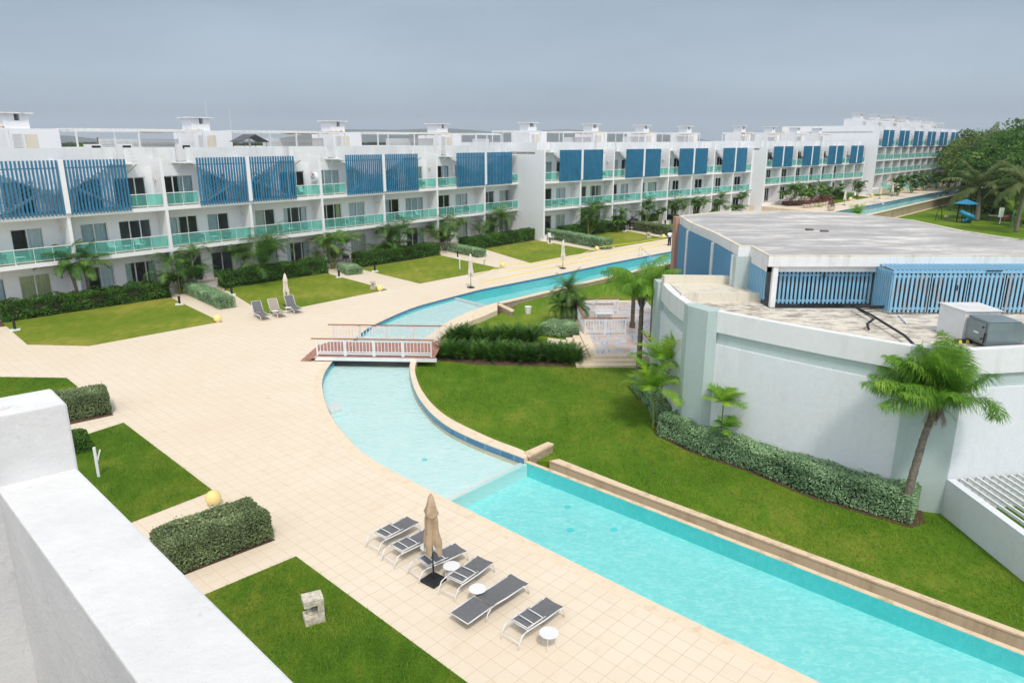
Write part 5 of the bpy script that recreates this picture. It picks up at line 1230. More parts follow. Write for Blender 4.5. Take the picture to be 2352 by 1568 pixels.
def crown_palm(name,label,cat,P,top,rad,seed,mat,nf=18,trunk_r=.11,lean=(0,0),ll=.5,lw=.035,nl=60,hang=.5,droop=(1.3,2.0),el=(.2,1.35),sway=None,two=True,dead=0,tm='trunk',twist=.0,grp=None,fl=1.0,z0=0,jit=.1,tb=0):
    global nr; keep=nr; nr=np.random.default_rng(seed); rg=random.Random(seed)
    e=empty(name,P,0,1,label,cat,grp); C_=Vector((lean[0],lean[1],top))
    tr=ringed([(0,0,z0),(lean[0]*.15,lean[1]*.15,top*.33),(lean[0]*.5,lean[1]*.5,top*.7),C_],trunk_r*1.25,trunk_r*.8,.10,12)
    V=[];T=[]
    for j in range(nf):
        az=j*2.399+rg.random()*.5; f=j/(nf-1); e_=el[1]+(el[0]-el[1])*f+rg.uniform(-.12,.12)
        v,t=frond(C_+Vector((0,0,.05)),az,e_,rad*rg.uniform(.9,1.12)*fl,rg.uniform(*droop)*(.75+.35*f),nl,ll,lw,hang=hang,vee=.15,fwd=.7,twist=twist*rg.uniform(.4,1),two=two,sway=sway,jit=jit); V.append(v);T.append(np.clip(t+tb,0,1))
    palm_parts(e,V,T,[tr],mat,tm)
    if dead:
        D=[];DT=[]
        for j in range(dead):
            v,t=frond(C_-Vector((0,0,.1)),rg.random()*6.28,rg.uniform(-.9,.9),rad*.35,1.2,16,.16,.02,hang=.6); D.append(v);DT.append(t)
        quads('dead_fronds',np.concatenate(D),M['deadleaf'],e,np.concatenate(DT))
        mb=MB()
        for j in range(9): a=j*.7; mb.bar(C_+Vector((math.cos(a)*trunk_r*.7,math.sin(a)*trunk_r*.7,-.55)),C_+Vector((math.cos(a)*trunk_r*2.6,math.sin(a)*trunk_r*2.6,.02+.2*rg.random())),.05,.02)
        mb.build('leaf_bases',M['trunk'],e)
    nr=keep; return e
M['deadleaf']=leafmat('dead_frond',[(0,(.12,.07,.04)),(.5,(.22,.14,.08)),(1,(.36,.26,.15))])
# two queen palms
P=G(1467,843,.45); P.z=ZL; crown_palm('queen_palm','tall feathery palm with yellow-green drooping crown beside the tiled terrace','palm',P,4.35,2.5,5,'l_queen',nf=20,trunk_r=.125,jit=.22,tb=.22,ll=.80,lw=.020,nl=120,hang=.95,droop=(1.5,2.1),el=(.75,1.52),sway=np.array([-.25,-.1,0]),dead=2)
P=G(2083,1131,.75); P.z=ZL; crown_palm('queen_palm','windblown feathery palm rising from the clipped hedge before the white curved wall','palm',P,4.0,2.05,9,'l_queen',nf=28,trunk_r=.115,jit=.24,lean=(.50,.05),ll=.72,lw=.021,nl=130,hang=.45,droop=(.8,1.5),el=(.35,1.57),sway=np.array([-1.15,.05,.30]),dead=9)
# dwarf date palms by the terrace
for (x,y,yt,s_,lb,sd) in ((1304,747,655,1.6,'tallest feathery dwarf date palm standing in the small silver hedge',3),(1292,742,690,1.4,'lower dwarf date palm leaning left in the small silver hedge',4),(1326,742,695,1.1,'right-hand dwarf date palm with reddish trunk against the white fence',6)):
    P=G(x,y,ZL); crown_palm('dwarf_date_palm',lb,'palm',P,max(1.0,zat(P,yt)-ZL-.35),s_,sd+20,'l_palm',nf=34,trunk_r=.12,ll=.36,lw=.022,nl=64,hang=.2,droop=(1.2,1.9),el=(-.1,1.3),two=False,grp='dwarf date palms by the terrace')
# areca cluster against the pavilion corner, single small palm
for i,(x,y,yt,r_,lb) in enumerate(((1500,985,840,.95,'leftmost lime areca stem of the corner cluster'),(1515,968,775,1.05,'tallest lime areca of the corner cluster'),(1536,958,822,1.15,'right lime areca of the corner cluster leaning over the hedge'))):
    P=G(x,y,ZL); crown_palm('areca_palm',lb,'palm',P,zat(P,yt+58)-ZL,r_*1.6,60+i,'l_lime',tb=.12,nf=12,trunk_r=.035,ll=.55,lw=.075,nl=34,hang=.15,droop=(.9,1.4),el=(.35,1.4),two=False,tm='greenstem',grp='lime arecas at the pavilion corner',lean=(.12*(i-1),0))
P=G(1656,992,.75); P.z=ZL; crown_palm('areca_palm','single small variegated palm growing out of the long silver hedge','palm',P,zat(P,928)-ZL,.85,70,'l_lime',nf=12,trunk_r=.03,ll=.42,lw=.07,nl=24,hang=.1,droop=(.7,1.2),el=(.3,1.2),two=False,tm='greenstem')
P=G(1668,1003,.75); P.z=ZL; crown_palm('areca_palm','low offshoot palm at the foot of the single small palm in the hedge','palm',P,zat(P,985)-ZL,.6,71,'l_lime',nf=10,trunk_r=.03,ll=.32,lw=.06,nl=20,hang=.1,droop=(.8,1.3),el=(.2,1.3),two=False,tm='greenstem')
# twin palms at the left end
for (bx,by,cx,cy,lb,sd) in ((189,708,168,610,'left leaning coconut palm of the pair at the far left hedge',11),(212,703,207,610,'right upright coconut palm of the pair at the far left hedge',12)):
    P=G(bx,by); d=(P-Vector((0,0,H))).length; t=zat(P,cy); lx=(cx-bx)/1650*d
    crown_palm('coconut_palm',lb,'palm',P,t,2.05,sd,'l_palm',nf=19,trunk_r=.12,lean=(lx*.8,0),ll=.60,lw=.036,nl=62,hang=.45,droop=(1.2,1.8),el=(.25,1.5),two=True,sway=np.array([.12,0,0]),grp='pair of coconut palms at the far left hedge')
# coconut palms by the playground
ZPg=ZP
P=G(2243,507,ZPg); crown_palm('coconut_palm','large coconut palm with curved trunk behind the blue slide','palm',P,zat(P,438)-ZPg,6.2,21,'l_coco',nf=20,trunk_r=.30,lean=(.6,1.5),ll=1.3,lw=.12,nl=52,hang=.45,droop=(1.2,1.9),el=(-.05,1.35),sway=np.array([.15,0,.05]))
P=G(2352,540,ZPg)+Vector((1.0,3,0)); crown_palm('coconut_palm','coconut palm cut by the right edge beside the lamp post','palm',P,zat(P,425)-ZPg,5.2,22,'l_coco',nf=18,trunk_r=.22,ll=1.1,lw=.10,nl=46,hang=.45,droop=(1.2,1.9),el=(-.05,1.35),sway=np.array([-.15,0,.05]))
P=G(2243,470,ZPg); crown_palm('coconut_palm','coconut palm crown showing among the forest trees above the large palm','palm',P,9.5,5.5,23,'l_coco',nf=16,trunk_r=.25,ll=1.2,lw=.13,nl=40,hang=.4,droop=(1.0,1.7),el=(.1,1.4))
P=G(2192,452,ZPg); crown_palm('coconut_palm','short coconut palm leaning over the far end of the raised pool','palm',P+Vector((2,6,0)),5.0,4.5,24,'l_coco',nf=14,trunk_r=.2,ll=1.0,lw=.13,nl=36,hang=.5,droop=(1.2,1.8),el=(-.2,1.2),sway=np.array([-.4,0,0]))
# ------------------------------------------------------------------ hedges
def hedge(label,front,width,height,leaf,dens,mat,z=0.0,grp=None,rough=.06,cat='hedge',side=1,name='clipped_hedge',back=.35,core='mulchcore',round_=.12,dome=0):
    """front: list of world points of the front foot line; the hedge extends to the left-hand side (side=1) of it"""
    F=[Vector((p.x,p.y)) for p in front]; o=F[0].copy(); F=[np.array([p.x-o.x,p.y-o.y]) for p in F]
    segL=[np.linalg.norm(b-a) for a,b in zip(F[:-1],F[1:])]; cum=np.concatenate([[0],np.cumsum(segL)]); Lt=cum[-1]
    nrm=[]; 
    for a,b in zip(F[:-1],F[1:]): t=(b-a)/np.linalg.norm(b-a); nrm.append(np.array([-t[1],t[0]])*side)
    vn=[nrm[0]]+[(nrm[i]+nrm[i+1])/np.linalg.norm(nrm[i]+nrm[i+1]) for i in range(len(nrm)-1)]+[nrm[-1]]
    FF=np.array(F); VN=np.array(vn)
    def at(u,v):
        x=np.interp(u,cum,FF[:,0])+np.interp(u,cum,VN[:,0])*v; y=np.interp(u,cum,FF[:,1])+np.interp(u,cum,VN[:,1])*v
        return x,y
    areas=[('f',Lt*height),('t',Lt*width),('b',Lt*height*back),('l',width*height),('r',width*height)]
    Vv=[];Tt=[]
    for k,A in areas:
        n=max(30,int(A*dens)); a=nr.random(n); b=nr.random(n); dpt=nr.random(n)**1.6*.14
        if k=='f': u=a*Lt; v=dpt; h=b*height; nn=np.array([0,-1,.15])
        elif k=='b': u=a*Lt; v=width-dpt; h=b*height; nn=np.array([0,1,.15])
        elif k=='t': u=a*Lt; v=b*width; h=height-dpt; nn=np.array([0,0,1])
        elif k=='l': u=dpt; v=a*width; h=b*height; nn=np.array([-1,0,.15])
        else: u=Lt-dpt; v=a*width; h=b*height; nn=np.array([1,0,.15])
        if dome: h=h*(1-dome*((v/width-.5)**2*2+(u/Lt-.5)**2*2))
        # rounded shoulders and lumpiness
        e=np.minimum(v,width-v); hh=np.where(e<round_,h-(round_-e)*.8*(h/height)**4,h)
        eu=np.minimum(u,Lt-u); hh=np.where(eu<round_,hh-(round_-eu)*.7*(h/height)**4,hh)
        lump=rough*(np.sin(u*5.1+v*3)+np.sin(u*2.3+1.7+h*4)+np.sin(v*7+h*6))/1.6
        stray=(nr.random(n)<.03)*nr.random(n)*.12
        hh=hh+(lump+stray)*(1 if k=='t' else .3)
        if k=='f': v=v-lump*.8-stray*.6
        if k=='b': v=v+lump*.8
        if k=='l': u=u-lump*.8
        if k=='r': u=u+lump*.8
        hh=np.maximum(hh,.05+.10*nr.random(n)); drop=(h<.22*height)&(nr.random(n)<.55)&(k!='t'); u=np.where(drop,np.clip(u,.2,Lt-.2),u); v=np.where(drop,np.clip(v,.16,width-.16),v); x,y=at(u,v)
        i=np.clip(np.searchsorted(cum,u)-1,0,len(nrm)-1); N=np.array(nrm)[i]; Tn=np.stack([N[:,1],-N[:,0]],1)*side
        nv=np.zeros((n,3)); nv[:,:2]=Tn*nn[0]+N*nn[1]; nv[:,2]=nn[2]; nv=unit(nv+nr.normal(size=(n,3))*.75)
        d=unit(np.cross(nv,rvec(n))); s=np.cross(nv,d); sz=leaf*(.7+.6*nr.random(n))
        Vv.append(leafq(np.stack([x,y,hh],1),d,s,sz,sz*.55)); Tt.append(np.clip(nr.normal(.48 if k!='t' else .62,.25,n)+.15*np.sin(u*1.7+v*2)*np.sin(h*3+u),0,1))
    mb=MB(); ins=.13; N2=max(2,int(Lt/.8)); us=np.linspace(ins,Lt-ins,N2)
    lo=[at(u,ins) for u in us]; hi=[at(u,width-ins) for u in us[::-1]]
    mb.prism([(float(x),float(y)) for x,y in lo+hi],.16,height-.14*(1+1.2*dome*2))
    return quads(name,np.concatenate(Vv),[M[mat],M['hedgecore']],None,np.concatenate(Tt),loc=(o.x,o.y,z),label=label,cat=cat,group=grp,extra=mb)
M['hedgecore']=plain('hedge_twigs',(.045,.04,.022),.95,.5,12)
def GW(pts,z=0): return [G(x,y,z) for x,y in pts]
# near hedges
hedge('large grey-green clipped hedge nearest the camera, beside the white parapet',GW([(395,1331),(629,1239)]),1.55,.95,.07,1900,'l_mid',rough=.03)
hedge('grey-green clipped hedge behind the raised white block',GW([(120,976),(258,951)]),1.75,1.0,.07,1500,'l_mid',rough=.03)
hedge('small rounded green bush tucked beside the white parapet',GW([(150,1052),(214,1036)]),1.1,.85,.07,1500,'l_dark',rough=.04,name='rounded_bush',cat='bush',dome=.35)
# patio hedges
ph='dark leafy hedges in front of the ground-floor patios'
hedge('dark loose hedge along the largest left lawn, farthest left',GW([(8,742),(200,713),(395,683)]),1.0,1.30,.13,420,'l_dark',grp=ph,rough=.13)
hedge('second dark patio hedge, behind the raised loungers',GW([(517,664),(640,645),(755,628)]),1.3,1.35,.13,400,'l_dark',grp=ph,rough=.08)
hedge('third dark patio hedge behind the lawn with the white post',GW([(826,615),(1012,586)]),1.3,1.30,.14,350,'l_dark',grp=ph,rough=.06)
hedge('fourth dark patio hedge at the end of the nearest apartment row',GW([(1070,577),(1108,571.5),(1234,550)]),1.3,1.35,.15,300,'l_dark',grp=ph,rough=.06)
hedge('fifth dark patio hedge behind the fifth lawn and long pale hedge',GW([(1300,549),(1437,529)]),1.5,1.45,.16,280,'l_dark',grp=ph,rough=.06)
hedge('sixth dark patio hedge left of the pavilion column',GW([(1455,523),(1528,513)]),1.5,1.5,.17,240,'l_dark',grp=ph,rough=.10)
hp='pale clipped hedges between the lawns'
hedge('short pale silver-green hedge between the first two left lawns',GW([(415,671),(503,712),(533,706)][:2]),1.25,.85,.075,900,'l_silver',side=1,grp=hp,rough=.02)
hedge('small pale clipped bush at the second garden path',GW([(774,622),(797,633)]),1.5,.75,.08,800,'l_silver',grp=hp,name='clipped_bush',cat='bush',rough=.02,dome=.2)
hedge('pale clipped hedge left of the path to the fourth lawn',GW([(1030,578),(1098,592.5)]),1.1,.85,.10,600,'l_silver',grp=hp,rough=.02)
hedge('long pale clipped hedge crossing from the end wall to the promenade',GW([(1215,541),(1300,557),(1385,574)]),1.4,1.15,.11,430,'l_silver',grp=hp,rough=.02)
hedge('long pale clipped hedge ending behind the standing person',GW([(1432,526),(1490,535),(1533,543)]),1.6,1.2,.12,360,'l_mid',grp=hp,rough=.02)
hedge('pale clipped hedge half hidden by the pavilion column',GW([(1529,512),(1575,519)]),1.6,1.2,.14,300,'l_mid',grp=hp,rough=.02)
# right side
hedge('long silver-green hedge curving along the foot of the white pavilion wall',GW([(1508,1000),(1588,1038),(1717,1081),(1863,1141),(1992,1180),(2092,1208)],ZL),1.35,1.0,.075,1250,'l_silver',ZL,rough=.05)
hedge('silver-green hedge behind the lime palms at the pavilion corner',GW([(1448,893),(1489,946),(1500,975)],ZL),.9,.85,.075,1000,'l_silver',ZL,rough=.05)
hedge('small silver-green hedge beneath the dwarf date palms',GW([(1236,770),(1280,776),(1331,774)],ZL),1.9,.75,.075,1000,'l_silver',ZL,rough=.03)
# cycad-like clump by the bridge
def fern_clump(label,P0,P1,width,h,n,seed):
    global nr; keep=nr; nr=np.random.default_rng(seed); rg=random.Random(seed); e=empty('zamia_shrub',P0,0,1,label,'shrub','dark feathery shrubs by the footbridge')
    V=[];T=[]; d=P1-P0
    for i in range(n):
        u=rg.random(); v=rg.random(); nn=Vector((-d.y,d.x,0)).normalized(); b=d*u+nn*v*width
        for j in range(13):
            q,t=frond((b.x+rg.uniform(-.1,.1),b.y+rg.uniform(-.1,.1),.05),rg.random()*6.283,rg.uniform(.55,1.5),h*rg.uniform(.75,1.15),rg.uniform(.4,1.1),16,.17,.045,hang=.0,vee=.3); V.append(q);T.append(t)
    quads('fronds',np.concatenate(V),M['l_cycad'],e,np.concatenate(T)); nr=keep
fern_clump('front dark feathery shrub mass right of the footbridge',G(1005,826,ZL),G(1325,838,ZL),1.3,1.05,120,5)
fern_clump('rear dark feathery shrub mass behind the front one, toward the lawn',G(1025,787,ZL),G(1228,790,ZL),1.0,1.05,60,6)
fern_clump('dark feathery shrubs showing between pergola and middle pool',G(1490,640,ZL),G(1560,640,ZL),1.6,1.3,14,7)
# grassy yellow shrubs behind the pavilion roof
def spiky(label,P,h,n,seed,mat='l_lime'):
    global nr; keep=nr; nr=np.random.default_rng(seed); rg=random.Random(seed); e=empty('bushy_palm',P,0,1,label,'palm')
    V=[];T=[]
    for i in range(n):
        q,t=frond((rg.uniform(-.3,.3),rg.uniform(-.3,.3),h*.15),rg.random()*6.283,rg.uniform(.4,1.5),h*rg.uniform(.7,1.1),rg.uniform(.5,1.2),20,h*.2,.09,hang=.2,vee=.2); V.append(q);T.append(np.clip(t+.2,0,1))
    quads('fronds',np.concatenate(V),M[mat],e,np.concatenate(T)); mb=MB(); mb.tube([(0,0,-1.5),(0,0,h*.3)],.12,8); mb.build('trunk',M['greenstem'],e); nr=keep
spiky('yellow-green bushy palm rising above the pavilion roof edge before the far pool',G(1967,497,.6),2.1,34,3)
spiky('lime bushy plant left of the far deck steps',G(1880,487,.6),1.3,24,4); spiky('lime plant beside the low tan wall above the roof edge',G(1632,497,.2),1.2,16,8)
spiky('yellow-green bushy palm at the right edge below the lamp post',G(2345,520,ZP),4.2,46,9)
# raised garden by the third row: red shrubs, planters, hedges
hedge('dark hedge along the front of the raised garden, far left end',GW([(1690,487),(1748,484)],.2),2.0,1.6,.2,160,'l_dark',.2,rough=.1)
hedge('low clipped hedge behind the lime bushy plant',GW([(1755,486),(1815,489)],.2),2.0,1.2,.2,160,'l_mid',.2,rough=.02)
hedge('bushy green patch at the end of the middle row below the last palms',GW([(1590,492),(1675,486)],.0),3,1.2,.2,140,'l_mid',0,rough=.25)
hedge('dark hedge behind the first far lawn, centre',GW([(1855,459),(1907,457)],ZF),2.2,1.9,.22,150,'l_dark',ZF,rough=.12)
hedge('pale hedge right of the dark one by the nearest far parasol',GW([(1909,455),(1936,459)],ZF),2.0,1.2,.18,160,'l_silver',ZF,rough=.02)
hedge('rounded dark hedge behind the second far lawn',GW([(1913,450),(1955,447)],ZF),3.0,2.2,.24,130,'l_dark',ZF,rough=.25)
hedge('rounded dark hedge beside the tall white end wall',GW([(1963,447),(2006,438)],ZF),3.0,2.1,.24,130,'l_dark',ZF,rough=.2)
for i,(x,y,w_) in enumerate(((2034,441,1.8),(2074,433,2.2),(2108,430,1.6))):
    P=G(x,y,ZF); hedge(['dark bush by the tan stone post of the four-storey block','dark bush between the first two dark palms','dark bush beside the third dark palm'][i],[P,P+Vector((w_,0,0))],2.0,1.6,.24,130,'l_dark',ZF,rough=.2,name='dark_bush',cat='bush')
hedge('dark red shrub bed in front of the third apartment row',GW([(1808,474),(1850,473)],ZF),1.8,.85,.15,110,'l_red',ZF,rough=.35,name='red_shrub',cat='shrub')
for i,x in enumerate((1851,1861,1871,1880,1888,1895,1902)):
    P=G(x,478-i*1.4,ZF); e=empty('planter',P,0,1,ORD[i]+' planter from the left in the row of pale pots by the steps','planter','row of pale pots with red plants')
    mb=MB(); mb.lathe([(0,0),(.32,0),(.50,.25),(.52,.55),(.44,.58),(0,.52)],16); mb.build('pot',M['pot'],e,smooth=False)
    n=160; c=nr.normal(size=(n,3))*np.array([.28,.28,.30])+np.array([0,0,.95]); d=rvec(n); quads('plant',leafq(c,d,unit(np.cross(d,rvec(n))),np.full(n,.28),np.full(n,.12)),M['l_red'],e)
P=G(1908,484.5,ZF); e=empty('planter',P,0,1,'single pale pot with pinkish plant beside the far pool corner','planter'); mb=MB(); mb.lathe([(0,0),(.32,0),(.55,.3),(.58,.65),(.5,.68),(0,.6)],16); mb.build('pot',M['pot'],e)
n=160; c=nr.normal(size=(n,3))*np.array([.28,.28,.30])+np.array([0,0,1.1]); d=rvec(n); quads('plant',leafq(c,d,unit(np.cross(d,rvec(n))),np.full(n,.26),np.full(n,.12)),M['l_red'],e)
mb=MB(); P=G(1823,487,.2); Q=G(1847,484,.2); seg(P,Q,.3,-.2,1.7,'low_wall',M['white'],label='short white wall at the left end of the far deck steps',cat='wall')
P=G(1607,500,0); Q=G(1627,497,0); seg(P,Q,.3,0,1.3,'low_wall',M['orange'],label='short tan garden wall just above the pavilion roof edge',cat='wall')
P=G(2041,441,ZF); mb=MB(); mb.box(-.5,.5,-.25,.25,0,3.1); tag(mb.build('stone_post',M['pot'],loc=P),'tall tan stone slab standing behind the third far parasol','stone post')
# ------------------------------------------------------------------ trees
TREES=[]
def make_tree(seed,mat,ncl=90,per=46,R=4.2,Hc=3.6,zc=6.8,leaf=.42):
    global nr; keep=nr; nr=np.random.default_rng(seed)
    cs=rvec(ncl)*np.array([R,R,Hc])*(.55+.45*nr.random((ncl,1))**.4); cs[:,2]=np.abs(cs[:,2])*1.0-Hc*.35*nr.random(ncl); cs[:,2]+=zc-1.2
    V=[];T=[]
    for c in cs:
        r=.8+.7*nr.random(); p=rvec(per)*np.array([r,r,r*.7])*(.6+.4*nr.random((per,1))); p[:,2]=np.where(p[:,2]<-.3,-p[:,2]*.5,p[:,2])
        nv=unit(p+nr.normal(size=p.shape)*.6); d=unit(np.cross(nv,rvec(per))); V.append(leafq(c+p,d,np.cross(nv,d),leaf*(.7+.6*nr.random(per)),leaf*.55*np.ones(per))); T.append(np.clip(nr.normal(.45+.2*nr.normal(),.12,per),0,1))
    nr=keep; return np.concatenate(V),np.concatenate(T)
def tree(seed,mat,label,P,s,rz,proto=None,grp='trees of the dark wood behind the playground'):
    if proto is None:
        e=empty('broadleaf_tree',P,rz,s,label,'tree',grp); V,T=make_tree(seed,mat); quads('crown',V,M[mat],e,T)
        mb=MB(); rg=random.Random(seed); mb.tube([(0,0,0),(.1,0,2.2),(0,.1,4.6)],.26,9,r1=.16)
        for i in range(6): a=i*1.05+rg.random(); mb.tube([(0,0,2.5+.3*i),(math.cos(a)*1.4,math.sin(a)*1.4,4.4+.2*i),(math.cos(a)*2.7,math.sin(a)*2.7,6.0)],.10,6,r1=.03)
        mb.build('trunk',M['bark'],e,smooth=True); return e
    e=copy_tree(proto); e.location=P; e.rotation_euler=(0,0,rz); e.scale=(s,s,s*(.9+.2*rnd.random())); e['label']=label; return e
protos=[]
places=[]
# front edge of the wood, then rows behind
edge_w=[G(x,y,ZP) for x,y in ((2206,458),(2222,470),(2240,484),(2262,489),(2285,493),(2310,498),(2336,505),(2362,515))]
rg=random.Random(77)
desc=['broad','dense','rounded','spreading','dark','loose','bright','olive']
for i,p in enumerate(edge_w): places.append((p+Vector((2.0,3.5,0)),.95+.25*rg.random(),'front edge of the wood, %s from the left'%ORD[i]))
cnt=0
for row_ in range(1,7):
    for i in range(8):
        base=edge_w[i]; off=Vector((.62,.78,0))*(row_*8.5+rg.uniform(-2,2))+Vector((rg.uniform(-2.5,2.5),rg.uniform(-2.5,2.5),0))
        p=base+off; x,y=pr(p.x,p.y,6)
        if x>2480 or x<2190: continue
        places.append((p,1.0+.28*rg.random()+.05*row_,'%s row back in the wood, %s from the left'%(ORD[row_],ORD[i])))
for k_,(p,s_,dsc) in enumerate(places):
    m=k_%4
    if len(protos)<4: protos.append(tree(200+m,['l_tree','l_tree2','l_tree','l_dark'][m],'tree crown at the '+dsc,p,s_,rg.random()*6)); 
    else: tree(0,None,'tree crown in the '+dsc,p,s_,rg.random()*6,protos[rg.randrange(4)])
# understorey at the wood's edge
hedge('tangled undergrowth along the foot of the wood behind the bench',[p+Vector((-1.2,-1.0,0)) for p in edge_w],3.2,2.0,.34,60,'l_tree',ZP,rough=.5,name='undergrowth',cat='undergrowth',back=.1,side=1)
# real blades on the lawns
def grass(label,pts,zz,dens,ln,name='grass_blades'):
    Wp=[G(x,y,zz) for x,y in pts]; P2=np.array([[p.x,p.y] for p in Wp]); mn,mxx=P2.min(0),P2.max(0); ar=abs(sum(P2[i][0]*P2[(i+1)%len(P2)][1]-P2[(i+1)%len(P2)][0]*P2[i][1] for i in range(len(P2))))/2
    n=int(dens*(mxx-mn).prod()); q=mn+nr.random((n,2))*(mxx-mn); ins=np.zeros(n,bool); j=len(P2)-1
    for i in range(len(P2)):
        a,b_=P2[i],P2[j]; c_=((a[1]>q[:,1])!=(b_[1]>q[:,1])); xi=(b_[0]-a[0])*(q[:,1]-a[1])/((b_[1]-a[1])+1e-12)+a[0]; ins^=c_&(q[:,0]<xi); j=i
    q=q[ins]; n=len(q); pat=np.sin(q[:,0]*1.9+1)*np.sin(q[:,1]*1.6)+np.sin(q[:,0]*.7-q[:,1]*.9); keep2=nr.random(n)<(.62+.22*pat); q=q[keep2]; pat=pat[keep2]; n=len(q)
    base=np.concatenate([q,np.full((n,1),zz)],1); a=nr.random(n)*6.283; d=np.stack([np.cos(a)*.75,np.sin(a)*.75,.55+.5*nr.random(n)],1); L=(ln*(.5+nr.random(n)))[:,None]
    s_=unit(np.cross(d,[0,0,1])+1e-6)*.0065*(ln/.055); tip=base+d*L; o=Wp[0]
    V=np.stack([base-s_,base+s_,tip+s_*.25,tip-s_*.25],1)-np.array([o.x,o.y,0])
    return quads(name,V,M['l_grass'],None,np.clip(nr.normal(.45,.2,n)+.12*pat,0,1),loc=(o.x,o.y,0),label=label,cat='grass',kind='stuff')
grass('short green grass of the near lawn with the white post',[(284,971.5),(489,1127),(140,1262),(100,1030)],.03,1500,.055)
grass('short green grass of the nearest lawn around the broken pedestal',[(680,1278.5),(1073,1568),(1130,1610),(700,1700),(350,1417)],.03,1700,.055)
grass('short green grass of the lawn behind the raised block',[(0,866.3),(153,868.5),(178,888),(60,960),(-40,960)],.03,900,.06)
grass('short green grass of the garden lawn beside the curved pool',[(957,835),(1440,842),(1500,1005),(1700,1080),(2000,1190),(2160,1185),(2352,1345),(2352,1445),(1470,1124),(1285,1052),(1205,1030),(1110,995),(1050,966),(988,918),(966,880)],ZL,430,.075)
# a pale tree seen over the nearest roof
P=Vector((-62,112,0)); tr_=copy_tree(protos[0]); tr_.location=P; tr_.scale=(1.15,1.15,1.18); tr_['label']='single pale leafy tree showing above the nearest roof beside a white louvred screen'; tr_['group']='trees behind the apartment rows'
# ------------------------------------------------------------------ distant woodland and hills
nr=np.random.default_rng(5); nT=2600
r=250+1500*nr.random(nT)**1.2; az=np.radians(-47+62*nr.random(nT)); cx=np.sin(az)*r; cy=np.cos(az)*r; keep_=(cy>180); cx=cx[keep_];cy=cy[keep_];r=r[keep_]; nT=len(cx)
per=34; c=np.repeat(np.stack([cx,cy,8.0+2.2*nr.random(nT)],1),per,0); hw=np.repeat(4.5+3*nr.random(nT),per)[:,None]
p=rvec(nT*per)*hw*np.array([1,1,.6]); p[:,2]=np.abs(p[:,2])-.35*hw[:,0]; c=c+p; c[:,2]-=2.2
nv=unit(p+nr.normal(size=p.shape)*hw*.4); d=unit(np.cross(nv,rvec(len(p)))); sz=2.3*(.6+.8*nr.random(len(p)))
quads('distant_woodland',leafq(c,d,np.cross(nv,d),sz,sz*.7),M['l_far'],None,np.clip(nr.normal(np.repeat(nr.random(nT)*.6+.15,per),.12),0,1),label='flat hazy woodland stretching to the horizon behind the roofs',cat='woodland',kind='stuff')
mb=MB(); n=60; pts=[]
for i in range(n+1):
    a=math.radians(-60+110*i/n); rr=5200; hgt=60+45*math.sin(i*.21+1)+22*math.sin(i*.53)+10*math.sin(i*1.3); 
    if i>34: hgt=max(8,hgt-(i-34)*8)
    pts+= [(math.sin(a)*rr,math.cos(a)*rr,-2),(math.sin(a)*(rr+500),math.cos(a)*(rr+500),hgt),(math.sin(a)*(rr+1500),math.cos(a)*(rr+1500),-2)]
mb.add(pts,[(3*i+j,3*i+3+j,3*i+4+j,3*i+1+j)[::-1] for i in range(n) for j in (0,1)]); mb.build('hills',plain('hill_forest',(.05,.075,.04),.9,.2,.004),kind='structure',smooth=True)
# ================================================================== balcony furniture
def chair_proto(kind):
    e=empty('balcony_chair',(0,0,-50)); m=M['wicker'] if kind!='white' else M['whitepaint']
    if kind=='tub':
        mb=MB(); mb.lathe([(0,.34),(.30,.34),(.32,.38),(.28,.42),(0,.42)],14); mb.build('seat',m,e,smooth=True)
        mb=MB(); vs=[]; n=14
        for i in range(n+1):
            a=math.pi*(-.08+1.16*i/n); h=.80 if 3<i<11 else .66
            for r,z in ((.30,.40),(.37,h),(.33,h),(.27,.40)): vs.append((r*math.cos(a),r*math.sin(a),z))
        mb.add(vs,[(4*i+j,4*i+4+j,4*i+4+(j+1)%4,4*i+(j+1)%4) for i in range(n) for j in range(4)]+[(3,2,1,0),(4*n,4*n+1,4*n+2,4*n+3)]); mb.build('backrest',m,e,smooth=True)
    else:
        mb=MB(); mb.box(-.26,.26,-.26,.24,.38,.43); mb.build('seat',m,e,bevel=.01)
        mb=MB(); mb.add([(-.25,.20,.43),(.25,.20,.43),(.25,.24,.43),(-.25,.24,.43),(-.24,.34,.86),(.24,.34,.86),(.24,.37,.86),(-.24,.37,.86)],[(3,2,1,0),(4,5,6,7),(0,1,5,4),(1,2,6,5),(2,3,7,6),(3,0,4,7)]); mb.build('backrest',m,e)
        mb=MB()
        for x in (-.28,.28): mb.bar((x,-.22,.62),(x,.30,.64),.04,.03); mb.bar((x,-.22,.43),(x,-.22,.62),.03)
        mb.build('armrest',m,e)
    for x in (-.2,.2):
        for y in (-.2,.2): mb=MB(); mb.tube([(x*1.1,y*1.1,0),(x,y,.39)],.016,6); mb.build('leg',M['whitepaint'] if kind!='tub' else m,e)
    return e
protoC={k:chair_proto(k) for k in ('tub','white')}; usedC={k:False for k in protoC}
tp=empty('balcony_table',(0,0,-50)); mb=MB(); mb.box(-.28,.28,-.28,.28,.40,.435); mb.build('table_top',M['whitepaint'],tp,bevel=.005)
for x in (-.24,.24):
    for y in (-.24,.24): mb=MB(); mb.box(x-.018,x+.018,y-.018,y+.018,0,.40); mb.build('leg',M['whitepaint'],tp)
usedT=False
rowname={'A':'nearest','B':'middle'}; rg=random.Random(91)
def put(proto,P,rz,label,cat,grp):
    first=proto.location.z<-40; o=proto if first else copy_tree(proto); o.location=P; o.rotation_euler=(0,0,rz); tag(o,label,cat,grp); return o
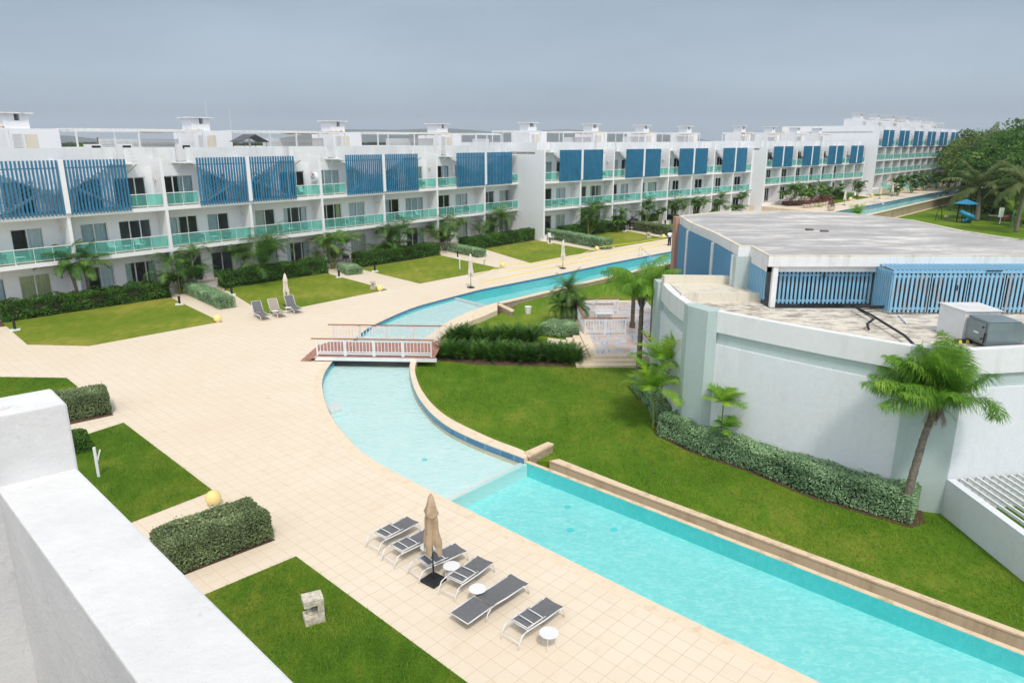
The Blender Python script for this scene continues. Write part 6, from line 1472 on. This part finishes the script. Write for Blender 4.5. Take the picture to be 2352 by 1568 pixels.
for key in ('A','B'):
    b=BLD[key]; z=b['z'][1]+.01; cols=b['cols']; st=2 if key=='A' else 0; nb=len(cols)-1
    for i in range(st,nb):
        w=cols[i+1]-cols[i]; kd=rg.choice(['tub','white','tub'])
        k0='%s bay from left, middle floor, %s row'%(ORD[i-st],rowname[key])
        for s_,fr in (('left',.42),('right',.72)):
            nm='grey tub chair' if kd=='tub' else 'white armchair'
            put(protoC[kd],bpt(key,cols[i]+w*fr+rg.uniform(-.15,.15),.85,z),b['ang']+rg.uniform(-.5,.5),'%s %s behind glass, %s'%(s_,nm,k0),'balcony chair','chairs on the middle balconies')
        put(tp,bpt(key,cols[i]+w*.57,.8,z),b['ang'],'small white table behind green glass, %s'%k0,'balcony table','tables on the middle balconies')
    zt=b['z'][2]+.01
    for i in range(st,nb):
        if rg.random()<.5: continue
        gl=b['kinds'][i]=='G'; w=cols[i+1]-cols[i]; u=cols[i]+w*(.2 if gl else .8)
        put(protoC['white' if rg.random()<.5 else 'tub'],bpt(key,u,.75,zt),b['ang']+rg.uniform(-.6,.6),'chair beside a blue screen, top floor, %s bay from left, %s row'%(ORD[i-st],rowname[key]),'balcony chair','chairs on the top balconies')
# round wall sign on the top floor of the nearest row
b=BLD['A']; c3=b['cols'][6]
P=bpt('A',c3-.13,.55,8.35); e=empty('round_sign',P,b['ang'],1,'round illuminated-box wall sign, white with blue lettering and red emblem, on a top-floor dividing wall','sign')
mb=MB(); n=24; vs=[]
for x in (0,-.30):
    for j in range(n): a=2*math.pi*j/n; vs.append((x,.36*math.cos(a),.40*math.sin(a)))
mb.add(vs,[(j,(j+1)%n,n+(j+1)%n,n+j) for j in range(n)]+[tuple(range(n)),tuple(range(n,2*n))[::-1]]); mb.build('sign_box',M['whitepaint'],e)
def text(par,body,size,loc,rot,mat,name='lettering'):
    cu=bpy.data.curves.new(name,'FONT'); cu.body=body; cu.size=size; cu.align_x='CENTER'; cu.align_y='CENTER'; cu.extrude=.004
    o=bpy.data.objects.new(name,cu); COL.objects.link(o); bpy.context.view_layer.update()
    me=bpy.data.meshes.new_from_object(o.evaluated_get(bpy.context.evaluated_depsgraph_get())); bpy.data.objects.remove(o); me.materials.clear(); me.materials.append(mat)
    m=bpy.data.objects.new(name,me); COL.objects.link(m); m.parent=par; m.location=loc; m.rotation_euler=rot; return m
text(e,'Radeberger',.125,(-.306,0,-.02),(math.radians(90),0,math.radians(-90)),M['signblue'])
mb=MB(); mb.box(-.309,-.302,-.07,.07,.13,.22); mb.box(-.309,-.302,-.11,.11,.22,.26); mb.box(-.309,-.302,-.03,.03,.26,.31); mb.build('red_emblem',M['red'],e)
mb=MB(); mb.box(-.307,-.302,-.22,.22,-.19,-.14); mb.build('pale_band',plain('pale_blue_band',(.35,.55,.75),.5),e)
# fabric gazebo, antennas and lights on the nearest roof
zr=9.92
P=bpt('A',(b['cols'][5]+2.6),3.4,zr); e=empty('fabric_gazebo',P,b['ang'],.78,'small dark grey pitched fabric gazebo standing on the nearest roof','gazebo')
mb=MB(); mb.add([(-1.7,-1.2,2.0),(0,-1.2,2.75),(1.7,-1.2,1.95),(-1.7,1.2,2.0),(0,1.2,2.75),(1.7,1.2,1.95),(-1.7,-1.2,1.94),(0,-1.2,2.68),(1.7,-1.2,1.89),(-1.7,1.2,1.94),(0,1.2,2.68),(1.7,1.2,1.89)],[(0,1,4,3),(1,2,5,4),(6,9,10,7),(7,10,11,8),(0,6,7,1),(1,7,8,2),(3,4,10,9),(4,5,11,10)]); mb.build('fabric_roof',plain('grey_gazebo_fabric',(.11,.12,.13),.8),e)
for x in (-1.4,1.4):
    for y in (-1.1,1.1): mb=MB(); mb.tube([(x,y,0),(x,y,2.1)],.025,6); mb.build('post',M['black'],e)
for i,(u,yy,h) in enumerate(((b['cols'][5]+.6,6.5,5.2),(b['cols'][5]+3.4,7.5,4.6))):
    mb=MB(); mb.tube([(0,0,0),(0,0,h)],.022,6,r1=.008); tag(mb.build('antenna_mast',M['whitepaint'],loc=bpt('A',u,yy,zr)),['left','right'][i]+' thin white mast near the grey gazebo on the nearest roof','antenna')
# rooftop machine boxes
for i,(u,y) in enumerate(((b['cols'][3]+3.1,3.2),(b['cols'][3]+5.3,3.2),(b['cols'][4]+3.0,3.0))):
    e=empty('rooftop_unit',bpt('A',u,y,zr),b['ang'],1,['first','second','third'][i]+' low white air-conditioning unit from the left on the nearest roof','air conditioner','air-conditioning units on the nearest roof')
    mb=MB(); mb.box(0,1.1,0,.45,0.02,1.35); mb.build('casing',M['frame'],e,bevel=.01); mb=MB(); mb.box(.38,1.0,-.012,-.001,.95,1.25); mb.build('vent',M['black'],e)
# utility poles beyond the roofs
for i,(x,yt,dist) in enumerate(((260,322,88),(348,335,90))):
    d=Vector(((x-CX)/F_*dist,dist,0)); e=empty('utility_pole',d,0,1,['left','right'][i]+' dark utility pole rising behind the nearest roof','utility pole')
    mb=MB(); mb.tube([(0,0,-1),(0,0,11.9-i*.5)],.16,8,r1=.1); mb.build('pole',M['oldwood'],e); mb=MB(); mb.bar((-.9,0,11.0),(.9,0,11.0),.1); mb.build('cross_arm',M['oldwood'],e)
# patio clutter of the middle row: bicycle, grill, cane set
B_=BLD['B']; u0=B_['cols'][0]
def bike(P,rz):
    e=empty('bicycle',P,rz,1,'black bicycle leaning on the first patio of the middle row','bicycle')
    for x in (-.5,.5):
        mb=MB(); n=20; mb.tube([(x+.33*math.cos(2*math.pi*i/n),0,.34+.33*math.sin(2*math.pi*i/n)) for i in range(n+1)],.024,6,cap=False); w_=mb.build('wheel',M['black'],e)
        mb=MB()
        for i in range(6): a=i*math.pi/6; mb.bar((x+.32*math.cos(a),0,.34+.32*math.sin(a)),(x-.32*math.cos(a),0,.34-.32*math.sin(a)),.006)
        mb.build('spokes',M['chrome'],w_)
    mb=MB()
    for a,c in (((-.5,0,.34),(-.1,0,.30)),((-.1,0,.30),(-.22,0,.82)),((-.5,0,.34),(-.22,0,.75)),((-.22,0,.75),(.36,0,.78)),((-.1,0,.30),(.38,0,.68)),((.5,0,.34),(.34,0,.92))): mb.tube([a,c],.018,6)
    mb.build('frame',M['black'],e); mb=MB(); mb.box(-.34,-.10,-.06,.06,.82,.87); mb.build('saddle',M['black'],e); mb=MB(); mb.tube([(.34,-.28,.97),(.33,0,.95),(.34,.28,.97)],.014,6); mb.build('handlebar',M['black'],e)
bike(bpt('B',u0+2.6,-.2,.02),B_['ang']+.5)
def grill(P,rz,lab):
    e=empty('barrel_grill',P,rz,1,lab,'barbecue'); mb=MB(); mb.tube([(-.38,0,.92),(-.36,0,.92),(.36,0,.92),(.38,0,.92)],.24,14); mb.build('barrel',M['black'],e,smooth=False)
    for x in (-.3,.3):
        for y in (-.15,.15): mb=MB(); mb.bar((x,y,0),(x*.9,y,.78),.03); mb.build('leg',M['black'],e)
grill(bpt('B',u0+4.4,-.1,.02),B_['ang'],'black barrel barbecue beside the bicycle on a patio')
e=empty('covered_grill',bpt('B',B_['cols'][2]+4.0,-.5,.02),B_['ang'],1,'large black-covered barbecue between palms at the middle row','barbecue')
mb=MB(); mb.add([(-1.0,-.5,.85),(1.0,-.5,.85),(1.0,.5,.85),(-1.0,.5,.85),(-.85,-.35,1.25),(.8,-.35,1.15),(.8,.35,1.15),(-.85,.35,1.25),(-.3,-.2,1.55),(.45,-.2,1.5),(.45,.2,1.5),(-.3,.2,1.55)],[(3,2,1,0),(0,1,5,4),(1,2,6,5),(2,3,7,6),(3,0,4,7),(4,5,9,8),(5,6,10,9),(6,7,11,10),(7,4,8,11),(8,9,10,11)]); mb.build('cover',M['black'],e,smooth=True)
mb=MB(); 
for x in (-.8,.8):
    for y in (-.3,.3): mb.box(x-.03,x+.03,y-.03,y+.03,0,.849)
mb.box(-.85,.85,-.4,.4,.35,.40); mb.build('trolley',M['whitepaint'],e)
o=put(protoC['white'],bpt('B',u0+.9,-.3,.02),B_['ang'],'white patio chair left of the bicycle at the middle row','patio chair','patio furniture on the ground')
put(tp,bpt('B',u0+1.6,-.4,.02),B_['ang'],'low white patio table left of the bicycle','patio table','patio furniture on the ground')
for i,(u,lab) in enumerate(((BLD['A']['cols'][6]+1.8,'left'),(BLD['A']['cols'][6]+3.0,'right'))):
    put(protoC['tub'],bpt('A',u,-.6,.42),BLD['A']['ang'],'%s grey tub chair on the patio behind the small clipped bush'%lab,'patio chair','patio furniture on the ground')
# ================================================================== playground
ZQ=lambda x,y:((3580+x/5.169)/1.6327,(730+y/5.169)/1.6327)
P=G(2212,510.5,ZP); e=empty('play_tower',P,math.radians(25),1,'dark play tower with bright blue pitched roof and blue spiral slide','play tower')
mb=MB(); mb.add([(-1.15,-1.15,2.72),(1.15,-1.15,2.72),(1.15,1.15,2.72),(-1.15,1.15,2.72),(0,0,3.35),(-1.15,-1.15,2.66),(1.15,-1.15,2.66),(1.15,1.15,2.66),(-1.15,1.15,2.66)],[(0,1,4),(1,2,4),(2,3,4),(3,0,4),(5,8,7,6),(0,5,6,1),(1,6,7,2),(2,7,8,3),(3,8,5,0)]); mb.build('roof',M['slideblue'],e)
for x in (-.6,.6):
    for y in (-.6,.6): mb=MB(); mb.box(x-.06,x+.06,y-.06,y+.06,0,2.66); mb.build('post',M['black'],e)
mb=MB(); mb.box(-.7,.7,-.7,.7,1.15,1.22); mb.build('platform',M['black'],e)
mb=MB(); mb.box(.15,.72,-.72,-.64,0,1.2); mb.box(-.1,.66,.60,.68,1.22,1.8); mb.build('side_panel',M['black'],e)
mb=MB(); pts=[]; R=[]; 
for i in range(26):
    t=i/25; a=2.6+t*4.6; r_=.85; pts.append((-.75+r_*math.cos(a)-.4*t,-.95+r_*math.sin(a),1.62-1.40*t)); R.append(.34 if t<.7 else .30)
mb.tube(pts,R,12); mb.build('spiral_slide',M['slideblue'],e,smooth=True)
mb=MB(); 
for y in (-.25,.25): mb.tube([(.7,y,1.3),(1.25,y,0)],.03,6)
for i in range(5): mb.bar((.78+.11*i,-.25,1.1-.24*i),(.78+.11*i,.25,1.1-.24*i),.03)
mb.build('ladder',M['black'],e)
A_=G(2148,507,ZP); B2=G(2162,503.5,ZP); C_=G(2197,509,ZP)
e=empty('swing_frame',A_,0,1,'dark arched swing frame left of the play tower','swing')
ap=(B2+A_)/2+Vector((0,0,2.05)); far_=C_+Vector((.2,0,2.0))
def lo(p): return p-A_
for q_ in (A_,B2): mb=MB(); mid=q_.lerp(ap,.55)+(q_-(A_+B2)/2)*.35; mb.tube([lo(q_),lo(mid),lo(ap)],.05,8); mb.build('leg',M['black'],e)
mb=MB(); mb.tube([lo(ap-(far_-ap)*.12),lo(far_)],.05,8); mb.build('top_beam',M['black'],e)
for t in (.3,.42,.62,.74):
    mb=MB(); p=ap.lerp(far_,t); mb.tube([lo(p),lo(p-Vector((0,0,1.45)))],.012,5); mb.build('chain',M['galv'],e)
for t,m_ in ((.36,'pot'),(.68,'lamppost')): mb=MB(); p=lo(ap.lerp(far_,t)-Vector((0,0,1.5))); mb.box(p.x-.25,p.x+.25,p.y-.1,p.y+.1,p.z,p.z+.25); mb.build('seat',M[m_],e)
P=G(*ZQ(580,503),ZP); Q=G(*ZQ(822,530),ZP); dv=(Q-P); L=dv.length; e=empty('park_bench',P,math.atan2(dv.y,dv.x),1,'weathered timber bench at the edge of the dark wood','bench')
mb=MB(); mb.box(0,L,-.1,.02,.42,.47); mb.box(0,L,.06,.18,.42,.47); mb.box(0,L,.22,.34,.42,.47); mb.build('seat',M['oldwood'],e); mb=MB(); mb.box(0,L,.42,.46,.72,.95); mb.build('backrest',M['pot'],e)
for x in (.12,L-.12): mb=MB(); mb.box(x-.05,x+.05,-.05,.02,0,.419); mb.bar((x,.36,0),(x,.44,.95),.09,.07); mb.build('leg',M['oldwood'],e)
P=G(*ZQ(905,545),ZP)+Vector((1.2,1.5,0)); e=empty('park_bench',P,.2,1,'brown bench half hidden behind the white notice board','bench'); mb=MB(); mb.box(0,2,-.1,.35,.42,.47); mb.build('seat',M['wood'],e); mb=MB(); mb.box(0,2,.40,.44,.6,.9); mb.build('backrest',M['wood'],e)
for x in (.2,1.8): mb=MB(); mb.box(x-.05,x+.05,-.05,.3,0,.419); mb.build('leg',M['oldwood'],e)
P=G(*ZQ(870,570),ZP); e=empty('notice_board',P,-.3,1,'white notice board with blue edge on a white post by the wood','sign'); mb=MB(); mb.box(-.05,.05,-.04,.04,0,1.25); mb.build('post',M['whitepaint'],e)
mb=MB(); mb.box(-.33,.33,-.03,.03,.95,2.35); mb.build('panel_edge',M['signblue'],e); mb=MB(); mb.box(-.34,.28,-.036,-.031,.98,2.32); mb.build('panel_face',M['whitepaint'],e)
P=G(*ZQ(1090,645),ZP); Tp=G(2346,421,ZP)
e=empty('lamp_post',P,0,1,'thin teal lamp post with bent arm at the right edge by the wood','lamp post'); hh=zat(P,421)-ZP
mb=MB(); mb.tube([(0,0,0),(.0,0,hh*.93),(.0,0,hh)],.085,8,r1=.06); mb.build('post',M['lamppost'],e); mb=MB(); mb.tube([(0,0,hh),(-.55,0,hh+.35)],.045,8); mb.build('arm',M['lamppost'],e); mb=MB(); mb.box(-1.0,-.5,-.12,.12,hh+.32,hh+.42); mb.build('lamp_head',M['lamppost'],e)
P=G(2238,500,ZP); mb=MB(); mb.box(-.35,.35,-.25,.25,0,.75); mb.box(-.25,.25,-.15,.15,.75,.95); tag(mb.build('utility_box',M['galv'],loc=P),'small grey utility box at the foot of the large coconut palm','utility box')
# stair rails of the four-storey block
D_=BLD['D']; zg=ZF
for i in (0,2,4,6,8,10):
    u=D_['cols'][i+1]; e=empty('garden_stair',bpt('D',u-1.0,-.05,zg),D_['ang'],1,'%s white garden stair with teal glass rails at the four-storey block'%ORD[i//2],'stair','garden stairs of the four-storey block')
    H0=D_['z'][0]-zg; mb=MB()
    for k_ in range(8): mb.box(0,2.0,-.35*(k_+1),-.35*k_-.002,0,H0*(8-k_)/8)
    mb.build('steps',M['coping'],e)
    for x in (.03,1.97):
        mb=MB(); mb.bar((x,0,H0+.95),(x,-2.9,.95),.05); 
        for k_ in range(5): t=k_/4; mb.bar((x,-2.9*t,H0*(1-t)),(x,-2.9*t,H0*(1-t)+.95),.04,up=(1,0,0))
        r_=mb.build('rail',M['frame'],e); g=MB(); g.add([(x,0,H0+.05),(x,-2.9,.05),(x,-2.9,.9),(x,0,H0+.9)],[(0,1,2,3)]); g.build('glass_panel',M['teal'],r_)
mb=MB(); mb.prism([bpt('D',u_,y_,0).xy for u_,y_ in ((D_['cols'][0],-.02),(D_['cols'][-1],-.02),(D_['cols'][-1],.5),(D_['cols'][0],.5))],ZF,D_['z'][0]-.3); mb.build('plinth',M['white'],kind='structure')
# small litter on the lawns
n=900; 
def scatter(pts,zz,n,col,lab,nm='fallen_leaves'):
    W_=[G(x,y,zz) for x,y in pts]; V=[]
    c=np.zeros((0,3)); w=nr.dirichlet(np.ones(len(W_)),n); c=w@np.array([list(p) for p in W_]); c[:,2]=zz+.05
    d=rvec(n); d[:,2]*=.2; d=unit(d); s=np.cross(d,[0,0,1]); quads(nm,leafq(c,d,unit(s),.05+.05*nr.random(n),.04+.02*nr.random(n)),M[col],label=lab,cat='leaves',kind='stuff')
scatter([(1000,850),(1420,860),(1440,1000),(2100,1260),(1300,1060),(1700,1250),(2300,1400)],ZL,260,'deadleaf','scattered dry leaves on the garden lawn')
# ================================================================== light and sky
SUN_EL,SUN_AZ=math.radians(56),math.radians(168)   # azimuth measured clockwise from +Y
w=bpy.data.worlds.new('World'); sc.world=w; w.use_nodes=True; t=w.node_tree; t.nodes.clear()
def wn(ty,**k):
    o=t.nodes.new(ty)
    for a,b in k.items(): setattr(o,a,b)
    return o
out=wn('ShaderNodeOutputWorld'); bg=wn('ShaderNodeBackground'); t.links.new(bg.outputs[0],out.inputs[0])
sky=wn('ShaderNodeTexSky',sky_type='NISHITA'); sky.sun_disc=False; sky.sun_elevation=SUN_EL; sky.sun_rotation=SUN_AZ; sky.air_density=1.5; sky.dust_density=4
tc=wn('ShaderNodeTexCoord'); sx=wn('ShaderNodeSeparateXYZ'); t.links.new(tc.outputs['Generated'],sx.inputs[0])
ramp=wn('ShaderNodeValToRGB'); e=ramp.color_ramp.elements
stops=[(0,(4.0,4.65,5.3)),(.03,(4.1,5.0,5.9)),(.08,(4.1,5.1,6.2)),(.16,(3.25,4.1,5.15)),(.35,(4.8,5.1,5.5)),(1,(5.6,5.65,5.7))]
while len(e)<len(stops): e.new(.5)
for i,(p,c) in enumerate(stops): e[i].position=p; e[i].color=(*c,1)
t.links.new(sx.outputs[2],ramp.inputs[0])
mp=wn('ShaderNodeMapping'); mp.inputs['Scale'].default_value=(1.2,1.2,4.5); t.links.new(tc.outputs['Generated'],mp.inputs[0])
no=wn('ShaderNodeTexNoise'); no.inputs['Scale'].default_value=1.7; no.inputs['Detail'].default_value=5; no.inputs['Roughness'].default_value=.5; t.links.new(mp.outputs[0],no.inputs[0])
r2=wn('ShaderNodeValToRGB'); r2.color_ramp.elements[0].position=.30; r2.color_ramp.elements[0].color=(.82,.84,.87,1); r2.color_ramp.elements[1].position=.68; r2.color_ramp.elements[1].color=(1.12,1.11,1.10,1); t.links.new(no.outputs[0],r2.inputs[0])
mu=wn('ShaderNodeMix',data_type='RGBA',blend_type='MULTIPLY'); mu.inputs[0].default_value=1; t.links.new(ramp.outputs[0],mu.inputs[6]); t.links.new(r2.outputs[0],mu.inputs[7])
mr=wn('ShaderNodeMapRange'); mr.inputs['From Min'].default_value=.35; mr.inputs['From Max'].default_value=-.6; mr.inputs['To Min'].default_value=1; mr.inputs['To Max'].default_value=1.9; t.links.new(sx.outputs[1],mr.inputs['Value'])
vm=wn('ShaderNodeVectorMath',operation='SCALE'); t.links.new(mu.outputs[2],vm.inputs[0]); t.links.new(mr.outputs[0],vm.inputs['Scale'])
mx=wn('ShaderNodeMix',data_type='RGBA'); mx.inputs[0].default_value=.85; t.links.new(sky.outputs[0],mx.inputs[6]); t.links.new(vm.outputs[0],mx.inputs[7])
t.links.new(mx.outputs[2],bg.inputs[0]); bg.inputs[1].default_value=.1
sd=bpy.data.lights.new('sun','SUN'); sd.energy=1.75; sd.angle=math.radians(8); sd.color=(1,.94,.85)
so=bpy.data.objects.new('sun',sd); COL.objects.link(so)
az=SUN_AZ; dv=Vector((math.sin(az)*math.cos(SUN_EL),math.cos(az)*math.cos(SUN_EL),math.sin(SUN_EL)))
so.rotation_euler=dv.to_track_quat('Z','Y').to_euler(); so.location=(0,0,60)
vs=sc.view_settings; vs.view_transform='Standard'; vs.look='None'; vs.gamma=1; vs.exposure=EXPO; vs.use_curve_mapping=False
sc.cycles.max_bounces=7; sc.cycles.transparent_max_bounces=14; sc.cycles.diffuse_bounces=3; sc.cycles.glossy_bounces=3; sc.cycles.caustics_reflective=False; sc.cycles.caustics_refractive=False

# haze box round everything
mb=MB(); mb.box(-9500,9500,-300,9000,ZP-5,240); hz=mb.build('haze',None or M['whitepaint'],kind='stuff',label='thin pale humid haze over the whole resort',cat='haze')
t2=NT('humid_air'); vol=t2.n('ShaderNodeVolumePrincipled'); vol.inputs['Color'].default_value=(.80,.88,.97,1); vol.inputs['Density'].default_value=.00016; vol.inputs['Anisotropy'].default_value=0
t2.l(vol.outputs[0],t2.out.inputs['Volume']); hz.data.materials.clear(); hz.data.materials.append(t2.m)

hb=empty('host_building_blocker',(0,-3.2,0),0,1,'white apartment building the picture is taken from, behind the camera','apartment building')  # unseen box, added to block sky and sun from the parapet
mb=MB(); mb.box(-12,6,-3,2.55,0,12.9); mb.build('wall',M['white'],hb)
mb=MB(); mb.box(-12,6,2.56,3.9,8.9,9.05); mb.build('balcony_slab',M['balc_tile'],hb)
